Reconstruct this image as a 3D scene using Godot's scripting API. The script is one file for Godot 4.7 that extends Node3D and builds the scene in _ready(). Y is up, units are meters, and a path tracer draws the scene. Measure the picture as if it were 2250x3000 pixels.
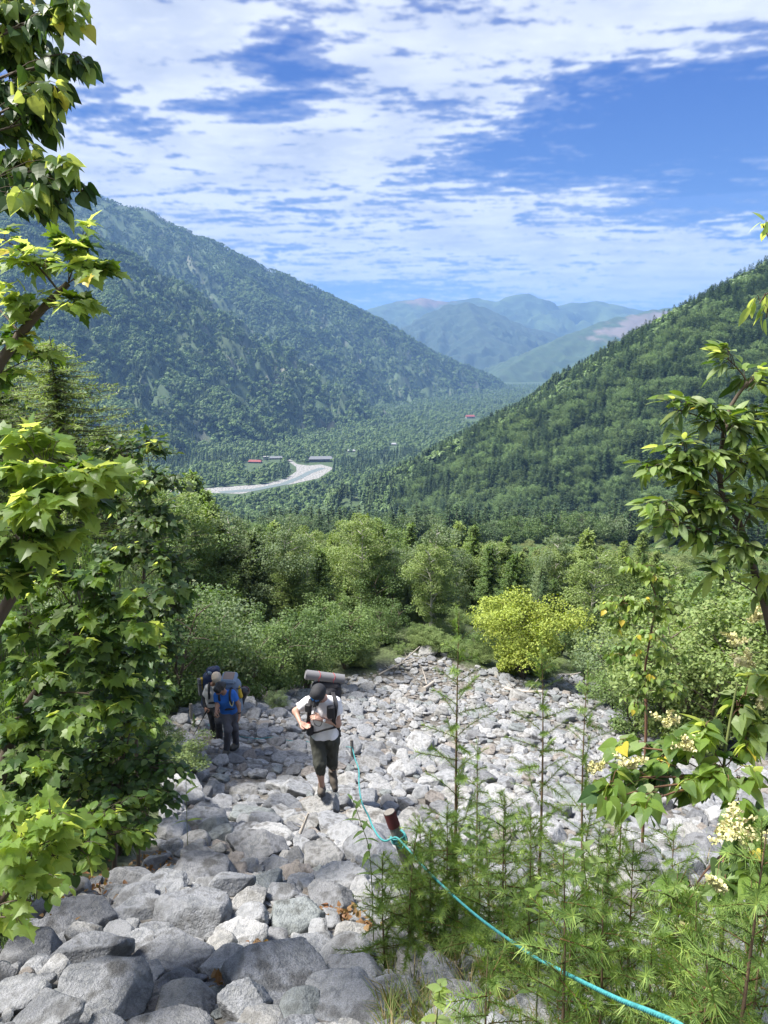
extends Node3D
# A rocky mountain trail above a wooded valley. Eye at the origin, -z is ahead, metres.

const F := 2166.0
const PITCH := 12.4
const SKY_GAIN := 0.44
var rng := RandomNumberGenerator.new()
var nz := FastNoiseLite.new()
var nf := FastNoiseLite.new()
var M := {}
var counts := {}
var t_start := 0

func rnd(a: float, b: float) -> float:
	return rng.randf_range(a, b)

func noise_of(freq: float, octaves: int, sd: int) -> FastNoiseLite:
	var n := FastNoiseLite.new()
	n.seed = sd
	n.noise_type = FastNoiseLite.TYPE_SIMPLEX_SMOOTH
	n.frequency = freq
	n.fractal_type = FastNoiseLite.FRACTAL_FBM
	n.fractal_octaves = octaves
	return n

# ---- sight lines of the photograph (2250 x 3000) turned into places -------------------------------
func sight(px: float, py: float) -> Vector3:
	var p := deg_to_rad(PITCH)
	var u := (px - 1125.0) / F
	var v := (1500.0 - py) / F
	return Vector3(u, -sin(p) + v * cos(p), -cos(p) - v * sin(p))

func at(px: float, py: float, zc: float) -> Vector3:
	return sight(px, py) * zc

func depth_of(p: Vector3) -> float:
	var a := deg_to_rad(PITCH)
	return -p.y * sin(a) - p.z * cos(a)

func photo_of(p: Vector3) -> Vector2:
	var a := deg_to_rad(PITCH)
	var zc := maxf(0.01, depth_of(p))
	var up := p.y * cos(a) - p.z * sin(a)
	return Vector2(1125.0 + p.x / zc * F, 1500.0 - up / zc * F)

func on_plane(px: float, py: float, y: float) -> Vector3:
	var s := sight(px, py)
	return s * (y / s.y)

func on_ground(px: float, py: float) -> Vector3:
	var s := sight(px, py)
	var t := 0.5
	while t < 2000.0:
		var q := s * t
		if q.y < ground(q.x, -q.z):
			break
		t *= 1.006
	return s * t

# ---- bookkeeping -------------------------------------------------------------------------------------
func numbered(called: String) -> String:
	var n: int = counts.get(called, -1) + 1
	counts[called] = n
	return called if n == 0 else "%s_%03d" % [called, n]

func tag(o: Node, label := "", category := "", group := "", kind := "") -> void:
	if label: o.set_meta("label", label)
	if category: o.set_meta("category", category)
	if group: o.set_meta("group", group)
	if kind: o.set_meta("kind", kind)

func thing(called: String, where: Vector3, label: String, category: String, group := "") -> Node3D:
	var o := Node3D.new()
	o.name = numbered(called)
	add_child(o)
	o.position = where
	tag(o, label, category, group)
	return o

func part(called: String, mesh: Mesh, mat: Material, parent: Node) -> MeshInstance3D:
	var o := MeshInstance3D.new()
	o.name = called
	o.mesh = mesh
	if mat: o.material_override = mat
	parent.add_child(o, true)
	return o

func structure(called: String, mesh: Mesh, mat: Material) -> MeshInstance3D:
	var o := part(called, mesh, mat, self)
	o.set_meta("kind", "structure")
	return o

func multi(called: String, mesh: Mesh, mat: Material, places: Array, tints: PackedColorArray, parent: Node) -> MultiMeshInstance3D:
	var mm := MultiMesh.new()
	mm.transform_format = MultiMesh.TRANSFORM_3D
	mm.use_colors = tints.size() > 0
	mm.mesh = mesh
	mm.instance_count = places.size()
	for i in places.size():
		mm.set_instance_transform(i, places[i])
		if tints.size() > 0:
			mm.set_instance_color(i, tints[i])
	var o := MultiMeshInstance3D.new()
	o.name = called
	o.multimesh = mm
	o.material_override = mat
	parent.add_child(o, true)
	return o

# ---- mesh collector -----------------------------------------------------------------------------------
class MB:
	var V := PackedVector3Array()
	var N := PackedVector3Array()
	var C := PackedColorArray()
	var I := PackedInt32Array()
	func v(p: Vector3, n: Vector3, c := Color.WHITE) -> int:
		V.append(p); N.append(n); C.append(c)
		return V.size() - 1
	func tri(a: int, b: int, c: int) -> void:
		I.append(a); I.append(b); I.append(c)
	func face(a: Vector3, b: Vector3, c: Vector3, col := Color.WHITE) -> void:
		var n := (c - a).cross(b - a).normalized()
		tri(v(a, n, col), v(b, n, col), v(c, n, col))
	func quad(a: Vector3, b: Vector3, c: Vector3, d: Vector3, col := Color.WHITE) -> void:
		var n := (c - a).cross(b - a).normalized()
		var i := v(a, n, col)
		v(b, n, col); v(c, n, col); v(d, n, col)
		tri(i, i + 1, i + 2); tri(i, i + 2, i + 3)
	func soft_quad(a: Vector3, b: Vector3, c: Vector3, d: Vector3, n: Vector3, col := Color.WHITE) -> void:
		var i := v(a, n, col)
		v(b, n, col); v(c, n, col); v(d, n, col)
		if (c - a).cross(b - d).dot(n) > 0.0:
			tri(i, i + 1, i + 2); tri(i, i + 2, i + 3)
		else:
			tri(i, i + 2, i + 1); tri(i, i + 3, i + 2)
	func tube(pts: Array, radii: Array, sides := 6, col := Color.WHITE, caps := false) -> void:
		var first := V.size()
		var up := Vector3(0.31, 0.17, 0.93)
		for k in pts.size():
			var dir: Vector3 = (pts[mini(k + 1, pts.size() - 1)] - pts[maxi(k - 1, 0)])
			dir = dir.normalized() if dir.length() > 1e-6 else Vector3.UP
			var s := dir.cross(up)
			if s.length() < 0.05: s = dir.cross(Vector3(0.9, 0.1, 0.2))
			s = s.normalized()
			var t := dir.cross(s).normalized()
			up = s.cross(dir).normalized() if k > 0 else up
			for j in sides:
				var a := TAU * j / sides
				var n := s * cos(a) + t * sin(a)
				v(pts[k] + n * radii[k], n, col)
		for k in pts.size() - 1:
			for j in sides:
				var a := first + k * sides + j
				var b := first + k * sides + (j + 1) % sides
				tri(a, a + sides, b); tri(b, a + sides, b + sides)
		if caps:
			for e in [0, pts.size() - 1]:
				var dir: Vector3 = (pts[1] - pts[0]).normalized() * -1.0 if e == 0 else (pts[-1] - pts[-2]).normalized()
				var m := v(pts[e], dir, col)
				for j in sides:
					var a := v(V[first + e * sides + j], dir, col)
					var b := v(V[first + e * sides + (j + 1) % sides], dir, col)
					if e == 0: tri(m, a, b)
					else: tri(m, b, a)
	func box(c: Vector3, h: Vector3, bas := Basis(), bevel := 0.0, col := Color.WHITE) -> void:
		# a box with cut edges: three nested pairs of faces joined by strips
		var b := minf(bevel, minf(h.x, minf(h.y, h.z)) * 0.9)
		var P := func(s: Vector3, ax: int) -> Vector3:
			var q := Vector3(s.x * (h.x - (0.0 if ax == 0 else b)), s.y * (h.y - (0.0 if ax == 1 else b)), s.z * (h.z - (0.0 if ax == 2 else b)))
			return c + bas * q
		for ax in 3:
			for s in [-1.0, 1.0]:
				var q := []
				for k in [[-1, -1], [1, -1], [1, 1], [-1, 1]]:
					var w := Vector3.ZERO
					w[ax] = s; w[(ax + 1) % 3] = k[0]; w[(ax + 2) % 3] = k[1]
					q.append(P.call(w, ax))
				if s < 0: quad(q[0], q[1], q[2], q[3], col)
				else: quad(q[3], q[2], q[1], q[0], col)
		if b <= 0.0: return
		for ax in 3:
			var e := (ax + 1) % 3
			var g := (ax + 2) % 3
			for s in [-1.0, 1.0]:
				for t in [-1.0, 1.0]:
					var w0 := Vector3.ZERO
					w0[ax] = -1; w0[e] = s; w0[g] = t
					var w1 := w0
					w1[ax] = 1
					quad(P.call(w0, e), P.call(w1, e), P.call(w1, g), P.call(w0, g), col)
		for sx in [-1.0, 1.0]:
			for sy in [-1.0, 1.0]:
				for sz in [-1.0, 1.0]:
					var w := Vector3(sx, sy, sz)
					face(P.call(w, 0), P.call(w, 1), P.call(w, 2), col)
	func done(mat: Material = null) -> ArrayMesh:
		var m := ArrayMesh.new()
		if I.is_empty():
			return m
		var a := []
		a.resize(Mesh.ARRAY_MAX)
		a[Mesh.ARRAY_VERTEX] = V
		a[Mesh.ARRAY_NORMAL] = N
		a[Mesh.ARRAY_COLOR] = C
		a[Mesh.ARRAY_INDEX] = I
		m.add_surface_from_arrays(Mesh.PRIMITIVE_TRIANGLES, a)
		if mat: m.surface_set_material(0, mat)
		return m

func curve_pts(a: Vector3, b: Vector3, bend: Vector3, n: int) -> Array:
	var out := []
	for k in n + 1:
		var t := float(k) / n
		out.append(a.lerp(b, t) + bend * (4.0 * t * (1.0 - t)))
	return out

func tapers(r0: float, r1: float, n: int) -> Array:
	var out := []
	for k in n + 1:
		out.append(lerpf(r0, r1, float(k) / n))
	return out

func basis_along(dir: Vector3, up: Vector3) -> Basis:
	# z along dir, y as near to up as can be
	var z := dir.normalized()
	var x := up.cross(z)
	if x.length() < 1e-3: x = Vector3(0.3, 0.2, 0.9).cross(z)
	x = x.normalized()
	return Basis(x, z.cross(x).normalized(), z)

func any_dir() -> Vector3:
	var z := rnd(-1, 1)
	var a := rnd(0, TAU)
	var r := sqrt(1.0 - z * z)
	return Vector3(r * cos(a), z, r * sin(a))

# ---- materials -----------------------------------------------------------------------------------------
func lin(r: float, g: float, b: float) -> Color:
	return Color(r, g, b).linear_to_srgb()

func plain(c: Color, rough := 0.8, vertex := false) -> StandardMaterial3D:
	var m := StandardMaterial3D.new()
	m.albedo_color = c
	m.roughness = rough
	m.vertex_color_use_as_albedo = vertex
	return m

func leafy(c: Color, glow: Color, rough := 0.55) -> StandardMaterial3D:
	var m := plain(c, rough, true)
	m.metallic_specular = 0.35
	m.backlight_enabled = true
	m.backlight = glow
	return m

func ramp(stops: Array) -> Gradient:
	var g := Gradient.new()
	var o := PackedFloat32Array()
	var c := PackedColorArray()
	for s in stops:
		o.append(s[0]); c.append(s[1])
	g.offsets = o
	g.colors = c
	return g

func noise_tex(size: int, freq: float, octaves: int, sd: int, stops: Array, type := FastNoiseLite.TYPE_SIMPLEX_SMOOTH) -> NoiseTexture2D:
	var n := noise_of(freq, octaves, sd)
	n.noise_type = type
	n.fractal_gain = 0.62
	var t := NoiseTexture2D.new()
	t.width = size; t.height = size
	t.seamless = true
	t.noise = n
	if stops: t.color_ramp = ramp(stops)
	return t

func grey(v: float) -> Color:
	return Color(v, v, v)

# ---- sky -------------------------------------------------------------------------------------------------
var sky_marks := []
var n_big := FastNoiseLite.new()
var n_puff := FastNoiseLite.new()
var n_tone := FastNoiseLite.new()
var n_fine := FastNoiseLite.new()
var n_row := FastNoiseLite.new()

func heading(px: float, py: float) -> Vector2:
	var s := sight(px, py).normalized()
	return Vector2(rad_to_deg(atan2(s.x, -s.z)), rad_to_deg(asin(s.y)))

func sky_color(az: float, el: float, d: Vector3) -> Color:
	var y := maxf(d.y, 0.0) + 0.07
	var q := Vector2(d.x / y, -d.z / y)
	var cov := 0.56
	for m in sky_marks:
		var a: float = (az - m[0]) / m[2]
		var b: float = (el - m[1]) / m[3]
		var w := a * a + b * b
		if w < 6.0:
			cov += m[4] * exp(-w)
	var warp := n_tone.get_noise_2d(q.x * 0.5 + 31.0, q.y * 0.5)
	var big := n_big.get_noise_2d(q.x * 0.9 + warp * 0.6, q.y * 1.2)
	var puff := n_puff.get_noise_2d(q.x + warp * 0.35, q.y * 1.5 + warp * 0.25)
	var fine := n_fine.get_noise_2d(q.x, q.y * 1.4)
	var row := n_row.get_noise_2d(q.x * 0.5 + warp * 0.8, q.y * 1.7 + q.x * 0.25)
	var n := 0.5 + big * 0.40 + puff * 0.52 + fine * 0.26 + row * 0.36
	var dens := smoothstep(1.0 - cov - 0.17, 1.0 - cov + 0.24, n)
	# thin veil between the puffs
	dens = maxf(dens, 0.35 * smoothstep(1.0 - cov - 0.45, 1.0 - cov + 0.1, n))
	# the air: deep blue above, paler low down
	var t := clampf(el / 24.0, 0.0, 1.0)
	var air := Color(0.14, 0.34, 0.71).lerp(Color(0.016, 0.075, 0.38), pow(t, 0.55))
	air = air.lerp(Color(0.42, 0.64, 0.90), exp(-maxf(el, 0.0) / 3.0) * 0.75)
	# the clouds: white where thin and sunlit, blue grey where they are thick
	var thick := smoothstep(0.12, 0.6, n - (1.0 - cov))
	var tone := n_tone.get_noise_2d(q.x * 1.9, q.y * 2.3 + 9.0) * 0.9 + puff * 0.7 + fine * 0.5 + row * 0.5
	var white := Color(0.73, 0.765, 0.83).lerp(Color(0.42, 0.475, 0.61), clampf(0.22 + thick * 0.35 - tone * 0.75, 0.0, 1.0))
	white = white.lerp(Color(0.70, 0.79, 0.91), exp(-maxf(el, 0.0) / 4.0) * 0.7)
	return air.lerp(white, dens * 0.97)

func make_sky() -> PanoramaSkyMaterial:
	n_big = noise_of(0.55, 3, 11)
	n_puff = noise_of(2.4, 5, 23)
	n_puff.fractal_gain = 0.6
	n_fine = noise_of(11.0, 4, 29)
	n_fine.fractal_gain = 0.6
	n_row = noise_of(4.2, 3, 37)
	n_tone = noise_of(0.9, 4, 5)
	for m in [[850, 165, 120, 120, -0.55], [700, 310, 260, 45, -0.24], [430, 330, 130, 40, -0.2], [1930, 350, 300, 130, -0.62], [2200, 480, 300, 170, -0.45], [1500, 455, 300, 60, -0.35], [1350, 590, 260, 36, -0.12],
			[1000, 880, 200, 45, -0.35], [1350, 860, 250, 40, -0.2], [2250, 250, 120, 90, -0.2], [1900, 600, 300, 40, -0.18],
			[500, 120, 350, 120, 0.3], [1600, 80, 500, 90, 0.22], [1250, 280, 400, 90, 0.2], [700, 560, 500, 190, 0.16], [1100, 420, 300, 60, 0.18], [1700, 730, 700, 70, 0.24], [1950, 830, 450, 60, 0.36], [2000, 50, 420, 90, 0.42], [1750, 545, 170, 40, 0.2], [350, 480, 250, 200, 0.1]]:
		var c := heading(m[0], m[1])
		sky_marks.append([c.x, c.y, m[2] / 37.8, m[3] / 37.8, m[4]])
	var W := 4096
	var H := 2048
	var low := Image.create_empty(W / 8, H / 8, false, Image.FORMAT_RGBF)
	for j in H / 8:
		var el := 90.0 - (j + 0.5) * 180.0 / (H / 8)
		for i in W / 8:
			var az := wrapf((i + 0.5) * 360.0 / (W / 8), -180.0, 180.0)
			var e := deg_to_rad(maxf(el, 0.0))
			var a := deg_to_rad(az)
			var c := sky_color(az, maxf(el, 0.0), Vector3(sin(a) * cos(e), sin(e), -cos(a) * cos(e)))
			if el < -2.0: c = Color(0.16, 0.2, 0.2)
			low.set_pixel(i, j, Color(c.r * SKY_GAIN, c.g * SKY_GAIN, c.b * SKY_GAIN))
	low.resize(W, H, Image.INTERPOLATE_BILINEAR)
	for j in range(int((90.0 - 32.0) / 180.0 * H), int(91.0 / 180.0 * H)):
		var el := 90.0 - (j + 0.5) * 180.0 / H
		for k in range(int(-38.0 / 360.0 * W), int(38.0 / 360.0 * W)):
			var i := posmod(k, W)
			var az := (k + 0.5) * 360.0 / W
			var e := deg_to_rad(maxf(el, 0.0))
			var a := deg_to_rad(az)
			var c := sky_color(az, maxf(el, 0.0), Vector3(sin(a) * cos(e), sin(e), -cos(a) * cos(e)))
			low.set_pixel(i, j, Color(c.r * SKY_GAIN, c.g * SKY_GAIN, c.b * SKY_GAIN))
	var p := PanoramaSkyMaterial.new()
	p.panorama = ImageTexture.create_from_image(low)
	return p

# ---- lie of the land --------------------------------------------------------------------------------------
const VALLEY := -203.0
var prof_d := [-60.0, -12.0, 0.0, 9.2, 13.0, 20.0, 30.0, 45.0, 60.0, 120.0, 300.0, 600.0, 850.0, 1000.0, 1400.0]
var prof_h := [30.0, 4.4, -1.6, -6.1, -7.65, -10.3, -13.8, -18.6, -22.8, -38.0, -83.0, -152.0, -199.0, -212.0, -215.0]

func fall(d: float) -> float:
	if d <= prof_d[0]: return prof_h[0]
	for k in prof_d.size() - 1:
		if d < prof_d[k + 1]:
			return lerpf(prof_h[k], prof_h[k + 1], (d - prof_d[k]) / (prof_d[k + 1] - prof_d[k]))
	return prof_h[-1]

func ground(x: float, d: float) -> float:
	var e := 1.0 + maxf(d, 0.0) * 0.06
	var h := 0.5 * fall(d) + 0.25 * (fall(d - e) + fall(d + e))
	var far := clampf(d / 40.0, 0.0, 1.0)
	h += nz.get_noise_2d(x * 0.35, d * 0.35) * 0.22 + nz.get_noise_2d(x * 0.02, d * 0.02) * 5.0 * far * clampf(1.0 - d / 700.0, 0.0, 1.0)
	if x < -2.2: h += minf(2.0, (-2.2 - x) * 0.16) * (1.0 - far * 0.5)
	return h

# ridges are lines of (x, height, distance ahead); the land falls away from them
var R_RIGHT := [[Vector3(760, 200, 980), Vector3(520, 140, 800), Vector3(372, 78, 720), Vector3(300, 22, 800), Vector3(232, -36, 900), Vector3(172, -92, 1000), Vector3(108, -165, 1060), Vector3(60, -215, 1090)]]
var R_LEFT := [
	[Vector3(-2400, 900, 3300), Vector3(-1700, 760, 3450), Vector3(-1345, 700, 3650), Vector3(-1130, 640, 3680), Vector3(-850, 520, 3720), Vector3(-560, 385, 3760), Vector3(-270, 262, 3800), Vector3(-105, 190, 3850), Vector3(50, 100, 3900), Vector3(285, -20, 4000), Vector3(500, -110, 4080), Vector3(600, -150, 4130), Vector3(700, -225, 4200)],
	[Vector3(-1700, 760, 3450), Vector3(-1500, 610, 2900), Vector3(-1050, 440, 2350), Vector3(-871, 322, 2300), Vector3(-663, 176, 2300), Vector3(-474, 82, 2350), Vector3(-290, -50, 2500), Vector3(-205, -130, 2650), Vector3(-120, -225, 2860)],
	[Vector3(-871, 322, 2300), Vector3(-700, 120, 1950), Vector3(-500, -40, 1800), Vector3(-330, -130, 1700), Vector3(-215, -225, 1660)],
	[Vector3(-1500, 480, 2300), Vector3(-1000, 180, 1800), Vector3(-700, 0, 1550), Vector3(-470, -130, 1400), Vector3(-330, -225, 1310)],
	[Vector3(-663, 176, 2300), Vector3(-430, -10, 2120), Vector3(-260, -150, 2020), Vector3(-180, -225, 2000)],
	[Vector3(-850, 520, 3720), Vector3(-560, 260, 3250), Vector3(-330, 60, 3000), Vector3(-180, -80, 2920)],
	[Vector3(-270, 262, 3800), Vector3(-110, 60, 3500), Vector3(60, -120, 3300), Vector3(130, -225, 3180)],
	[Vector3(50, 100, 3900), Vector3(230, -70, 3700), Vector3(340, -225, 3560)],
]
var R_DOME := [[Vector3(-100, 60, 7300), Vector3(350, 230, 7200), Vector3(560, 400, 7100), Vector3(760, 435, 7100), Vector3(1000, 360, 7150), Vector3(1250, 215, 7200), Vector3(1560, 170, 7300), Vector3(1760, -40, 7300)], [Vector3(760, 435, 7100), Vector3(820, 180, 6500), Vector3(780, -60, 6100)], [Vector3(1000, 360, 7150), Vector3(1180, 60, 6500)], [Vector3(560, 400, 7100), Vector3(480, 80, 6500)]]
var R_SPUR := [[Vector3(3600, 640, 5800), Vector3(2500, 365, 5700), Vector3(2050, 298, 5600), Vector3(1660, 225, 5500), Vector3(1360, 130, 5400), Vector3(1060, 10, 5200), Vector3(800, -120, 4900), Vector3(640, -225, 4650)], [Vector3(2050, 298, 5600), Vector3(1750, 60, 5050), Vector3(1560, -120, 4700)], [Vector3(1660, 225, 5500), Vector3(1360, -30, 5000)]]
var R_RANGE := []

func ridge_height(ridges: Array, x: float, d: float, k: float, rough: float) -> float:
	var best := -1e9
	for line in ridges:
		for i in line.size() - 1:
			var a: Vector3 = line[i]
			var b: Vector3 = line[i + 1]
			var ux := b.x - a.x
			var ud := b.z - a.z
			var t := clampf(((x - a.x) * ux + (d - a.z) * ud) / (ux * ux + ud * ud), 0.0, 1.0)
			var ex := x - a.x - ux * t
			var ed := d - a.z - ud * t
			var h := a.y + (b.y - a.y) * t - k * rough * sqrt(ex * ex + ed * ed)
			if h > best: best = h
	return best

func hill_right(x: float, d: float) -> float:
	var n := nz.get_noise_2d(x * 0.005 + 50.0, d * 0.005)
	return ridge_height(R_RIGHT, x, d, 0.62, 1.0 + 0.15 * n) + nz.get_noise_2d(x * 0.02 + 50.0, d * 0.02) * 4.0

func hill_left(x: float, d: float) -> float:
	var wx := nz.get_noise_2d(x * 0.0028, d * 0.0028 + 70.0)
	var n := nf.get_noise_2d(x * 0.0032 + wx * 1.2, d * 0.0032)
	return ridge_height(R_LEFT, x + wx * 50.0, d, 0.70, 1.0 + 0.75 * absf(n) - 0.16) + nz.get_noise_2d(x * 0.006, d * 0.006) * 14.0

func hill_dome(x: float, d: float) -> float:
	var n := nf.get_noise_2d(x * 0.003, d * 0.003)
	return ridge_height(R_DOME, x, d, 0.55, 0.85 + 0.7 * absf(n)) + nz.get_noise_2d(x * 0.006, d * 0.006) * 22.0

func hill_spur(x: float, d: float) -> float:
	var n := nf.get_noise_2d(x * 0.003 + 9.0, d * 0.003)
	return ridge_height(R_SPUR, x, d, 0.5, 0.85 + 0.6 * absf(n)) + nz.get_noise_2d(x * 0.006, d * 0.006 + 30.0) * 16.0

func hill_range(x: float, d: float) -> float:
	var n := nf.get_noise_2d(x * 0.0018 + 3.0, d * 0.0018)
	return ridge_height(R_RANGE, x, d, 0.5, 0.8 + 0.9 * absf(n)) + nz.get_noise_2d(x * 0.003, d * 0.003 + 60.0) * 26.0

func land(height: Callable, x0: float, x1: float, d0: float, d1: float, step: float, floor_y: float, tint: Callable) -> ArrayMesh:
	var nx := int((x1 - x0) / step) + 1
	var nd := int((d1 - d0) / step) + 1
	var b := MB.new()
	var hs := PackedFloat32Array()
	for j in nd:
		for i in nx:
			hs.append(height.call(x0 + i * step, d0 + j * step))
	for j in nd:
		for i in nx:
			var h := hs[j * nx + i]
			var hx := hs[j * nx + mini(i + 1, nx - 1)] - hs[j * nx + maxi(i - 1, 0)]
			var hd := hs[mini(j + 1, nd - 1) * nx + i] - hs[maxi(j - 1, 0) * nx + i]
			var n := Vector3(-hx, 2.0 * step, hd).normalized()
			var p := Vector3(x0 + i * step, h, -(d0 + j * step))
			b.v(p, n, tint.call(p, n))
	for j in nd - 1:
		for i in nx - 1:
			var a := j * nx + i
			if maxf(maxf(hs[a], hs[a + 1]), maxf(hs[a + nx], hs[a + nx + 1])) < floor_y: continue
			b.tri(a, a + nx, a + 1); b.tri(a + 1, a + nx, a + nx + 1)
	return b.done()

func ground_tint(x: float, d: float) -> Color:
	# bare grit on the scree, moss and low herbs elsewhere
	var off := Geometry2D.is_point_in_polygon(Vector2(x, d), scree_poly) or (d < 7.0 and x > -2.6)
	var v := 0.85 + 0.4 * nz.get_noise_2d(x * 0.6, d * 0.6)
	return Color(v, v, v) if off else Color(0.42 * v, 0.62 * v, 0.24 * v)

func near_sheet() -> ArrayMesh:
	# a fan that is fine at the feet and coarse far off
	var b := MB.new()
	var ds := []
	var d := -50.0
	while d < 1500.0:
		ds.append(d)
		d += 4.0 if d < -6.0 else 0.35 if d < 14.0 else maxf(0.5, (d - 2.0) * 0.045)
	var nx := 110
	for k in ds.size():
		var dd: float = ds[k]
		var w := 30.0 + maxf(dd, 0.0) * 1.3
		for i in nx:
			var s := (i / (nx - 1.0)) * 2.0 - 1.0
			var x := signf(s) * pow(absf(s), 1.7) * w
			var e := maxf(0.2, dd * 0.02)
			var n := Vector3(ground(x - e, dd) - ground(x + e, dd), 2.0 * e, ground(x, dd + e) - ground(x, dd - e)).normalized()
			b.v(Vector3(x, ground(x, dd), -dd), n, ground_tint(x, dd))
	for k in ds.size() - 1:
		for i in nx - 1:
			var a := k * nx + i
			b.tri(a, a + nx, a + 1); b.tri(a + 1, a + nx, a + nx + 1)
	return b.done()

# ---- trees seen from afar -----------------------------------------------------------------------------------
func far_conifer(sd: int, h: float, w: float, tiers: int, per: int, base := 0.12) -> ArrayMesh:
	rng.seed = sd
	var b := MB.new()
	b.tube([Vector3.ZERO, Vector3(0, h * 0.95, 0)], [h * 0.014, 0.02], 4, Color(0.09, 0.075, 0.06))
	for k in tiers:
		var t := (k + 0.5) / tiers
		var y := lerpf(h * base, h * 0.99, t)
		var reach := w * (0.25 + 0.75 * pow(1.0 - t, 0.8)) * (1.0 if t > 0.15 else 0.7)
		for j in per:
			if rng.randf() < 0.18: continue
			var a := rnd(0, TAU)
			var r := reach * rnd(0.55, 1.1)
			var o := Vector3(cos(a), 0, sin(a))
			var s := Vector3(-sin(a), 0, cos(a)) * r * rnd(0.28, 0.42)
			var yy := y + rnd(-0.5, 0.5) * h / tiers
			var c := Vector3(0, yy, 0)
			var tip := c + o * r + Vector3(0, -r * rnd(0.12, 0.4), 0)
			var mid := c + o * r * 0.6 + Vector3(0, r * 0.02, 0)
			var n := (Vector3.UP * 0.9 + o * 0.6).normalized()
			var g := rnd(0.75, 1.2)
			b.soft_quad(c, mid + s, tip, mid - s, n, Color(g, g, g * 0.95))
	return b.done()

func far_broad(sd: int, h: float, w: float, clumps: int, size: float, blobs := 6) -> ArrayMesh:
	rng.seed = sd
	var b := MB.new()
	b.tube([Vector3.ZERO, Vector3(rnd(-0.3, 0.3), h * 0.6, rnd(-0.3, 0.3))], [h * 0.018, h * 0.006], 4, Color(0.14, 0.13, 0.11))
	var cs := []
	for k in blobs:
		var a := rnd(0, TAU)
		var t := rnd(0.0, 1.0)
		var q := w * (0.55 - 0.45 * t) * rnd(0.3, 1.0)
		cs.append([Vector3(cos(a) * q, h * lerpf(0.42, 0.82, t), sin(a) * q), w * rnd(0.34, 0.52) * (1.0 - 0.3 * t)])
	for k in clumps:
		var c: Array = cs[k % blobs]
		var o := any_dir()
		if o.y < -0.35: o.y = -o.y
		var r: float = c[1] * rnd(0.75, 1.08)
		var p: Vector3 = c[0] + Vector3(o.x, o.y * 0.85, o.z) * r
		var n := (o * 0.8 + any_dir() * 0.8 + Vector3(0, 0.3, 0)).normalized()
		var bas := basis_along(n.cross(any_dir()), n)
		var s := size * rnd(0.6, 1.3)
		var g := rnd(0.72, 1.25)
		var nn := (n + o * 1.2).normalized()
		b.soft_quad(p - bas.x * s * 0.5 - bas.z * s * 0.5, p + bas.x * s * 0.42 - bas.z * s * 0.3, p + bas.x * s * 0.5 + bas.z * s * 0.5, p - bas.x * s * 0.35 + bas.z * s * 0.4, nn, Color(g, g, g))
	return b.done()

# ---- the far woods -----------------------------------------------------------------------------------------
var river_poly := PackedVector2Array()
var meadow_poly := PackedVector2Array()
var house_spots := []

func flat_poly(pts: Array) -> PackedVector2Array:
	var out := PackedVector2Array()
	for p in pts:
		var q := on_plane(p[0], p[1], VALLEY)
		out.append(Vector2(q.x, -q.z))
	return out

func sheet(poly: PackedVector2Array, y: float, grain := 0.0) -> ArrayMesh:
	var b := MB.new()
	var ix := Geometry2D.triangulate_polygon(poly)
	for p in poly:
		b.v(Vector3(p.x, y, -p.y), Vector3.UP)
	for k in range(0, ix.size(), 3):
		var a := poly[ix[k]]
		var s := (poly[ix[k + 1]] - a).cross(poly[ix[k + 2]] - a)
		if s > 0.0: b.tri(ix[k], ix[k + 2], ix[k + 1])
		else: b.tri(ix[k], ix[k + 1], ix[k + 2])
	return b.done()

func clear_of_openings(x: float, d: float, y: float, h: float) -> bool:
	# trees keep off the river bed, the meadow and the houses' clearings, and off their near banks
	for back: float in [0.0, h * 0.5, h * 0.95]:
		# the spot on the valley floor that the tree would hide from the path
		var top := y + back
		if top > -1.0: continue
		var k := VALLEY / top
		var q := Vector2(x * k, d * k)
		if Geometry2D.is_point_in_polygon(q, river_poly) or Geometry2D.is_point_in_polygon(q, meadow_poly): return false
		for hs in house_spots:
			if absf(q.x - hs[0].x) < hs[1] and q.y > hs[0].y - hs[2] and q.y < hs[0].y + hs[3]: return false
	return true

func tree_tint(kind: int, x: float, d: float) -> Color:
	var n := nz.get_noise_2d(x * 0.02, d * 0.02 + 200.0)
	var j := rnd(0.65, 1.4)
	var c: Color
	if kind == 0: c = Color(0.088, 0.145, 0.072)
	elif kind == 1: c = Color(0.15, 0.23, 0.092)
	else: c = Color(0.070, 0.115, 0.035)
	c = c.lerp(Color(0.21, 0.29, 0.10), clampf(n * 0.5 + rnd(-0.15, 0.2), 0.0, 0.7))
	return Color(c.r * j, c.g * j, c.b * j)

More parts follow.
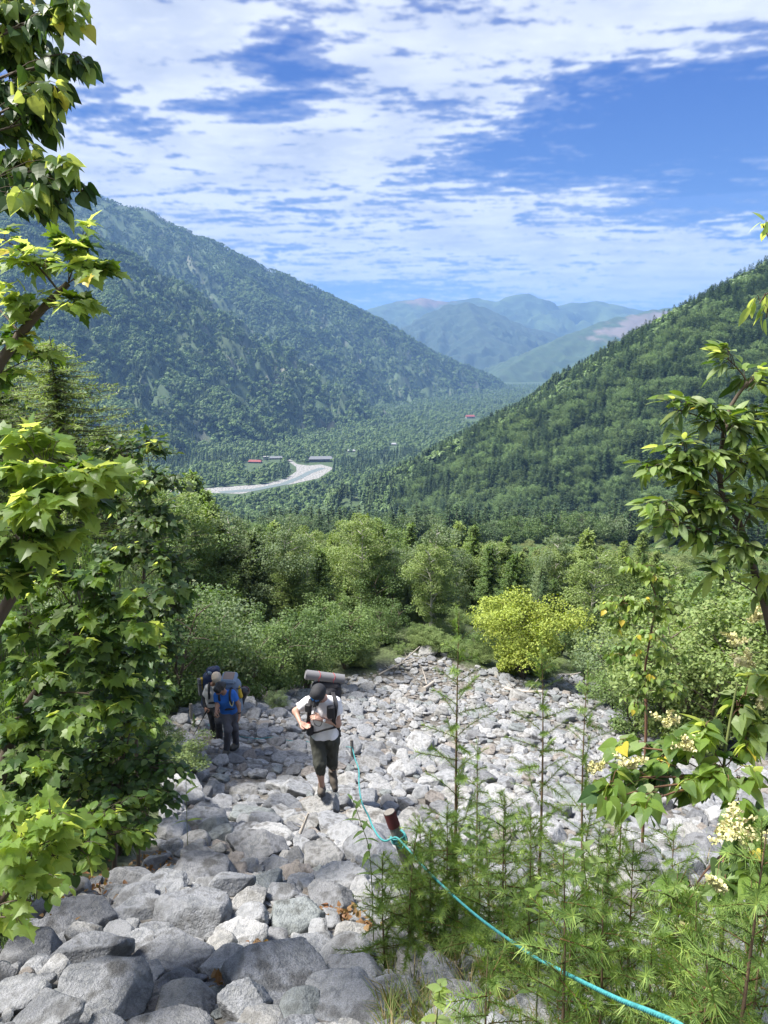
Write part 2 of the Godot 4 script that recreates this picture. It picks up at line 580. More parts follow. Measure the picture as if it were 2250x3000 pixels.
func far_woods() -> void:
	var proto := []
	for k in 4: proto.append(far_conifer(300 + k, 1.0, 0.20 + 0.03 * k, 15, 9, 0.1 + 0.04 * k))
	for k in 4: proto.append(far_broad(320 + k, 1.0, 0.52 + 0.05 * k, 170, 0.15, 7))
	var sets := {}
	var add := func(wood: String, kind: int, p: Vector3, h: float) -> void:
		if not sets.has(wood): sets[wood] = []
		if sets[wood].is_empty():
			for k in 8: sets[wood].append([[], PackedColorArray()])
		var v := (0 if kind == 0 else 4) + rng.randi() % 4
		var w := h * rnd(0.85, 1.2)
		sets[wood][v][0].append(Transform3D(Basis(Vector3.UP, rnd(0, TAU)).scaled(Vector3(w, h, w)), p - Vector3(0, 0.02 * h, 0)))
		var tc := tree_tint(kind, p.x, -p.z)
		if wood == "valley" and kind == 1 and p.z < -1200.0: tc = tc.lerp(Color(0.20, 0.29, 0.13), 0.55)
		sets[wood][v][1].append(tc)
	rng.seed = 77
	# the slope on the right-hand side of the valley
	var made := 0
	for k in 42000:
		var d := rnd(250.0, 1150.0)
		var x := rnd(-60.0, 620.0)
		if x > 60.0 + d * 0.62: continue
		var h := hill_right(x, d)
		if h < ground(x, d) + 0.5: continue
		if h < VALLEY: continue
		var kind := 0 if nz.get_noise_2d(x * 0.03, d * 0.03 + 20.0) + rnd(-0.35, 0.35) > -0.05 else 1
		var th := rnd(13.0, 21.0) if kind == 0 else rnd(9.0, 15.0)
		if not clear_of_openings(x, d, h, th): continue
		if kind == 0 and d < 760.0 and x > 10.0: slope_trees.append([0, Vector3(x, h, -d), th])
		elif kind == 1 and d < 700.0 and x > 10.0: slope_trees.append([1, Vector3(x, h, -d), th])
		else: add.call("slope", kind, Vector3(x, h, -d), th)
		made += 1
	# tall old trees stand on the lower fan behind the young wood
	for k in 5200:
		var d := rnd(235.0, 560.0)
		var x := rnd(-0.55, 0.64) * d
		var y := ground(x, d)
		if hill_right(x, d) > y + 0.5: continue
		if x < -0.2 * d and d < 330.0: continue
		var kind := 0 if nz.get_noise_2d(x * 0.03, d * 0.03 + 20.0) + rnd(-0.3, 0.3) > -0.02 else 1
		var th := rnd(11.0, 19.0) if kind == 0 else rnd(8.0, 14.0)
		if x < -0.16 * d: th *= 0.7
		if not clear_of_openings(x, d, y, th): continue
		slope_trees.append([kind, Vector3(x, y, -d), th])
	slope_trees.sort_custom(func(a, b): return a[1].length() / a[2] < b[1].length() / b[2])
	# the foot of the fan and the valley floor
	for k in 55000:
		var d := 480.0 + 3840.0 * pow(rng.randf(), 1.5)
		var x := rnd(-0.62, 0.6) * d
		var h := maxf(ground(x, d) if d < 1400.0 else -1e9, VALLEY)
		if hill_right(x, d) > h + 0.5 or hill_left(x, d) > h + 2.0: continue
		var plant := nz.get_noise_2d(x * 0.006, d * 0.004 + 300.0)
		var kind := 0 if plant > 0.2 or rng.randf() < 0.15 else 1
		var th := rnd(8.0, 14.0) 
		if kind == 0: th *= 1.25
		if not clear_of_openings(x, d, h, th): continue
		add.call("valley", kind if plant < 0.35 or d < 1500.0 else 1, Vector3(x, h, -d), th)
	# the mountain on the far side of the valley
	for k in 190000:
		var d := 1250.0 + 2900.0 * rng.randf()
		var x := rnd(-0.62, 0.18) * d
		var h := hill_left(x, d)
		if h < VALLEY + 1.0: continue
		var slope := hill_left(x, d + 6.0) - h
		if slope < -7.0: continue
		if h > 520.0 and nz.get_noise_2d(x * 0.01, d * 0.01) > 0.15: continue
		var kind := 0 if nz.get_noise_2d(x * 0.008, d * 0.008 + 20.0) + rnd(-0.3, 0.3) > 0.05 else 1
		var th := rnd(11.0, 17.0) * (1.0 if h < 350.0 else 0.75)
		if not clear_of_openings(x, d, h, th): continue
		add.call("mountain", kind, Vector3(x, h, -d), th)
	var names := {"slope": ["slope_forest", "dense mixed forest covering the steep slope to the right of the valley"], "valley": ["valley_forest", "green forest spread over the flat valley floor around the river"], "mountain": ["mountain_forest", "hazy blue green forest covering the big mountain across the river"]}
	for w in ["slope", "valley", "mountain"]:
		var o := Node3D.new()
		o.name = names[w][0]
		add_child(o)
		tag(o, names[w][1], "forest", "", "stuff")
		for v in 8:
			if sets[w][v][0].size():
				multi("conifers" if v < 4 else "broadleaf_trees", proto[v], M.far_leaf, sets[w][v][0], sets[w][v][1], o)

var slope_trees := []

# ---- trees one can tell apart -------------------------------------------------------------------------------
func broad_tree(sd: int, h: float, w: float, base: float, leaves: int, size: float, trunks := 1, airy := 0.3) -> Array:
	rng.seed = sd
	var wood := MB.new()
	var b := MB.new()
	var cs := []
	for q in trunks:
		var lean := Vector3(rnd(-0.12, 0.12) * h, h * rnd(0.86, 0.97), rnd(-0.12, 0.12) * h)
		if trunks > 1:
			var a0 := TAU * q / trunks + rnd(-0.4, 0.4)
			lean += Vector3(cos(a0), 0, sin(a0)) * w * 0.22
		var line := curve_pts(Vector3.ZERO, lean, Vector3(rnd(-0.05, 0.05), 0, rnd(-0.05, 0.05)) * h, 7)
		wood.tube(line, tapers(h * 0.013 + 0.02, 0.008, 7), 6)
		var limbs := int(26.0 / trunks) + 3
		for k in limbs:
			var t := lerpf(base, 1.0, (k + rng.randf()) / limbs)
			var f := t * 7.0
			var i := mini(6, int(f))
			var p: Vector3 = line[i].lerp(line[i + 1], f - i)
			var a := k * 2.4 + rnd(-0.5, 0.5)
			var swell := sin(PI * clampf((t - base * 0.6) / (1.08 - base * 0.6), 0.02, 1.0))
			var r := w * 0.5 * (0.25 + 0.75 * swell) * rnd(0.65, 1.1) / (1.0 if trunks == 1 else 1.3)
			var e := p + Vector3(cos(a) * r, r * rnd(0.15, 0.75), sin(a) * r)
			if e.y > h * 1.02: e.y = h * rnd(0.95, 1.02)
			wood.tube(curve_pts(p, e, Vector3(0, r * 0.08, 0), 3), tapers(0.012 + h * 0.003, 0.004, 3), 4)
			cs.append([e, r * 0.42 + 0.14, rnd(0.82, 1.2)])
			if r > w * 0.25: cs.append([p.lerp(e, rnd(0.45, 0.7)) + Vector3(rnd(-1, 1), rnd(-0.5, 0.5), rnd(-1, 1)) * r * 0.3, r * 0.34 + 0.1, rnd(0.8, 1.15)])
	for k in leaves:
		var c: Array = cs[rng.randi() % cs.size()]
		var o := any_dir()
		var rr: float = c[1] * pow(rng.randf(), airy)
		var p: Vector3 = c[0] + Vector3(o.x, o.y * 0.65, o.z) * rr
		var n := (Vector3(0, 0.9, 0) + any_dir() * 0.95 + o * 0.35).normalized()
		var bas := basis_along(n.cross(any_dir()), n)
		var s := size * rnd(0.6, 1.25)
		var g: float = c[2] * rnd(0.78, 1.22)
		b.soft_quad(p - bas.z * s * 0.55, p + bas.x * s * 0.38, p + bas.z * s * 0.6, p - bas.x * s * 0.38, n, Color(g * rnd(0.92, 1.12), g, g * rnd(0.85, 1.05)))
	return [wood.done(), b.done()]

func larch_tree(sd: int, h: float, w: float, base: float, droop: float, spray: float, dense := 1.0, slim := 0.2, per := 2) -> Array:
	rng.seed = sd
	var wood := MB.new()
	var b := MB.new()
	var top := Vector3(rnd(-0.03, 0.03) * h, h, rnd(-0.03, 0.03) * h)
	wood.tube([Vector3.ZERO, top * 0.5, top], [h * 0.012 + 0.015, h * 0.007, 0.004], 6)
	var n := int(h * 15.0 * dense)
	for k in n:
		var t := lerpf(base, 0.985, pow((k + rng.randf()) / n, 0.9))
		var a := k * 2.399 + rnd(-0.4, 0.4)
		var r := w * 0.5 * pow(1.0 - t, 0.66) * rnd(0.7, 1.15) + 0.08
		var o := Vector3(cos(a), 0, sin(a))
		var p := top * t
		var e := p + o * r + Vector3(0, r * rnd(-0.15, 0.2) - droop * r, 0)
		var bend := Vector3(0, r * 0.09 * (1.0 if droop > 0.2 else -0.7), 0)
		wood.tube(curve_pts(p, e, bend, 3), tapers(0.006 + r * 0.006, 0.002, 3), 3)
		var g := rnd(0.82, 1.18)
		var steps := int(r / 0.055) + 3
		for j in steps:
			var q := (j + rng.randf()) / steps
			var c := p.lerp(e, q) + bend * (4.0 * q * (1.0 - q))
			for m in per:
				var d := (o * rnd(0.1, 0.8) + any_dir() * 0.9 + Vector3(0, -0.15, 0)).normalized()
				var s := spray * rnd(0.6, 1.3) * (1.15 - 0.5 * q)
				var side := d.cross(any_dir()).normalized() * s * slim
				var nn := (side.cross(d) + Vector3(0, 0.9, 0)).normalized()
				var gg := g * rnd(0.8, 1.2)
				b.soft_quad(c, c + d * s * 0.5 + side, c + d * s, c + d * s * 0.5 - side, nn, Color(gg, gg, gg * 0.95))
	return [wood.done(), b.done()]

var protos := {}

func tree_thing(called: String, where: Vector3, scale: Vector3, turn: float, proto: Array, bark: Material, leaf: Material, label: String, group: String, category := "tree") -> Node3D:
	var o := thing(called, where, label, category, group)
	o.rotation.y = turn
	o.scale = scale
	part("trunk", proto[0], bark, o)
	part("crown", proto[1], leaf, o)
	return o

# px, distance ahead, height of the top in the photograph -> a tree standing there
func stand(px: float, d: float, top_py: float) -> Array:
	var x := 0.0
	var y := 0.0
	for k in 6:
		var p := Vector3(x, ground(x, d), -d)
		x = (px - 1125.0) / F * depth_of(p)
		y = ground(x, d)
	var s := sight(px, top_py)
	return [Vector3(x, y - 0.1, -d), s.y * (d / -s.z) - y + 0.1]

var scree_poly := PackedVector2Array()

func make_scree_poly() -> void:
	for p in [[400, 2900], [440, 2600], [500, 2350], [490, 2120], [560, 2070], [700, 2040], [850, 2005], [1040, 1985], [1150, 1955], [1200, 1920], [1310, 1918], [1345, 1968], [1480, 1975], [1560, 1995], [1700, 1985], [1790, 2020], [1850, 2080], [2100, 2090], [2500, 2120], [2900, 2400], [2900, 3400], [200, 3400]]:
		var q := on_ground(p[0], p[1])
		scree_poly.append(Vector2(q.x, -q.z))

func mid_trees() -> void:
	protos.birch = [broad_tree(1, 7.5, 3.4, 0.15, 14000, 0.10), broad_tree(2, 7.0, 3.0, 0.12, 13000, 0.10), broad_tree(3, 8.0, 3.6, 0.18, 14000, 0.105)]
	protos.shrub = [broad_tree(11, 3.2, 3.6, 0.05, 10000, 0.085, 5, 0.4), broad_tree(12, 2.8, 3.0, 0.05, 8000, 0.085, 4, 0.4), broad_tree(13, 3.6, 3.4, 0.08, 10000, 0.09, 4, 0.4)]
	protos.larch = [larch_tree(21, 7.0, 3.8, 0.08, 0.1, 0.19, 1.5, 0.16, 4), larch_tree(22, 6.0, 3.4, 0.08, 0.0, 0.19, 1.6, 0.16, 4), larch_tree(23, 8.0, 4.0, 0.1, 0.15, 0.2, 1.4, 0.16, 4)]
	protos.fir = [larch_tree(31, 7.0, 2.8, 0.05, 0.3, 0.15, 1.2), larch_tree(32, 12.0, 4.6, 0.16, 0.25, 0.26, 0.7)]
	protos.yellow = [broad_tree(44, 3.5, 4.2, 0.02, 26000, 0.085, 7, 0.4)]
	protos.oldfir = [far_pine(51), far_pine(52), far_pine(53)]
	protos.oldbroad = [broad_tree(61, 11.0, 7.5, 0.3, 2600, 0.34), broad_tree(62, 10.0, 8.0, 0.28, 2600, 0.34)]
	rng.seed = 900
	var put := func(kind: String, px: float, d: float, top: float, leaf: String, called: String, label: String, group := "", wide := 1.0) -> void:
		var s := stand(px, d, top)
		var pr: Array = protos[kind]
		var v := rng.randi() % pr.size()
		var box: AABB = pr[v][1].get_aabb()
		var k: float = s[1] / (box.position.y + box.size.y)
		tree_thing(called, s[0], Vector3(k * wide, k, k * wide), rnd(0, TAU), pr[v], M.birch_bark if kind == "birch" else M.bark, M[leaf], label, group, "shrub" if kind == "shrub" else "tree")
	put.call("yellow", 1530, 27.5, 1722, "leaf_e", "yellow_tree", "bright yellow green bushy tree at the far edge of the scree", "")
	return mid_rest(put)

func far_pine(sd: int) -> Array:
	# an old conifer with a bare lower trunk and flat, separate boughs
	rng.seed = sd
	var wood := MB.new()
	var b := MB.new()
	var h := 17.0
	wood.tube([Vector3.ZERO, Vector3(rnd(-0.4, 0.4), h * 0.5, rnd(-0.4, 0.4)), Vector3(0, h, 0)], [0.24, 0.16, 0.03], 6)
	for k in 46:
		var t := lerpf(0.22, 0.98, (k + rng.randf()) / 46.0)
		var a := k * 2.4 + rnd(-0.5, 0.5)
		var r := 3.1 * pow(1.0 - t, 0.6) * rnd(0.5, 1.15) + 0.3
		var o := Vector3(cos(a), 0, sin(a))
		var p := Vector3(0, h * t, 0)
		var e := p + o * r + Vector3(0, -r * rnd(0.0, 0.25), 0)
		wood.tube([p, e], [0.05, 0.015], 3)
		var g := rnd(0.75, 1.25)
		for j in int(26 * r / 2.0) + 8:
			var q := rnd(0.25, 1.05)
			var c := p.lerp(e, q) + Vector3(-o.z, 0, o.x) * rnd(-0.45, 0.45) * r * (1.1 - 0.6 * q) + Vector3(0, rnd(-0.12, 0.16), 0)
			var n := (Vector3.UP + any_dir() * 0.7).normalized()
			var bas := basis_along(o + any_dir() * 0.6, n)
			var s := rnd(0.35, 0.75)
			b.soft_quad(c - bas.z * s * 0.5, c + bas.x * s * 0.3, c + bas.z * s * 0.6, c - bas.x * s * 0.3, n, Color(g * rnd(0.85, 1.15), g, g))
	return [wood.done(), b.done()]

func envelope(px: float) -> float:
	# how high the young wood below the scree reaches in the photograph
	var xs := [-400.0, 250.0, 520.0, 640.0, 760.0, 1000.0, 1300.0, 1600.0, 1850.0, 2600.0]
	var ys := [1330.0, 1345.0, 1420.0, 1500.0, 1550.0, 1560.0, 1570.0, 1575.0, 1600.0, 1610.0]
	for k in xs.size() - 1:
		if px < xs[k + 1]:
			return lerpf(ys[k], ys[k + 1], clampf((px - xs[k]) / (xs[k + 1] - xs[k]), 0, 1))
	return 1650.0

func mid_rest(put: Callable) -> void:
	# the ones the photograph shows singly
	put.call("larch", 813, 44, 1520, "leaf_c", "larch_tree", "tall pale green larch rising highest behind the leaning birch")
	put.call("larch", 985, 50, 1560, "leaf_c", "larch_tree", "pointed bright larch just right of the leaning birch")
	put.call("larch", 1110, 56, 1590, "leaf_b", "larch_tree", "narrow larch spire left of the middle of the young wood")
	put.call("larch", 1215, 58, 1605, "leaf_c", "larch_tree", "pale larch spire above the narrow end of the scree")
	put.call("larch", 1020, 34, 1690, "leaf_b", "larch_tree", "bushy larch above the sleeping mat of the walker in white")
	put.call("larch", 860, 32, 1660, "leaf_c", "larch_tree", "light larch in front of the leaning birch")
	put.call("larch", 762, 47, 1576, "leaf_b", "larch_tree", "shorter green larch touching the left side of the tallest larch")
	put.call("birch", 905, 40, 1545, "leaf_c", "birch_tree", "slender birch with white trunk leaning right behind the hikers")
	put.call("larch", 1065, 52, 1578, "leaf_c", "larch_tree", "yellow green larch with pointed top right of the leaning birch")
	put.call("larch", 1160, 60, 1585, "leaf_b", "larch_tree", "feathery larch in the middle of the young wood")
	put.call("birch", 680, 34, 1500, "leaf_d", "birch_tree", "olive green birch with bare pale branches left of the tall larch")
	put.call("birch", 560, 32, 1400, "leaf_c", "birch_tree", "tall yellowish birch beside the left larches")
	put.call("birch", 455, 28, 1385, "leaf_b", "birch_tree", "round topped young tree just below the river bend")
	put.call("larch", 585, 60, 1372, "leaf_b", "larch_tree", "lone larch tip standing against the river gravel", "", 1.1)
	put.call("birch", 1250, 62, 1600, "leaf_d", "birch_tree", "grey green birch behind the yellow bushy tree")
	put.call("birch", 1730, 34, 1610, "leaf_c", "birch_tree", "thin upright birch with pale stems behind the yellow leaved sapling")
	put.call("birch", 1310, 52, 1640, "leaf_d", "birch_tree", "dull green birch left of the yellow bushy tree")
	put.call("fir", 1710, 29, 1790, "leaf_f", "fir_tree", "dark fir half hidden right of the yellow bushy tree")
	put.call("shrub", 1400, 29, 1850, "leaf_b", "leafy_shrub", "low green shrub at the left foot of the yellow bushy tree")
	put.call("shrub", 1790, 23, 1850, "leaf_d", "leafy_shrub", "grey green willow shrub at the right rim of the scree")
	put.call("shrub", 1880, 25, 1760, "leaf_c", "leafy_shrub", "light green shrub behind the yellow leaved sapling")
	put.call("shrub", 2080, 24, 1700, "leaf_c", "leafy_shrub", "bright green shrub behind the long leaved branches")
	put.call("shrub", 2260, 22, 1720, "leaf_b", "leafy_shrub", "green shrub at the right edge behind the cream flowers")
	put.call("shrub", 1290, 36, 1900, "leaf_c", "leafy_shrub", "small pale shrub in the gap where the scree ends")
	put.call("shrub", 1230, 42, 1790, "leaf_b", "leafy_shrub", "round shrub closing the upper end of the scree")
	put.call("shrub", 1330, 44, 1800, "leaf_a", "leafy_shrub", "dark shrub directly left behind the yellow bushy tree")
	put.call("shrub", 1180, 36, 1800, "leaf_a", "leafy_shrub", "dark shrub left of where the scree ends")
	put.call("shrub", 1450, 38, 1790, "leaf_b", "leafy_shrub", "green shrub behind the crown of the yellow bushy tree")
	put.call("shrub", 1640, 36, 1800, "leaf_a", "leafy_shrub", "dark shrub behind the right half of the yellow bushy tree")
	put.call("shrub", 1960, 34, 1720, "leaf_b", "leafy_shrub", "green shrub farther back between sapling and right edge")
	put.call("shrub", 1960, 17.5, 1830, "leaf_c", "leafy_shrub", "light green shrub just right of the birch sapling")
	put.call("shrub", 2060, 16.5, 1780, "leaf_c", "leafy_shrub", "tall light green shrub above the cream blossoms")
	put.call("shrub", 2170, 17.0, 1750, "leaf_b", "leafy_shrub", "fresh green shrub below the lowest willow twigs")
	put.call("shrub", 2270, 16.0, 1770, "leaf_c", "leafy_shrub", "pale shrub cut off by the right edge")
	put.call("shrub", 1860, 18.5, 1900, "leaf_b", "leafy_shrub", "low green shrub behind the stem of the birch sapling")
	put.call("shrub", 1130, 30, 1770, "leaf_a", "leafy_shrub", "dark green shrub above the pile of grey dead branches")
	put.call("shrub", 1010, 27, 1760, "leaf_b", "leafy_shrub", "green shrub behind the grey sleeping mat")
	put.call("shrub", 900, 24, 1790, "leaf_a", "leafy_shrub", "dark leafy shrub behind the hiker in the white shirt")
	put.call("shrub", 800, 22, 1780, "leaf_a", "leafy_shrub", "broad dark shrub between the hikers")
	put.call("shrub", 720, 20, 1830, "leaf_b", "leafy_shrub", "green shrub right behind the blue backpack")
	put.call("shrub", 610, 19, 1760, "leaf_d", "leafy_shrub", "tall grey green shrub above the two hikers")
	put.call("shrub", 520, 17, 1700, "leaf_a", "leafy_shrub", "dark shrub left of the two hikers")
	put.call("shrub", 810, 18.5, 2020, "leaf_d", "leafy_shrub", "low flowering shrub at the edge of the stones")
	put.call("fir", 690, 15.5, 2050, "leaf_b", "fir_sapling", "bushy green fir sapling right behind the hiker in blue")
	put.call("fir", 570, 15.0, 2090, "leaf_b", "fir_sapling", "low spreading fir sapling behind the black trousered hiker")
	rng.seed = 901
	var groups := {"larch": ["larch_tree", "young pale green larch in the wood below the scree"], "birch": ["birch_tree", "young birch in the wood below the scree"], "shrub": ["leafy_shrub", "green shrub growing among the young trees below the scree"], "fir": ["fir_tree", "young dark fir in the wood below the scree"]}
	var n := 0
	var listed := []
	for k in 1400:
		if n >= 290: break
		var d := 19.0 + 150.0 * pow(rng.randf(), 1.7)
		var px := rnd(-150, 2400)
		var s := stand(px, d, 1500)
		var p: Vector3 = s[0]
		if Geometry2D.is_point_in_polygon(Vector2(p.x, d), scree_poly): continue
		if hill_right(p.x, d) > p.y + 1.0: continue
		if d < 32.0 and px > 1180: continue
		var kind: String = "shrub" if d < 29.0 else ["larch", "birch", "shrub", "birch", "larch", "birch", "larch", "fir"][rng.randi() % 8]
		var tall: float = {"larch": rnd(5.0, 10.0), "birch": rnd(5.0, 10.0), "shrub": rnd(2.2, 3.8), "fir": rnd(4.0, 8.0)}[kind]
		if px > 1450 and d > 32.0: tall *= 0.75
		var top := photo_of(p + Vector3(0, tall, 0)).y
		top = maxf(top, envelope(px) + rnd(0, 60))
		if photo_of(p).y - top < 25.0: continue
		var leaf: String = "leaf_f" if kind == "fir" else ["leaf_a", "leaf_b", "leaf_c", "leaf_d"][rng.randi() % 4]
		listed.append([px, kind, d, top, leaf])
		n += 1
	for k in 46:
		var px := 560.0 + k * 30.0 + rnd(-18, 18)
		var d := rnd(31, 52) if px < 1330 else rnd(44, 66)
		if absf(px - 1530.0) < 60.0: continue
		var kind: String = ["larch", "birch", "larch"][rng.randi() % 3]
		var st := stand(px, d, 1500)
		if Geometry2D.is_point_in_polygon(Vector2(st[0].x, d), scree_poly): continue
		listed.append([px, kind, d, envelope(px) + rnd(-62, 70), ["leaf_c", "leaf_b", "leaf_c", "leaf_d"][rng.randi() % 4]])
	var zones := [[-999.0, "left of the two walkers"], [560.0, "above the two walkers"], [800.0, "behind the walker in white"], [1130.0, "left of the yellow bushy tree"], [1400.0, "behind the yellow bushy tree"], [1700.0, "behind the birch sapling"], [2000.0, "behind the long leaved shrub"]]
	var sizes := {"leaf_a": "deep green", "leaf_b": "fresh green", "leaf_c": "pale green", "leaf_d": "grey green", "leaf_f": "dark"}
	listed.sort_custom(func(a, b): return a[0] < b[0])
	var tally := {}
	var words := ["first", "second", "third", "fourth", "fifth", "sixth", "seventh", "eighth", "ninth", "tenth", "eleventh", "twelfth"]
	for t in listed:
		var zone := ""
		for q in zones:
			if t[0] >= q[0]: zone = q[1]
		var what: String = {"larch": "larch", "birch": "birch", "shrub": "shrub", "fir": "fir"}[t[1]]
		var far := "near" if t[2] < 45.0 else "farther" if t[2] < 90.0 else "far"
		var key: String = "%s %s %s" % [sizes[t[4]], what, zone]
		key = far + " " + key
		var i: int = tally.get(key, 0)
		tally[key] = i + 1
		put.call(t[1], t[0], t[2], t[3], t[4], groups[t[1]][0], "%s %s %s %s, %s from left" % [far, sizes[t[4]], what, zone, words[mini(i, 11)]], "young trees below the scree")
	# beyond them, up to the foot of the slope, the wood closes to one mass
	var sets := []
	var use := [protos.larch[1][1], protos.birch[1][1], protos.shrub[2][1]]
	for k in 3: sets.append([[], PackedColorArray()])
	for k in 4200:
		var d := 60.0 + 210.0 * pow(rng.randf(), 1.0)
		var x := rnd(-0.6, 0.62) * d
		var y := ground(x, d)
		if hill_right(x, d) > y + 0.8: continue
		var v := rng.randi() % 3
		var q := rnd(0.6, 1.15)
		var top := photo_of(Vector3(x, y + [6.0, 7.0, 3.6][v] * q, -d))
		if top.y < envelope(top.x) + 15.0: q *= 0.7
		if d < 220.0 and photo_of(Vector3(x, y + [6.0, 7.0, 3.6][v] * q, -d)).y < envelope(top.x) - 10.0: continue
		sets[v][0].append(Transform3D(Basis(Vector3.UP, rnd(0, TAU)).scaled(Vector3.ONE * q * Vector3(1.2, 1, 1.2)), Vector3(x, y - 0.1, -d)))
		var c := Color(0.23, 0.30, 0.125).lerp(Color(0.14, 0.21, 0.09), rng.randf())
		sets[v][1].append(Color(c.r * rnd(0.85, 1.2), c.g, c.b))
	var o := Node3D.new()
	o.name = "young_forest"
	add_child(o)
	tag(o, "soft green young wood between the scree and the dark slope forest", "forest", "", "stuff")
	for v in 3: multi(["larches", "birches", "shrubs"][v], use[v], M.far_leaf, sets[v][0], sets[v][1], o)
	# the largest trees of the slope stand singly
	var left := [[], []]
	var tints := [PackedColorArray(), PackedColorArray()]
	var num := [0, 0]
	for t in slope_trees:
		var kind: int = t[0]
		var pr: Array = protos.oldfir if kind == 0 else protos.oldbroad
		var v := rng.randi() % pr.size()
		var k: float = t[2] / (17.0 if kind == 0 else 10.5)
		if num[kind] < 140 and photo_of(t[1]).x > 640 and photo_of(t[1]).x < 2300:
			num[kind] += 1
			if kind == 0: tree_thing("conifer_tree", t[1] - Vector3(0, 0.3, 0), Vector3.ONE * k, rnd(0, TAU), pr[v], M.bark, M[["leaf_f", "leaf_f", "leaf_g"][rng.randi() % 3]], "tall old conifer in the dark forest right behind the young wood", "old conifers behind the young wood")
			else: tree_thing("broadleaf_tree", t[1] - Vector3(0, 0.3, 0), Vector3.ONE * k, rnd(0, TAU), pr[v], M.bark, M[["leaf_a", "leaf_g", "leaf_d"][rng.randi() % 3]], "round crowned old broadleaf tree in the forest behind the young wood", "old broadleaf trees behind the young wood")
		else:
			left[kind].append(Transform3D(Basis(Vector3.UP, rnd(0, TAU)).scaled(Vector3.ONE * k), t[1] - Vector3(0, 0.3, 0)))
			tints[kind].append(tree_tint(kind, t[1].x, -t[1].z))
	var so := get_node("slope_forest")
	multi("conifers", protos.oldfir[0][1], M.far_leaf, left[0], tints[0], so)
	multi("broadleaf_trees", protos.oldbroad[0][1], M.far_leaf, left[1], tints[1], so)

# ---- stones -----------------------------------------------------------------------------------------------
func ico(level: int) -> Array:
	var g := (1.0 + sqrt(5.0)) / 2.0
	var v := []
	for p in [[-1, g, 0], [1, g, 0], [-1, -g, 0], [1, -g, 0], [0, -1, g], [0, 1, g], [0, -1, -g], [0, 1, -g], [g, 0, -1], [g, 0, 1], [-g, 0, -1], [-g, 0, 1]]:
		v.append(Vector3(p[0], p[1], p[2]).normalized())
	var f := [[0, 11, 5], [0, 5, 1], [0, 1, 7], [0, 7, 10], [0, 10, 11], [1, 5, 9], [5, 11, 4], [11, 10, 2], [10, 7, 6], [7, 1, 8], [3, 9, 4], [3, 4, 2], [3, 2, 6], [3, 6, 8], [3, 8, 9], [4, 9, 5], [2, 4, 11], [6, 2, 10], [8, 6, 7], [9, 8, 1]]
	for l in level:
		var mid := {}
		var nf2 := []
		for t in f:
			var m := []
			for e in [[0, 1], [1, 2], [2, 0]]:
				var a: int = t[e[0]]
				var b: int = t[e[1]]
				var key := mini(a, b) * 100000 + maxi(a, b)
				if not mid.has(key):
					mid[key] = v.size()
					v.append(((v[a] + v[b]) * 0.5).normalized())
				m.append(mid[key])
			nf2.append([t[0], m[0], m[2]]); nf2.append([t[1], m[1], m[0]]); nf2.append([t[2], m[2], m[1]]); nf2.append([m[0], m[1], m[2]])
		f = nf2
	return [v, f]

func smooth_mesh(v: Array, f: Array) -> ArrayMesh:
	# f runs counter-clockwise seen from outside
	var n := []
	n.resize(v.size())
	n.fill(Vector3.ZERO)
	for t in f:
		var c: Vector3 = (v[t[1]] - v[t[0]]).cross(v[t[2]] - v[t[0]])
		for i in 3: n[t[i]] += c
	var b := MB.new()
	for i in v.size(): b.v(v[i], n[i].normalized())
	for t in f: b.tri(t[0], t[2], t[1])
	return b.done()

func stone_mesh(sd: int, level: int, sharp: float) -> ArrayMesh:
	rng.seed = sd
	var s := ico(level)
	var planes := []
	for k in 15:
		var n := any_dir()
		planes.append([n, rnd(0.6, 1.0)])
	# a broad top and bottom, as slabs have
	planes.append([(Vector3.UP + any_dir() * 0.3).normalized(), rnd(0.42, 0.58)])
	planes.append([(Vector3.DOWN + any_dir() * 0.35).normalized(), rnd(0.5, 0.7)])
	var ns := noise_of(1.5, 4, sd)
	var v := []
	for d: Vector3 in s[0]:
		var sum := 0.0
		for p in planes:
			var c: float = d.dot(p[0])
			if c > 0.05: sum += pow(c / p[1], sharp)
		var r := pow(maxf(sum, 0.02), -1.0 / sharp)
		r = minf(r, 1.25)
		r *= 1.0 + 0.06 * ns.get_noise_3dv(d * 1.3 + Vector3(sd, 0, 0)) - 0.035 * absf(ns.get_noise_3dv(d * 3.5 + Vector3(0, sd, 0))) + 0.012 * ns.get_noise_3dv(d * 9.0)
		v.append(d * r)
	return smooth_mesh(v, s[1])

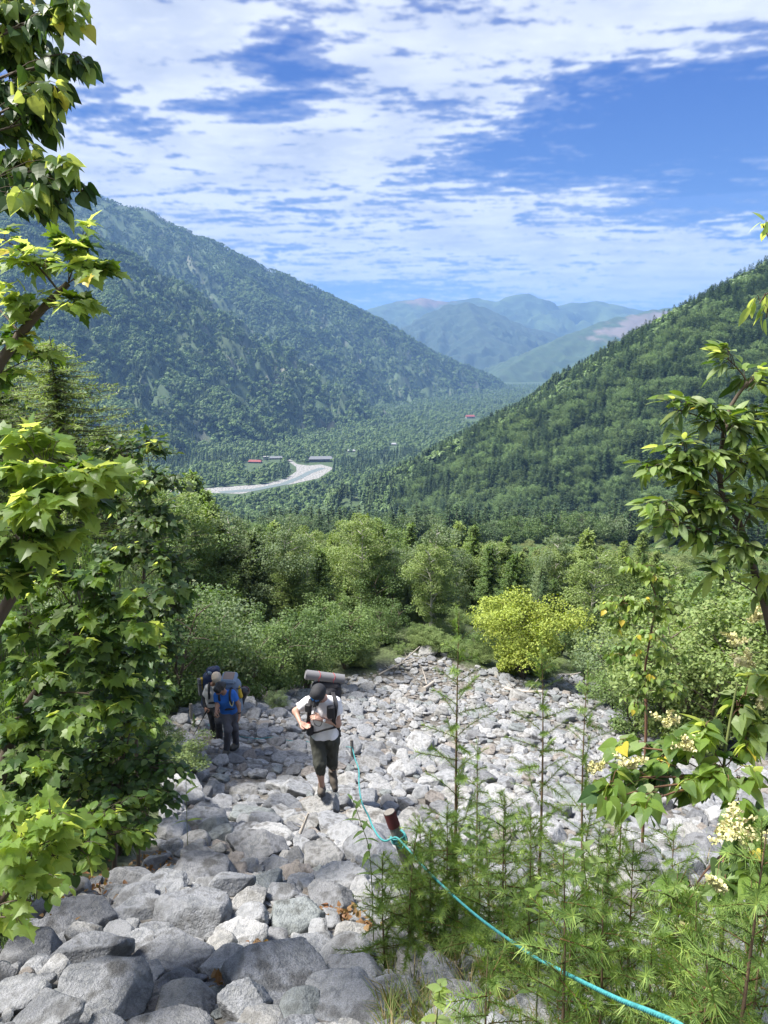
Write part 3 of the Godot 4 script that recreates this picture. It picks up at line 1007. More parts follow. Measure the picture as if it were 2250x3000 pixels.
func stones() -> void:
	var near := []
	var far := []
	for k in 12: near.append(stone_mesh(400 + k, 4, [46.0, 80.0, 130.0, 200.0][k % 4]))
	for k in 8: far.append(stone_mesh(440 + k, 3, [50.0, 90.0, 150.0][k % 3]))
	rng.seed = 1234
	var bed := Node3D.new()
	bed.name = "rocky_trail"
	add_child(bed)
	bed.set_meta("kind", "structure")
	var scree := Node3D.new()
	scree.name = "scree_slope"
	add_child(scree)
	scree.set_meta("kind", "structure")
	var grid := {}
	var all := []
	var fits := func(x: float, d: float, r: float, close: float) -> bool:
		var cx := floori(x / 0.6)
		var cd := floori(d / 0.6)
		for i in range(cx - 2, cx + 3):
			for j in range(cd - 2, cd + 3):
				for s in grid.get(Vector2i(i, j), []):
					var e: float = (s[2] + r) * close
					if (s[0] - x) * (s[0] - x) + (s[1] - d) * (s[1] - d) < e * e: return false
		return true
	var keep := func(x: float, d: float, r: float) -> void:
		var c := Vector2i(floori(x / 0.6), floori(d / 0.6))
		if not grid.has(c): grid[c] = []
		grid[c].append([x, d, r])
	# the big ones of the foreground, as they lie: middle, width and height in the photograph, tone
	for s in [[90, 2795, 230, 150, 3], [60, 2925, 190, 130, 1], [150, 2985, 220, 120, 0], [290, 2930, 330, 170, 1], [540, 2955, 230, 160, 2], [715, 2950, 170, 190, 0], [800, 2860, 370, 190, 1], [745, 2890, 150, 90, 0], [1035, 2860, 190, 180, 0], [1010, 2970, 330, 130, 0], [880, 2960, 150, 80, 6], [708, 2755, 180, 120, 4], [870, 2690, 165, 145, 6], [965, 2640, 145, 110, 3], [1005, 2575, 160, 120, 4], [565, 2680, 230, 160, 1],
			[270, 2790, 230, 150, 1], [515, 2820, 260, 140, 1], [400, 2865, 160, 80, 4], [600, 2565, 250, 110, 3], [750, 2490, 200, 110, 3], [735, 2395, 165, 80, 6], [820, 2360, 130, 100, 1], [645, 2355, 95, 65, 1], [945, 2515, 160, 95, 2], [730, 2640, 130, 90, 2], [155, 2730, 180, 90, 3], [340, 2590, 120, 100, 1], [240, 2680, 220, 110, 3], [400, 2670, 160, 85, 0], [400, 2630, 130, 70, 1], [490, 2600, 170, 75, 0], [645, 2450, 85, 65, 6], [715, 2450, 120, 65, 0],
			[585, 2395, 90, 60, 3], [630, 2315, 80, 60, 0], [1080, 2680, 160, 85, 0], [1030, 2740, 150, 85, 2], [450, 2535, 80, 80, 1], [160, 2850, 120, 60, 4], [640, 2790, 120, 100, 2], [470, 2740, 150, 80, 0], [920, 2780, 170, 110, 0], [1130, 2790, 170, 130, 3], [1170, 2920, 190, 140, 0], [1290, 2860, 170, 120, 1], [1340, 2960, 200, 130, 2], [1200, 2640, 150, 110, 3], [10, 2860, 100, 90, 3], [860, 2560, 120, 60, 5], [690, 2560, 90, 70, 5], [560, 2470, 110, 70, 2], [800, 2450, 140, 60, 4], [880, 2420, 130, 60, 2], [980, 2420, 140, 70, 0], [1830, 2710, 150, 100, 4], [1750, 2780, 170, 110, 0], [2100, 2890, 150, 100, 2], [1620, 2800, 170, 120, 1], [2240, 2970, 90, 90, 5], [1520, 2700, 160, 110, 3]]:
		var p := on_ground(s[0], s[1] + s[3] * 0.15)
		var zc := depth_of(p)
		var w: float = s[2] / F * zc * 0.50
		var h: float = s[3] / F * zc * 0.58
		all.append([p, Vector3(w, h, w * rnd(0.75, 0.95)), s[4], rnd(-0.25, 0.25), w])
		keep.call(p.x, -p.z, w * 0.95)
	# flat stones under the walkers' boots
	for s in step_stones:
		all.append([s[0], s[1], s[2], 0.0, s[1].x, true])
		keep.call(s[0].x, -s[0].z, s[1].x)
	# then the rest, large to small
	for pass_ in [[0.33, 160, 0.86, 40.0], [0.24, 1500, 0.84, 40.0], [0.17, 7000, 0.82, 40.0], [0.12, 26000, 0.80, 40.0], [0.08, 52000, 0.78, 32.0], [0.055, 30000, 0.78, 10.0], [0.035, 16000, 0.78, 6.0]]:
		for k in pass_[1]:
			var d: float = 1.2 + (pass_[3] - 1.2) * pow(rng.randf(), 1.35 if pass_[3] > 30.0 else 1.0)
			var x := rnd(-0.62, 0.75) * (d * 1.05 + 1.8)
			var near_us := d < 6.0 and x > -2.6
			if not near_us and not Geometry2D.is_point_in_polygon(Vector2(x, d), scree_poly): continue
			var r: float = pass_[0] * rnd(0.72, 1.3)
			if d < 5.0 and pass_[0] > 0.3: continue
			if not fits.call(x, d, r, pass_[2]): continue
			keep.call(x, d, r)
			var y := ground(x, d)
			var flat := rnd(0.5, 0.95)
			all.append([Vector3(x, y, -d), Vector3(r, r * flat, r * rnd(0.7, 1.1)), [0, 0, 1, 1, 2, 3, 4, 4, 0, 6, 1, 3, 0, 4, 2, 5][rng.randi() % 16], rnd(-0.45, 0.45), r])
	print("  stones laid: ", all.size())
	# the ones that show largest are pieces of their own
	var score := func(s: Array) -> float:
		var q := photo_of(s[0])
		if q.x < -60 or q.x > 2310 or q.y > 3100: return 0.0
		if depth_of(s[0]) < 0.5: return 0.0
		return s[4] / depth_of(s[0])
	all.sort_custom(func(a, b): return score.call(a) > score.call(b))
	var count := [0, 0]
	var rest := {}
	for s in all:
		var p: Vector3 = s[0]
		var d := -p.z
		var e := 0.3
		var up := Vector3(ground(p.x - e, d) - ground(p.x + e, d), 2.0 * e, ground(p.x, d + e) - ground(p.x, d - e)).normalized()
		var bas := basis_along(Vector3(0.2, 0, 1), (Vector3.UP * 0.6 + up * 0.4).normalized()) * Basis(Vector3(1, 0, 0.3).normalized(), s[3] * 0.8) * Basis(Vector3(0, 0, 1), s[3] * 0.5)
		var sc: Vector3 = s[1]
		var place := Transform3D(bas * Basis(Vector3.UP, rnd(-0.6, 0.6)) * Basis.from_scale(sc), p + Vector3(0, sc.y * rnd(0.2, 0.4), 0))
		if s.size() > 5: place = Transform3D(Basis(Vector3.UP, 0.4) * Basis.from_scale(sc), p)
		var on := 0 if d < 9.5 and p.x < 1.2 else 1
		if count[on] < 300 and score.call(s) > 0.004:
			count[on] += 1
			var o := part("stone", near[rng.randi() % 12] if d < 12.0 else far[rng.randi() % 8], M.stone[s[2]], bed if on == 0 else scree)
			o.transform = place
		else:
			var key := [on, (rng.randi() % 12) if d < 6.0 else 100 + rng.randi() % 8, s[2]]
			if not rest.has(key): rest[key] = []
			rest[key].append(place)
	var piles := []
	for host in [bed, scree]:
		var o := Node3D.new()
		o.name = "small_stones"
		host.add_child(o)
		o.set_meta("kind", "stuff")
		piles.append(o)
	for key in rest:
		multi("stones", near[key[1]] if key[1] < 100 else far[key[1] - 100], M.stone[key[2]], rest[key], PackedColorArray(), piles[key[0]])

var step_stones := []

# ---- leaves -------------------------------------------------------------------------------------------------
func leaf_mesh(kind: String) -> ArrayMesh:
	# lies along +z from its stalk, faces +y, one unit long
	var half := []
	var fold := 0.16
	var curl := 0.22
	match kind:
		"ovate": half = [[0.0, 0.0], [0.06, 0.26], [0.22, 0.37], [0.42, 0.34], [0.62, 0.23], [0.80, 0.11], [1.0, 0.0]]
		"round": half = [[0.0, 0.0], [0.1, 0.22], [0.3, 0.36], [0.55, 0.36], [0.78, 0.24], [0.92, 0.1], [1.0, 0.0]]
		"heart": half = [[0.06, 0.0], [-0.08, 0.16], [-0.04, 0.32], [0.14, 0.42], [0.36, 0.38], [0.6, 0.25], [0.82, 0.1], [1.0, 0.0]]
		"oblong": half = [[0.0, 0.0], [0.12, 0.12], [0.32, 0.18], [0.55, 0.18], [0.76, 0.12], [0.9, 0.05], [1.0, 0.0]]; curl = 0.3
		"lance": half = [[0.0, 0.0], [0.15, 0.09], [0.4, 0.13], [0.65, 0.09], [0.85, 0.04], [1.0, 0.0]]; curl = 0.4
		"maple": half = [[0.02, 0.0], [-0.06, 0.14], [0.04, 0.40], [0.16, 0.34], [0.24, 0.36], [0.48, 0.58], [0.47, 0.42], [0.52, 0.28], [0.66, 0.27], [0.74, 0.15], [1.0, 0.0]]; curl = 0.2
	var b := MB.new()
	var bend := func(x: float, z: float) -> Vector3:
		return Vector3(x, absf(x) * fold - curl * z * z, z)
	if kind == "maple" or kind == "heart":
		for s in [-1.0, 1.0]:
			var ctr: Vector3 = bend.call(0.0, 0.3)
			for k in half.size() - 1:
				var p: Vector3 = bend.call(half[k][1] * s, half[k][0])
				var q: Vector3 = bend.call(half[k + 1][1] * s, half[k + 1][0])
				if s > 0: b.face(ctr, p, q)
				else: b.face(ctr, q, p)
	else:
		for s in [-1.0, 1.0]:
			for k in half.size() - 1:
				var a: Vector3 = bend.call(0.0, half[k][0])
				var c: Vector3 = bend.call(0.0, half[k + 1][0])
				var p: Vector3 = bend.call(half[k][1] * s, half[k][0])
				var q: Vector3 = bend.call(half[k + 1][1] * s, half[k + 1][0])
				if s > 0: b.quad(a, p, q, c)
				else: b.quad(a, c, q, p)
	# faces look up
	for i in b.N.size():
		if b.N[i].y < 0.0: b.N[i] = -b.N[i]
	for i in range(0, b.I.size(), 3):
		var n := (b.V[b.I[i + 2]] - b.V[b.I[i]]).cross(b.V[b.I[i + 1]] - b.V[b.I[i]])
		if n.y < 0.0:
			var t := b.I[i + 1]
			b.I[i + 1] = b.I[i + 2]
			b.I[i + 2] = t
	return b.done()

var leaf_of := {}

func soften(m: ArrayMesh) -> ArrayMesh:
	return m

# a leafy plant whose sprays are given by where they show in the photograph and how far off they are:
# clusters [px, py, depth, half width px, half height px, leaves], trunk [[px, py, depth], ...]
func leafy_plant(called: String, label: String, category: String, trunk: Array, thick: float, clusters: Array, kind: String, size: float, tones: Array, opt := {}) -> Node3D:
	var base: Vector3 = at(trunk[0][0], trunk[0][1], trunk[0][2])
	base.y = ground(base.x, -base.z)
	var o := thing(called, base, label, category, opt.get("group", ""))
	var line := [base]
	for k in range(1, trunk.size()): line.append(at(trunk[k][0], trunk[k][1], trunk[k][2]))
	var rel := []
	var rad := []
	for k in line.size():
		rel.append(line[k] - base)
		rad.append(lerpf(thick, thick * 0.3, float(k) / maxf(1.0, line.size() - 1)))
	var tb := MB.new()
	var rs := resample(rel, 4)
	tb.tube(rs, tapers(thick, thick * 0.3, rs.size() - 1), 8)
	part("trunk", tb.done(), opt.get("bark", M.twig), o)
	var droop: float = opt.get("droop", 0.35)
	var per: int = opt.get("per", 6)
	var sites := []
	for c in clusters:
		var ctr := at(c[0], c[1], c[2])
		var rx: float = c[3] / F * c[2]
		var ry: float = c[4] / F * c[2]
		var rz: float = maxf(rx, ry) * opt.get("deep", 0.8)
		# the bough that carries the spray springs from the trunk below it
		var from: Vector3 = rs[0]
		var best := 1e9
		for q: Vector3 in rs:
			var w := (q + base - ctr).length() + maxf(0.0, (q + base).y - ctr.y + 0.1) * 1.5
			if w < best:
				best = w
				from = q
		var bb := MB.new()
		var end := ctr - base
		var bough := curve_pts(from, end, Vector3(0, best * 0.06, 0), 5)
		bb.tube(bough, tapers(clampf(best * 0.012, 0.003, thick * 0.6), 0.0025, 5), 5)
		var left: int = int(c[5] * opt.get("more", 1.8))
		while left > 0:
			var dir := any_dir()
			var far := pow(rng.randf(), 0.45)
			var tip := end + Vector3(dir.x * rx, dir.y * ry, dir.z * rz) * far
			var start: Vector3 = bough[2 + rng.randi() % 4].lerp(tip, 0.25)
			var run := tip - start
			if run.length() > size * 5.0: start = tip - run.normalized() * size * 5.0
			var lift := Vector3(0, size * 0.4, 0)
			bb.tube(curve_pts(start, tip, lift, 3), tapers(0.0022, 0.0010, 3), 3)
			var n := mini(left, per + rng.randi() % 3 - 1)
			left -= maxi(1, n)
			var ax := (tip - start).normalized()
			var g := rnd(0.85, 1.15)
			for k in n:
				var t := 0.2 + 0.8 * (k + 0.6) / n
				var p := start.lerp(tip, t) + lift * (4.0 * t * (1.0 - t))
				var side := ax.cross(Vector3.UP).normalized() * (1.0 if k % 2 == 0 else -1.0)
				var ld := (ax * rnd(0.3, 0.8) + side * rnd(0.5, 1.0) + any_dir() * 0.35 + Vector3(0, -droop * rnd(0.4, 1.6), 0))
				if k == n - 1: ld = ax + Vector3(0, -droop, 0)
				var up: Vector3 = (Vector3.UP + any_dir() * opt.get("toss", 0.55)).normalized()
				var s := size * rnd(0.65, 1.15)
				p += ld.normalized() * size * 0.15
				sites.append([Transform3D(basis_along(ld, up).scaled(Vector3.ONE * s), p), g * rnd(0.85, 1.15), (p - end).normalized().dot((-(end + base)).normalized())])
		part("branch", bb.done(), opt.get("twig", M.twig), o)
	# leaves that lie to the front and are large in the picture are pieces of their own
	sites.sort_custom(func(a, b): return a[2] > b[2])
	var singles := 0
	var most: int = opt.get("singles", 260)
	var rest := []
	var tints := PackedColorArray()
	for s in sites:
		var w: Vector3 = s[0].origin + base
		var q := photo_of(w)
		var odd: bool = rng.randf() < opt.get("odd", 0.0)
		if singles < most and q.x > -40 and q.x < 2290 and q.y > -40 and q.y < 3040 and size / depth_of(w) * F > 10.0:
			singles += 1
			var m := part("leaf", leaf_of[kind], M.leaf_odd if odd else tones[rng.randi() % tones.size()], o)
			m.transform = s[0]
		else:
			rest.append(s[0])
			var g: float = s[1]
			var tone: Color = tones[rng.randi() % tones.size()].albedo_color.srgb_to_linear()
			tints.append(Color(tone.r * g * rnd(0.9, 1.1), tone.g * g, tone.b * g))
	if rest.size():
		var f := multi("foliage", leaf_of[kind], opt.get("mass", M.leaf_mass), rest, tints, o)
		f.set_meta("kind", "stuff")
	return o

func resample(pts: Array, per: int) -> Array:
	var out := []
	for k in pts.size() - 1:
		var a: Vector3 = pts[maxi(k - 1, 0)]
		var b: Vector3 = pts[k]
		var c: Vector3 = pts[k + 1]
		var d: Vector3 = pts[mini(k + 2, pts.size() - 1)]
		for j in per:
			out.append(b.cubic_interpolate(c, a, d, float(j) / per))
	out.append(pts[-1])
	return out

# ---- larch saplings ---------------------------------------------------------------------------------------------
var sprays := []

func needle_spray(sd: int, long: float, wide: float) -> ArrayMesh:
	# a shoot along +z set round with soft single needles
	rng.seed = sd
	var b := MB.new()
	var sag := rnd(-0.05, 0.22) * long
	var line := curve_pts(Vector3.ZERO, Vector3(rnd(-0.05, 0.05) * long, -sag * 0.5, long), Vector3(0, rnd(0.0, 0.07) * long, 0), 6)
	b.tube(line, tapers(0.0018 + long * 0.004, 0.0009, 6), 4, Color(0.16, 0.10, 0.045))
	var side_shoots := [[line, 1.0]]
	if long > 0.3:
		for k in int(long * 12):
			var t := rnd(0.15, 0.8)
			var p: Vector3 = line[int(t * 6)]
			var s := -1.0 if k % 2 == 0 else 1.0
			var q := p + Vector3(s * rnd(0.5, 0.9), rnd(-0.25, 0.1), rnd(0.5, 0.9)).normalized() * long * rnd(0.18, 0.36) * (1.1 - t)
			var l2 := curve_pts(p, q, Vector3(0, 0.01, 0), 3)
			b.tube(l2, tapers(0.0014, 0.0008, 3), 3, Color(0.18, 0.13, 0.05))
			side_shoots.append([l2, 0.85])
	for sh in side_shoots:
		var l: Array = sh[0]
		var whole: float = (l[-1] - l[0]).length()
		var n := int(whole / 0.0016)
		for k in n:
			var t := (k + rng.randf()) / n
			var f := t * (l.size() - 1)
			var i := mini(int(f), l.size() - 2)
			var p: Vector3 = l[i].lerp(l[i + 1], f - i)
			var ax: Vector3 = (l[i + 1] - l[i]).normalized()
			var out := ax.cross(any_dir()).normalized()
			var d := (out + ax * rnd(0.25, 0.8) + Vector3(0, 0.12, 0)).normalized()
			var s: float = rnd(0.024, 0.042) * sh[1] * wide
			var w := ax.cross(out).normalized() * 0.0017
			var g := rnd(0.75, 1.25)
			var col := Color(0.14, 0.24, 0.07).lerp(Color(0.26, 0.36, 0.10), rng.randf() * 0.8)
			if t > 0.9: col = Color(0.26, 0.36, 0.09)
			var nn := w.cross(d).normalized()
			if nn.y < 0.0: nn = -nn
			b.soft_quad(p - w, p + w, p + d * s + w * 0.3 + Vector3(0, -s * 0.12, 0), p + d * s - w * 0.3 + Vector3(0, -s * 0.12, 0), nn, Color(col.r * g, col.g * g, col.b * g))
	return b.done()

func larch_sapling(label: String, base: Vector3, top: Vector3, reach: float, dense: float, bare := 0.1) -> void:
	base.y = ground(base.x, -base.z) - 0.02
	var o := thing("larch_sapling", base, label, "sapling", "larch saplings beside the rope")
	var h := (top - base).length()
	var up := top - base
	var b := MB.new()
	b.tube(curve_pts(Vector3.ZERO, up, Vector3(rnd(-0.02, 0.02), 0, rnd(-0.02, 0.02)) * h, 8), tapers(0.004 + h * 0.0055, 0.0016, 8), 6)
	part("stem", b.done(), M.sapling_bark, o)
	var n := int(h * 22.0 * dense)
	for k in n:
		var t := lerpf(bare, 0.97, (k + rng.randf()) / n)
		var long := reach * pow(1.0 - t, 0.62) * rnd(0.6, 1.1) + 0.05
		var v := 0
		for i in 3:
			if long > [0.0, 0.17, 0.36][i]: v = i
		var a := k * 2.4 + rnd(-0.5, 0.5)
		var d := Vector3(cos(a), rnd(-0.1, 0.5) + t * 0.5, sin(a))
		var m := part("branch", sprays[v * 3 + rng.randi() % 3], M.needle, o)
		m.transform = Transform3D(basis_along(d, Vector3.UP).scaled(Vector3.ONE * long / [0.12, 0.26, 0.5][v]), up * t)
	# the leading shoot
	var lead := part("branch", sprays[3 + rng.randi() % 3], M.needle, o)
	lead.transform = Transform3D(basis_along(up, Vector3(0.2, 0.1, 1)).scaled(Vector3.ONE * minf(1.0, h * 0.5)), up * 0.9)

func herb(called: String, label: String, pts: Array, kind: String, size: float, pairs: int, tones: Array) -> void:
	# an upright stem with leaves set along it
	var base: Vector3 = at(pts[0][0], pts[0][1], pts[0][2])
	var g := ground(base.x, -base.z)
	base.y = g - 0.01
	var o := thing(called, base, label, "plant")
	var line := [Vector3.ZERO]
	for k in range(1, pts.size()): line.append(at(pts[k][0], pts[k][1], pts[k][2]) - base)
	var rs := resample(line, 6)
	var b := MB.new()
	b.tube(rs, tapers(0.004, 0.0018, rs.size() - 1), 5)
	part("stem", b.done(), M.stalk, o)
	for k in pairs:
		var t := 0.25 + 0.75 * (k + 0.5) / pairs
		var p: Vector3 = rs[mini(int(t * (rs.size() - 1)), rs.size() - 1)]
		for s in 2:
			var a := k * 1.7 + s * PI + rnd(-0.4, 0.4)
			var d := Vector3(cos(a), rnd(-0.1, 0.45), sin(a))
			var m := part("leaf", leaf_of[kind], tones[rng.randi() % tones.size()], o)
			m.transform = Transform3D(basis_along(d, Vector3.UP + any_dir() * 0.3).scaled(Vector3.ONE * size * rnd(0.7, 1.1) * (1.1 - 0.45 * t)), p)

func flower_spray(o: Node3D, ctr: Vector3, rx: float, ry: float) -> void:
	# a loose panicle of small winged blossoms
	var b := MB.new()
	for q in int(clampf(rx * 60.0, 3, 9)):
		var dir := Vector3(rnd(-1, 1), rnd(-0.2, 0.8), rnd(-0.8, 0.8))
		var e := ctr + Vector3(dir.x * rx, dir.y * ry, dir.z * rx)
		var s := ctr + Vector3(-dir.x * rx * 0.4, -ry * 0.5, 0)
		b.tube([s, e], [0.0014, 0.0008], 3, Color(0.28, 0.2, 0.1))
		for k in 60:
			var t := rnd(0.05, 1.0)
			var p := s.lerp(e, t) + any_dir() * rnd(0.003, 0.017)
			var n := any_dir()
			var bas := basis_along(n.cross(any_dir()), n)
			var z := rnd(0.005, 0.011)
			var c := Color(0.66, 0.60, 0.36).lerp(Color(0.55, 0.56, 0.24), rng.randf())
			b.soft_quad(p - bas.z * z, p + bas.x * z * 0.8, p + bas.z * z, p - bas.x * z * 0.8, n, c)
	var m := part("flower_cluster", b.done(), M.blossom, o)
	m.set_meta("kind", "stuff")

func foreground_plants() -> void:
	for k in ["ovate", "round", "heart", "oblong", "lance", "maple"]: leaf_of[k] = leaf_mesh(k)
	for k in 9: sprays.append(needle_spray(700 + k, [0.12, 0.26, 0.5][k / 3], [1.1, 1.0, 1.0][k / 3]))
	rng.seed = 4242
	# left side, from the top of the picture down
	leafy_plant("linden_tree", "dark heart leaved branches hanging into the top left corner of the sky", "tree",
		[[-700, 2900, 2.7], [-520, 2000, 2.7], [-330, 900, 2.7], [-200, 200, 2.7], [-150, -300, 2.7]], 0.07,
		[[60, 40, 2.6, 110, 70, 42], [210, 60, 2.5, 80, 70, 26], [110, 150, 2.7, 110, 70, 44], [230, 180, 2.5, 50, 40, 11], [60, 260, 2.6, 80, 60, 26], [170, 270, 2.5, 80, 40, 20], [50, 360, 2.7, 70, 50, 22], [150, 350, 2.6, 50, 50, 11], [60, 470, 2.6, 70, 60, 24], [180, 510, 2.5, 80, 40, 22], [110, 580, 2.5, 110, 50, 30], [-150, 150, 2.8, 150, 350, 90], [-200, 550, 2.9, 150, 250, 60], [240, 560, 2.5, 40, 40, 8]],
		"ovate", 0.068, [M.lf_linden, M.lf_linden2], {"droop": 1.2, "toss": 0.8, "odd": 0.02, "deep": 0.9, "more": 3.2})
	leafy_plant("maple_tree", "yellow green maple with branches lifted against the far mountain", "tree",
		[[-300, 2500, 3.7], [-200, 1800, 3.7], [-60, 1200, 3.7], [60, 980, 3.7], [200, 830, 3.7]], 0.05,
		[[100, 770, 3.7, 120, 60, 46], [210, 720, 3.6, 80, 50, 26], [270, 650, 3.6, 25, 50, 6], [260, 800, 3.6, 90, 50, 26], [310, 770, 3.6, 35, 20, 6], [70, 880, 3.7, 110, 60, 40], [200, 890, 3.6, 90, 50, 26], [60, 990, 3.7, 80, 60, 28], [10, 700, 3.8, 40, 40, 8], [-80, 850, 3.9, 90, 160, 40], [130, 1040, 3.8, 100, 30, 18], [20, 1100, 3.8, 70, 60, 22]],
		"maple", 0.082, [M.lf_lime, M.lf_lime2, M.lf_green], {"droop": 0.35, "toss": 0.5, "odd": 0.02})
	leafy_plant("maple_tree", "large leaved green maple filling the left edge at mid height", "tree",
		[[-250, 2700, 3.3], [-120, 2100, 3.3], [60, 1700, 3.3], [180, 1480, 3.2]], 0.045,
		[[90, 1290, 3.4, 110, 50, 26], [70, 1390, 3.2, 110, 60, 34], [230, 1390, 3.2, 130, 50, 30], [110, 1490, 3.1, 120, 60, 34], [250, 1470, 3.3, 90, 60, 24], [60, 1590, 3.1, 90, 70, 28], [180, 1580, 3.2, 90, 60, 22], [330, 1400, 3.3, 50, 30, 8], [40, 1700, 3.2, 70, 60, 20], [-90, 1450, 3.4, 90, 250, 50]],
		"maple", 0.098, [M.lf_green, M.lf_lime2, M.lf_mid], {"droop": 0.5, "toss": 0.6, "singles": 290, "more": 2.3})
	leafy_plant("alder_tree", "grey green small leaved tree behind the left maples", "tree",
		[[300, 2250, 6.4], [370, 2000, 6.2], [420, 1700, 6.1], [440, 1400, 6.0]], 0.022,
		[[430, 1310, 6.0, 100, 50, 70], [330, 1330, 6.2, 80, 60, 60], [430, 1420, 5.9, 120, 60, 110], [330, 1470, 6.0, 90, 70, 90], [460, 1530, 5.8, 100, 70, 110], [380, 1620, 5.9, 120, 70, 120], [500, 1650, 5.8, 70, 80, 80], [460, 1760, 5.7, 110, 80, 120], [520, 1780, 5.7, 50, 80, 50], [470, 1890, 5.6, 100, 80, 120], [400, 1970, 5.6, 110, 80, 120], [300, 1850, 5.9, 110, 100, 120], [440, 2060, 5.6, 70, 60, 60]],
		"ovate", 0.068, [M.lf_grey, M.lf_grey2, M.lf_mid], {"droop": 0.4, "toss": 0.8, "singles": 260, "more": 2.6})
	leafy_plant("maple_tree", "maple spreading flat leafy boughs above the left shrubs", "tree",
		[[-140, 2550, 4.1], [20, 2200, 4.1], [170, 1950, 4.1], [260, 1800, 4.0]], 0.04,
		[[150, 1700, 4.1, 130, 50, 50], [300, 1690, 4.0, 90, 40, 30], [370, 1760, 4.0, 110, 40, 40], [500, 1745, 4.0, 60, 30, 14], [420, 1830, 3.9, 90, 50, 34], [250, 1790, 4.0, 130, 50, 46], [90, 1820, 4.1, 120, 70, 50], [260, 1900, 3.9, 130, 60, 50], [120, 1960, 4.0, 130, 80, 60], [330, 1980, 3.9, 90, 60, 34], [230, 2080, 3.9, 130, 80, 56], [60, 2130, 4.0, 110, 90, 50], [420, 1930, 3.9, 70, 40, 20], [380, 2060, 3.9, 80, 50, 26], [130, 2230, 3.8, 130, 70, 44]],
		"maple", 0.078, [M.lf_green, M.lf_lime2, M.lf_mid], {"droop": 0.45, "toss": 0.6, "singles": 300, "more": 2.6})
	leafy_plant("leafy_shrub", "small leaved shrub reaching twigs out over the left stones", "shrub",
		[[-40, 2560, 4.5], [130, 2420, 4.4], [320, 2300, 4.2], [380, 2150, 4.1]], 0.013,
		[[390, 2130, 4.4, 80, 70, 80], [330, 2200, 4.2, 110, 80, 110], [450, 2230, 4.1, 80, 60, 70], [520, 2260, 4.0, 50, 30, 22], [230, 2280, 4.2, 130, 90, 120], [360, 2320, 4.0, 110, 60, 90], [480, 2350, 3.9, 60, 40, 30], [300, 2410, 3.9, 110, 60, 70], [430, 2420, 3.8, 60, 30, 22], [150, 2400, 4.1, 110, 90, 100], [200, 2520, 3.9, 90, 50, 50], [480, 2190, 4.2, 35, 25, 12], [60, 2260, 4.2, 100, 110, 100], [60, 2420, 3.9, 100, 90, 90], [130, 2560, 3.6, 90, 50, 50], [270, 2480, 3.8, 80, 40, 40]],
		"round", 0.05, [M.lf_green, M.lf_mid, M.lf_grey2], {"droop": 0.3, "toss": 0.6, "odd": 0.01, "singles": 300, "more": 2.6})
	leafy_plant("maple_sapling", "bright maple sapling with big leaves in the lower left corner", "sapling",
		[[-150, 2950, 2.7], [-60, 2760, 2.7], [30, 2600, 2.7], [80, 2450, 2.7]], 0.022,
		[[60, 2370, 2.8, 90, 60, 20], [150, 2400, 2.7, 80, 60, 18], [210, 2440, 2.7, 50, 40, 8], [60, 2480, 2.6, 100, 60, 22], [170, 2500, 2.7, 60, 50, 10], [50, 2580, 2.6, 80, 60, 16], [100, 2640, 2.6, 40, 30, 5], [80, 2700, 2.6, 35, 18, 4], [20, 2680, 2.7, 40, 50, 7], [-80, 2500, 2.8, 80, 200, 24]],
		"maple", 0.078, [M.lf_lime2, M.lf_green, M.lf_lime2], {"droop": 0.5, "toss": 0.8, "per": 4, "more": 1.7})
	leafy_plant("leafy_shrub", "low bright shrub spilling over the stones below the left maples", "shrub",
		[[-160, 2680, 3.7], [30, 2560, 3.6], [200, 2450, 3.6], [260, 2380, 3.6]], 0.012,
		[[180, 2420, 3.6, 120, 70, 90], [320, 2390, 3.7, 110, 60, 80], [90, 2500, 3.4, 110, 70, 80], [250, 2500, 3.5, 110, 50, 70], [130, 2600, 3.3, 90, 45, 45], [40, 2640, 3.2, 60, 50, 34], [380, 2460, 3.7, 70, 40, 40], [450, 2330, 3.9, 60, 40, 30]],
		"round", 0.058, [M.lf_green, M.lf_lime2, M.lf_mid], {"droop": 0.4, "toss": 0.7, "singles": 280, "more": 1.8})
	leafy_plant("leafy_shrub", "fresh green bush beside the trail left of the two walkers", "shrub",
		[[380, 2240, 6.8], [400, 2100, 6.8], [430, 1950, 6.8], [440, 1850, 6.8]], 0.02,
		[[420, 1820, 6.8, 110, 70, 120], [500, 1900, 6.8, 50, 70, 60], [400, 1930, 6.7, 110, 70, 120], [460, 2010, 6.6, 60, 60, 70], [380, 2050, 6.6, 100, 70, 120], [440, 2110, 6.5, 60, 50, 60], [330, 2130, 6.5, 100, 60, 100], [270, 1960, 6.8, 100, 90, 110]],
		"ovate", 0.075, [M.lf_green, M.lf_lime2, M.lf_grey2], {"droop": 0.4, "toss": 0.7, "singles": 240, "more": 1.8})
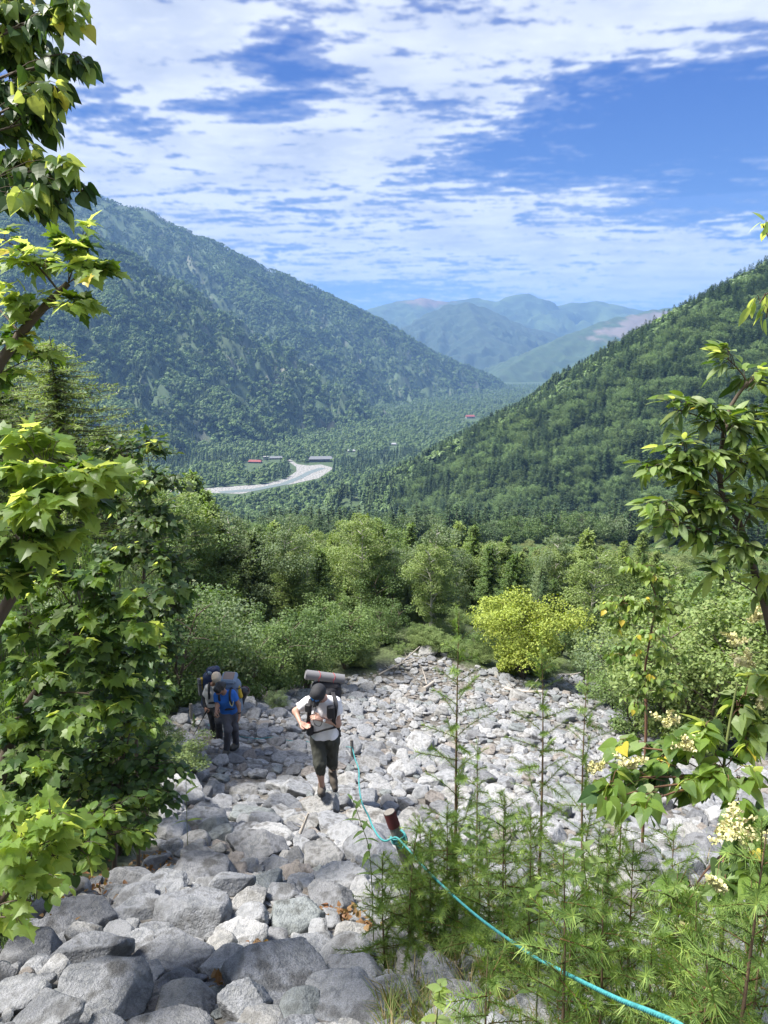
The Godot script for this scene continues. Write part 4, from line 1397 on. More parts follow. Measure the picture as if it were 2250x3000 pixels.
	# right side
	leafy_plant("willow_shrub", "branching shrub with long pale green leaves at the right edge", "shrub",
		[[2420, 2900, 3.3], [2330, 2200, 3.2], [2260, 1850, 3.1], [2215, 1690, 3.1], [2160, 1520, 3.1], [2110, 1420, 3.1], [2130, 1220, 3.1], [2190, 1120, 3.1]], 0.022,
		[[2130, 1050, 3.1, 60, 50, 16], [2210, 1110, 3.1, 60, 50, 18], [2060, 1190, 3.0, 60, 40, 14], [1975, 1200, 3.0, 45, 40, 9], [2120, 1250, 3.0, 90, 50, 32], [2220, 1230, 3.1, 60, 70, 28], [1900, 1370, 3.0, 60, 40, 14], [1985, 1330, 3.0, 80, 50, 26], [2080, 1340, 3.0, 80, 50, 30], [2200, 1350, 3.1, 70, 60, 30], [2020, 1410, 3.0, 70, 40, 20], [1910, 1495, 2.9, 50, 30, 10], [1985, 1500, 3.0, 80, 50, 26], [2090, 1490, 3.0, 90, 60, 34], [2210, 1480, 3.1, 70, 70, 32], [1915, 1545, 2.9, 45, 18, 6], [2040, 1570, 3.0, 80, 50, 24], [2170, 1610, 3.0, 80, 60, 28], [2240, 1700, 3.1, 50, 60, 18], [2110, 1690, 3.0, 60, 50, 12], [2330, 1400, 3.2, 90, 300, 60]],
		"oblong", 0.084, [M.lf_lime, M.lf_pale, M.lf_green], {"droop": 0.25, "toss": 0.7, "deep": 0.6, "odd": 0.01, "per": 7, "more": 2.6, "singles": 300})
	leafy_plant("overhanging_branch", "few long leaves poking in from beyond the right edge against the sky", "branch",
		[[2700, 2900, 3.3], [2600, 1500, 3.2], [2450, 900, 3.0], [2300, 680, 2.9], [2260, 860, 2.9]], 0.012,
		[[2235, 660, 2.9, 25, 25, 6], [2225, 890, 2.9, 40, 30, 7], [2245, 930, 2.9, 20, 30, 4]],
		"oblong", 0.075, [M.lf_green, M.lf_lime], {"droop": 0.6})
	leafy_plant("birch_sapling", "slender birch sapling with pale leaves turning yellow near the scree edge", "sapling",
		[[1900, 2330, 6.3], [1893, 2120, 6.2], [1888, 1980, 6.2], [1908, 1850, 6.1], [1922, 1750, 6.1], [1880, 1660, 6.1]], 0.014,
		[[1870, 1660, 6.0, 60, 40, 30], [1930, 1690, 6.0, 60, 50, 34], [1800, 1765, 6.0, 60, 35, 24], [1870, 1770, 6.0, 60, 40, 26], [1960, 1790, 6.0, 70, 50, 34], [1830, 1830, 6.0, 60, 40, 20], [1900, 1870, 5.9, 70, 40, 28], [1840, 1920, 5.9, 70, 40, 28], [1970, 1930, 6.0, 60, 50, 28], [1890, 1990, 5.9, 70, 40, 28], [1860, 2050, 5.9, 60, 40, 20], [1960, 2030, 5.9, 60, 40, 22]],
		"ovate", 0.062, [M.lf_pale, M.lf_lime, M.lf_lime2], {"droop": 0.9, "toss": 0.8, "odd": 0.07, "more": 3.2, "twig": M.red_twig, "bark": M.red_twig})
	var kw := leafy_plant("knotweed_clump", "tall knotweed with heart shaped leaves and cream blossom sprays on the right", "plant",
		[[2120, 2800, 3.3], [2130, 2500, 3.3], [2120, 2250, 3.2], [2160, 2000, 3.2]], 0.012,
		[[1790, 2290, 3.0, 80, 50, 14], [1880, 2270, 3.1, 90, 60, 20], [1960, 2210, 3.2, 90, 60, 22], [2050, 2150, 3.2, 90, 60, 22], [2160, 2080, 3.2, 80, 70, 22], [2220, 1990, 3.3, 50, 60, 14], [2030, 2300, 3.1, 80, 50, 18], [2130, 2260, 3.1, 90, 60, 22], [2210, 2180, 3.2, 50, 70, 16], [1860, 2370, 2.9, 70, 50, 12], [2180, 2380, 3.0, 80, 50, 16], [1800, 2190, 3.2, 50, 30, 8], [2180, 2520, 2.7, 80, 50, 12], [2110, 2610, 2.7, 60, 50, 9], [2010, 2640, 2.8, 70, 50, 10], [2200, 2640, 2.6, 60, 60, 10], [1990, 2750, 2.7, 60, 40, 7], [1770, 2350, 2.9, 50, 30, 5]],
		"heart", 0.088, [M.lf_mid, M.lf_green, M.lf_pale, M.lf_lime2], {"droop": 0.6, "toss": 0.7, "odd": 0.03, "twig": M.red_twig, "bark": M.stalk, "more": 2.0})
	for f in [[1960, 2110, 3.1, 60, 30], [2190, 1930, 3.2, 60, 40], [1850, 2230, 3.0, 60, 25], [2010, 2170, 3.1, 60, 30], [2150, 1870, 3.3, 60, 40], [2130, 2420, 2.7, 105, 38], [2180, 2440, 2.75, 70, 34], [2110, 2590, 2.6, 50, 40], [1995, 2720, 2.6, 45, 40], [2210, 1800, 3.3, 50, 40], [1740, 2250, 3.0, 40, 25], [2230, 2060, 3.2, 40, 30], [2200, 2700, 2.6, 40, 40]]:
		flower_spray(kw, at(f[0], f[1], f[2]) - kw.position, f[3] / F * f[2], f[4] / F * f[2])
	# larch saplings
	for s in [["tallest larch sapling with a bare brown stem beside the red topped post", 1340, 2640, 1345, 1790, 4.7, 0.42, 0.9, 0.12], ["second tallest larch sapling standing right of the tallest one", 1580, 2540, 1588, 1880, 5.2, 0.40, 0.9, 0.1], ["thin larch sapling between the second one and the knotweed", 1722, 2560, 1722, 1960, 5.5, 0.36, 0.8, 0.25], ["small thin larch sapling seen between the two tallest", 1402, 2480, 1400, 2180, 6.0, 0.22, 0.8, 0.3],
			["feathery larch sapling that the rope passes behind in front", 1640, 3080, 1650, 2500, 2.45, 0.24, 1.5, 0.05], ["large soft larch sapling in the lower right corner", 2150, 3120, 2245, 2440, 2.0, 0.40, 1.6, 0.05], ["dense dark larch sapling behind the rope at its middle", 1490, 2720, 1480, 2330, 3.9, 0.36, 2.0, 0.0], ["low bushy larch sapling hiding the foot of the post", 1200, 2720, 1215, 2470, 4.3, 0.42, 2.2, 0.0], ["bushy larch sapling just right of the post", 1300, 2700, 1310, 2380, 4.4, 0.42, 2.2, 0.0], ["low larch sapling left of the post and above the stones", 1130, 2700, 1120, 2520, 4.3, 0.30, 2.0, 0.0],
			["short larch sapling among stones under the knotweed", 1980, 2700, 1975, 2420, 3.9, 0.34, 1.5, 0.05], ["low larch sapling at the bottom edge left of the corner", 1900, 3060, 1910, 2760, 2.45, 0.26, 1.8, 0.0], ["low larch sapling at the bottom under the rope", 1440, 3060, 1430, 2790, 2.5, 0.26, 1.6, 0.0], ["small larch sapling growing in front of the thin one", 1760, 2660, 1755, 2430, 3.8, 0.28, 1.4, 0.05], ["larch sapling with arching side shoots near the right stones", 2050, 2960, 2040, 2640, 2.5, 0.36, 1.5, 0.0], ["little larch sapling at the foot of the birch sapling", 1830, 2420, 1835, 2210, 6.0, 0.35, 1.2, 0.0]]:
		larch_sapling(s[0], at(s[1], s[2], s[5]), at(s[3], s[4], s[5]), s[6], s[7], s[8])
	var spots2 := [["right of the feathery sapling", 1760, 3000, 1765, 2600, 2.85], ["between the feathery sapling and the corner one", 1960, 3000, 1985, 2560, 2.6], ["in front of the dense dark sapling", 1430, 2760, 1425, 2480, 4.05], ["behind the rope left of its middle", 1330, 2700, 1325, 2440, 4.6], ["below the arching rope on the grit", 1550, 2840, 1545, 2600, 3.4], ["at the foot of the second tallest sapling", 1560, 2640, 1556, 2380, 4.6], ["close to the knotweed stems", 1850, 2800, 1855, 2480, 3.1], ["in the corner at the very right edge", 2240, 3100, 2250, 2650, 2.15], ["beside the tallest sapling on its right", 1400, 2700, 1405, 2390, 4.2], ["beside the tallest sapling on its left", 1265, 2700, 1262, 2440, 4.5], ["behind the post near the rope knot", 1225, 2600, 1230, 2400, 5.2], ["under the cream blossoms at the right edge", 2200, 2860, 2205, 2560, 2.7], ["left of the corner sapling by the bottom edge", 2060, 3120, 2075, 2760, 2.1], ["among the stones right of the rope", 1680, 2880, 1685, 2600, 2.9], ["behind the lance leaved herb on the right", 1780, 2700, 1778, 2440, 3.7]]
	for s in spots2:
		larch_sapling("fine needled larch sapling " + s[0], at(s[1], s[2], s[5]), at(s[3], s[4], s[5]), rnd(0.3, 0.42), 1.9, 0.0)
	# herbs
	herb("lance_leaved_herb", "upright herb with drooping pointed leaves left of the post", [[1095, 2640, 4.7], [1085, 2520, 4.6], [1060, 2420, 4.6], [1030, 2335, 4.6]], "lance", 0.14, 7, [M.lf_mid, M.lf_green2])
	herb("lance_leaved_herb", "pale herb with pointed leaves right of the dense larch sapling", [[1720, 2800, 3.2], [1718, 2650, 3.2], [1712, 2540, 3.1], [1705, 2455, 3.1]], "oblong", 0.12, 7, [M.lf_mid, M.lf_pale])
	herb("lance_leaved_herb", "leafy herb beneath the feathery larch sapling tip", [[1585, 2780, 3.0], [1580, 2680, 3.0], [1570, 2610, 3.0]], "oblong", 0.11, 6, [M.lf_mid, M.lf_lime2])
	herb("broad_leaved_herb", "small broad leaved plant on the stones at the bottom", [[1270, 3010, 3.0], [1285, 2930, 2.95], [1290, 2880, 2.95]], "ovate", 0.085, 4, [M.lf_lime, M.lf_pale])
	herb("broad_leaved_herb", "round leaved plant climbing the stem of the tallest larch sapling", [[1390, 2700, 4.3], [1385, 2560, 4.25], [1375, 2440, 4.2]], "heart", 0.09, 5, [M.lf_mid, M.lf_grey])
	herb("lance_leaved_herb", "small green rosette on the stones below the hikers", [[540, 2340, 7.6], [545, 2300, 7.5], [550, 2270, 7.5]], "lance", 0.22, 5, [M.lf_mid, M.lf_green])
	# the dark undergrowth behind the left bank
	rng.seed = 5151
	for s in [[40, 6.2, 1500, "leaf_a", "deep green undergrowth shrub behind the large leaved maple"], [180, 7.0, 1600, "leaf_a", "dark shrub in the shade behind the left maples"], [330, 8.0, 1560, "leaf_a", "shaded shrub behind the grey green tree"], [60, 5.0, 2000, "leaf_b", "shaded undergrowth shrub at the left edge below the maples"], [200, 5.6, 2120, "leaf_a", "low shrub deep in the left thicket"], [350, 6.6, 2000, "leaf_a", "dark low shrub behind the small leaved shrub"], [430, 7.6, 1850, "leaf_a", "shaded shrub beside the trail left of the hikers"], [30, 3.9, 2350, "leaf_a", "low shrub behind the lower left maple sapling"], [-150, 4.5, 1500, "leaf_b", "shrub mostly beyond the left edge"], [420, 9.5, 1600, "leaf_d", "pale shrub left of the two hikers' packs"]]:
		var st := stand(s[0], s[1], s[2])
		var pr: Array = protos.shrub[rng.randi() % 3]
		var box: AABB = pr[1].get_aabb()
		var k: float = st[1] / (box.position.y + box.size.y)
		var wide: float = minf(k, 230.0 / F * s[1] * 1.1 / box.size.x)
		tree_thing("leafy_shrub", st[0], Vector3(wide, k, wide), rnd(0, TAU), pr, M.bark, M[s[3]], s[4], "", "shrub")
	var soft1 := larch_tree(91, 7.0, 4.6, 0.5, 0.05, 0.085, 2.2, 0.07, 7)
	var soft2 := larch_tree(92, 7.0, 4.2, 0.55, 0.12, 0.085, 2.2, 0.07, 7)
	for l in [[285, 12.5, 985, 1.5, 1.1, soft1, "leaf_c", "light green larch with long level branches at the left"], [120, 13.5, 1000, 1.4, 2.6, soft2, "leaf_b", "larch half hidden behind the yellow green maple"], [390, 15.0, 1240, 1.5, 0.4, soft2, "leaf_c", "shorter larch right of the level branched one"], [20, 12.0, 1060, 1.5, 4.0, soft1, "leaf_b", "green larch farther back at the left edge"]]:
		var lt := stand(l[0], l[1], l[2])
		var kk: float = lt[1] / 7.0
		tree_thing("larch_tree", lt[0], Vector3(kk * l[3], kk, kk * l[3]), l[4], l[5], M.bark, M[l[6]], l[7], "")
	grass_tufts()
	leaf_litter()
	low_growth()

func low_growth() -> void:
	# knee high growth that covers the ground between the trees
	rng.seed = 131
	var places := []
	var tints := PackedColorArray()
	for k in 2600:
		var d := 4.0 + 50.0 * rng.randf()
		var x := rnd(-0.75, 0.75) * (d + 3.0)
		if Geometry2D.is_point_in_polygon(Vector2(x, d), scree_poly): continue
		if d < 14.0 and x > -2.9 - d * 0.05: continue
		var q := rnd(0.12, 0.30)
		places.append(Transform3D(Basis(Vector3.UP, rnd(0, TAU)).scaled(Vector3(q * 1.3, q, q * 1.3)), Vector3(x, ground(x, d) - 0.05, -d)))
		var c := Color(0.17, 0.25, 0.09).lerp(Color(0.22, 0.29, 0.11), rng.randf())
		tints.append(c)
	var o := multi("undergrowth", protos.shrub[1][1], M.far_leaf, places, tints, self)
	tag(o, "low green undergrowth covering the ground around the stones", "undergrowth", "", "stuff")

func leaf_litter() -> void:
	# dry brown leaves caught between the stones
	rng.seed = 97
	var places := []
	var tints := PackedColorArray()
	for c in [[965, 2695, 40, 16], [760, 2795, 40, 20], [1020, 2700, 40, 14], [1420, 2770, 90, 40], [300, 2600, 140, 60], [480, 2540, 80, 40], [1800, 2660, 120, 60], [640, 2905, 30, 16], [1080, 2740, 40, 20], [180, 2690, 90, 40]]:
		for k in int(c[2] * 0.9):
			var g := on_ground(c[0] + rng.randfn(0.0, c[2] * 0.5), c[1] + rng.randfn(0.0, c[3] * 0.5))
			places.append(Transform3D(basis_along(any_dir(), Vector3.UP + any_dir() * 0.6).scaled(Vector3.ONE * rnd(0.03, 0.06)), g + Vector3(0, rnd(0.03, 0.10), 0)))
			var t := Color(0.22, 0.10, 0.05).lerp(Color(0.30, 0.20, 0.10), rng.randf())
			tints.append(t)
	var o := multi("leaf_litter", leaf_of.ovate, M.leaf_mass, places, tints, self)
	tag(o, "dry brown leaves caught in the gaps between the stones", "leaf litter", "", "stuff")

func grass_tufts() -> void:
	# thin dry and green blades among the stones on the right
	rng.seed = 88
	var b := MB.new()
	for k in 26:
		var a := rnd(0, TAU)
		var l := rnd(0.07, 0.2)
		var o := Vector3(cos(a), 0, sin(a)) * rnd(0.0, 0.03)
		var d := Vector3(cos(a) * rnd(0.1, 0.6), 1.0, sin(a) * rnd(0.1, 0.6)).normalized()
		var side := d.cross(Vector3(sin(a), 0.2, cos(a))).normalized() * 0.0022
		var mid := o + d * l * 0.6
		var tip := o + d * l + Vector3(cos(a), -0.5, sin(a)) * l * 0.25
		var c := Color(0.16, 0.22, 0.06) if rng.randf() < 0.7 else Color(0.34, 0.28, 0.14)
		b.soft_quad(o - side, o + side, mid + side * 0.8, mid - side * 0.8, Vector3(0, 0.7, 0.7), c)
		b.face(mid - side * 0.8, mid + side * 0.8, tip, c)
	var mesh := b.done()
	var places := []
	for k in 900:
		var px := rnd(1120, 2330)
		var py := rnd(2480, 3150)
		if py < 2480 + (1500 - px) * 0.6: continue
		var g := on_ground(px, py)
		places.append(Transform3D(Basis(Vector3.UP, rnd(0, TAU)).scaled(Vector3.ONE * rnd(0.6, 1.3)), g + Vector3(0, 0.02, 0)))
	var o2 := multi("grass", mesh, M.needle, places, PackedColorArray(), self)
	tag(o2, "thin green and dry grass growing between the stones under the saplings", "grass", "", "stuff")

# ---- soft shapes: joints and radii joined into one skin -------------------------------------------------------
func nets(bones: Array, cell: float, k: float, wrinkle: float, out_v: Array, out_f: Array) -> void:
	# bones [a, b, radius at a, radius at b, cut]; cut 1: flat end at b, 2: flat at a
	var lo := Vector3.ONE * 1e9
	var hi := Vector3.ONE * -1e9
	for bn in bones:
		for q in 2:
			var r: float = bn[2 + q] + cell * 3.0
			lo = lo.min(bn[q] - Vector3.ONE * r)
			hi = hi.max(bn[q] + Vector3.ONE * r)
	var nx := int((hi.x - lo.x) / cell) + 2
	var ny := int((hi.y - lo.y) / cell) + 2
	var nzz := int((hi.z - lo.z) / cell) + 2
	var S := PackedFloat32Array()
	S.resize(nx * ny * nzz)
	for bn in bones:
		var a: Vector3 = bn[0]
		var b: Vector3 = bn[1]
		var ra: float = bn[2]
		var rb: float = bn[3]
		var cut: int = bn[4] if bn.size() > 4 else 0
		var ba := b - a
		var l2 := maxf(1e-9, ba.length_squared())
		var dir := ba / sqrt(l2)
		var m := maxf(ra, rb) + 5.0 / k
		var p0 := ((a.min(b) - Vector3.ONE * m - lo) / cell).max(Vector3.ZERO)
		var p1 := ((a.max(b) + Vector3.ONE * m - lo) / cell)
		for i in range(int(p0.x), mini(nx, int(p1.x) + 2)):
			for j in range(int(p0.y), mini(ny, int(p1.y) + 2)):
				for l in range(int(p0.z), mini(nzz, int(p1.z) + 2)):
					var p := lo + Vector3(i, j, l) * cell
					var pa := p - a
					var h := clampf(pa.dot(ba) / l2, 0.0, 1.0)
					var d := (pa - ba * h).length() - (ra + (rb - ra) * h)
					if cut & 1: d = maxf(d, (p - b).dot(dir))
					if cut & 2: d = maxf(d, -pa.dot(dir))
					if d < 5.0 / k: S[(i * ny + j) * nzz + l] += exp(-k * d)
	if wrinkle > 0.0:
		var wn := noise_of(9.0, 3, 17)
		for i in nx:
			for j in ny:
				for l in nzz:
					var at_ := (i * ny + j) * nzz + l
					if S[at_] > 0.05 and S[at_] < 20.0:
						S[at_] *= exp(k * wrinkle * wn.get_noise_3d(lo.x + i * cell, (lo.y + j * cell) * 0.6, lo.z + l * cell))
	var sx := ny * nzz
	var idx := {}
	var base := out_v.size()
	var corner := [0, sx, nzz, sx + nzz, 1, sx + 1, nzz + 1, sx + nzz + 1]
	var off := [Vector3(0, 0, 0), Vector3(1, 0, 0), Vector3(0, 1, 0), Vector3(1, 1, 0), Vector3(0, 0, 1), Vector3(1, 0, 1), Vector3(0, 1, 1), Vector3(1, 1, 1)]
	var edges := [[0, 1], [2, 3], [4, 5], [6, 7], [0, 2], [1, 3], [4, 6], [5, 7], [0, 4], [1, 5], [2, 6], [3, 7]]
	for i in nx - 1:
		for j in ny - 1:
			for l in nzz - 1:
				var c := (i * ny + j) * nzz + l
				var n := 0
				for q in 8:
					if S[c + corner[q]] > 1.0: n += 1
				if n == 0 or n == 8: continue
				var sum := Vector3.ZERO
				var cnt := 0
				for e in edges:
					var s0 := S[c + corner[e[0]]]
					var s1 := S[c + corner[e[1]]]
					if (s0 > 1.0) != (s1 > 1.0):
						var f0 := log(maxf(s0, 1e-4))
						var f1 := log(maxf(s1, 1e-4))
						sum += off[e[0]].lerp(off[e[1]], clampf(f0 / (f0 - f1), 0.0, 1.0))
						cnt += 1
				idx[c] = out_v.size()
				out_v.append(lo + (Vector3(i, j, l) + sum / cnt) * cell)
	for c in idx:
		var i: int = c / sx
		var j: int = (c / nzz) % ny
		var l: int = c % nzz
		# edges along x, y and z that start at this cell's first corner
		for ax in 3:
			var step: int = [sx, nzz, 1][ax]
			var u: int = [nzz, 1, sx][ax]
			var w: int = [1, sx, nzz][ax]
			var in0 := S[c] > 1.0
			var in1 := S[c + step] > 1.0
			if in0 == in1: continue
			if not (idx.has(c - u) and idx.has(c - w) and idx.has(c - u - w)): continue
			var q := [idx[c], idx[c - u], idx[c - u - w], idx[c - w]]
			if in0:
				out_f.append([q[0], q[1], q[2]]); out_f.append([q[0], q[2], q[3]])
			else:
				out_f.append([q[0], q[2], q[1]]); out_f.append([q[0], q[3], q[2]])

func soft(groups: Array) -> ArrayMesh:
	var v := []
	var f := []
	for g in groups: nets(g[0], g[1], g[2], g[3], v, f)
	return smooth_mesh(v, f)

func spot(px: float, py: float, d: float) -> Vector3:
	var s := sight(px, py)
	return s * (d / -s.z)

func hand_bones(wrist: Vector3, dir: Vector3, face: Vector3, curl: float, right: bool) -> Array:
	# dir: from wrist to knuckles; face: the way the palm looks
	var z := dir.normalized()
	var y := -(face - z * face.dot(z)).normalized()
	var x := y.cross(z) * (1.0 if right else -1.0)
	var out := []
	var kn := []
	for k in 4:
		var side := (k - 1.5) * 0.0205
		var root := wrist + z * 0.012 + x * side * 0.6
		var knuckle := wrist + z * (0.088 - absf(k - 1.2) * 0.006) + x * side
		out.append([root, knuckle, 0.0155, 0.0115])
		kn.append(knuckle)
	out.append([wrist, wrist + z * 0.05, 0.022, 0.021])
	var lens := [0.072, 0.082, 0.076, 0.058]
	for k in 4:
		var p: Vector3 = kn[k]
		var ang := curl * rnd(0.85, 1.15) * 0.55
		var spread := (k - 1.5) * 0.07
		for s in 3:
			var d := (z * cos(ang) - y * sin(ang) + x * spread).normalized()
			var q: Vector3 = p + d * lens[k] * [0.44, 0.31, 0.25][s]
			out.append([p, q, 0.0096 - s * 0.0007, 0.0088 - s * 0.0008])
			p = q
			ang += curl * [0.6, 0.45, 0.3][s]
	# thumb leaves the side of the palm near its base
	var t0 := wrist + z * 0.025 - x * 0.026
	var t1 := t0 + (z * 0.6 - x * 0.75 - y * 0.25 * curl).normalized() * 0.04
	var t2 := t1 + (z * 0.85 - x * 0.35 - y * 0.4 * curl).normalized() * 0.032
	var t3 := t2 + (z * 0.95 - x * 0.05 - y * 0.5 * curl).normalized() * 0.026
	out.append([t0, t1, 0.014, 0.0115]); out.append([t1, t2, 0.011, 0.0098]); out.append([t2, t3, 0.0098, 0.0085])
	return out

func head_bones(c: Vector3, look: Vector3, up: Vector3) -> Array:
	# c: middle of the skull; look: the way the face points
	var z := look.normalized()
	var y := (up - z * up.dot(z)).normalized()
	var x := y.cross(z)
	var out := [[c - z * 0.022, c + z * 0.018, 0.083, 0.080], [c + y * 0.025 - z * 0.02, c + y * 0.02 + z * 0.02, 0.078, 0.076],
		[c + z * 0.03 - y * 0.03, c + z * 0.048 - y * 0.088, 0.062, 0.034], [c - y * 0.05 + x * 0.03, c - y * 0.09 + z * 0.03 + x * 0.018, 0.035, 0.026], [c - y * 0.05 - x * 0.03, c - y * 0.09 + z * 0.03 - x * 0.018, 0.035, 0.026],
		[c + z * 0.092 + y * 0.0, c + z * 0.112 - y * 0.034, 0.010, 0.014], [c + z * 0.084 + y * 0.016 + x * 0.02, c + z * 0.082 + y * 0.018 + x * 0.048, 0.012, 0.009], [c + z * 0.084 + y * 0.016 - x * 0.02, c + z * 0.082 + y * 0.018 - x * 0.048, 0.012, 0.009],
		[c + z * 0.092 - y * 0.062 + x * 0.014, c + z * 0.092 - y * 0.062 - x * 0.014, 0.009, 0.009], [c + z * 0.088 - y * 0.074 + x * 0.012, c + z * 0.088 - y * 0.074 - x * 0.012, 0.009, 0.009]]
	for s in [-1.0, 1.0]:
		out.append([c + x * s * 0.082 - z * 0.008 + y * 0.012, c + x * s * 0.088 - z * 0.016 - y * 0.03, 0.014, 0.010])
		out.append([c + x * s * 0.082 - z * 0.008 + y * 0.012, c + x * s * 0.092 - z * 0.024 + y * 0.014, 0.010, 0.009])
	return out

func eyes(parent: Node, c: Vector3, look: Vector3, up: Vector3) -> void:
	var z := look.normalized()
	var y := (up - z * up.dot(z)).normalized()
	var x := y.cross(z)
	for s in [-1.0, 1.0]:
		var b := soft([[[[c + z * 0.078 + x * s * 0.032 - y * 0.002, c + z * 0.079 + x * s * 0.034 - y * 0.002, 0.0115, 0.0115]], 0.004, 200.0, 0.0]])
		part("eye", b, M.eye, parent)

func boot(parent: Node, heel: Vector3, toe: Vector3, shin: Vector3, mat: Material, label := "") -> void:
	var n := (toe - heel)
	var up := Vector3.UP
	var b := soft([[[[heel + up * 0.045, heel.lerp(toe, 0.55) + up * 0.045, 0.052, 0.050], [heel.lerp(toe, 0.5) + up * 0.043, toe + up * 0.036 - n * 0.08, 0.050, 0.040], [heel + up * 0.05 + n * 0.06, heel + up * 0.06 + n * 0.06 + (shin - heel).normalized() * 0.10, 0.052, 0.054, 1]], 0.008, 90.0, 0.0]])
	var o := part("boot", b, mat, parent)
	var s := soft([[[[heel + up * 0.006 + n * 0.02, heel.lerp(toe, 0.5) + up * 0.006, 0.046, 0.048], [heel.lerp(toe, 0.5) + up * 0.006, toe - n * 0.08 + up * 0.006, 0.048, 0.041]], 0.008, 90.0, 0.0]])
	part("sole", s, M.rubber, o)
	var lace := MB.new()
	var side := n.cross(up).normalized()
	for k in 5:
		var c := heel.lerp(toe, 0.32 + 0.1 * k) + up * (0.108 - 0.006 * k)
		lace.tube([c - side * 0.022 - up * 0.008, c, c + side * 0.022 - up * 0.008], [0.0035, 0.0035, 0.0035], 4)
	part("laces", lace.done(), M.lace, o)

func strap_line(parent: Node, called: String, pts: Array, r: float, mat: Material) -> void:
	var b := MB.new()
	var rs := resample(pts, 5)
	var rr := []
	for k in rs.size(): rr.append(r)
	b.tube(rs, rr, 6)
	part(called, b.done(), mat, parent)

func mesh_into(parent: Node, called: String, groups: Array, mat: Material) -> MeshInstance3D:
	return part(called, soft(groups), mat, parent)

func shifted(list: Array, by: Vector3) -> Array:
	var out := []
	for b in list:
		var c: Array = b.duplicate()
		c[0] = b[0] - by
		c[1] = b[1] - by
		out.append(c)
	return out

func people() -> void:
	rng.seed = 31
	hiker_in_white()
	hiker_in_blue()
	hiker_behind()

func step_under(foot: Vector3, w: float, tone: int) -> void:
	step_stones.append([foot - Vector3(0, 0.14, 0), Vector3(w, 0.24, w * 0.8), tone])

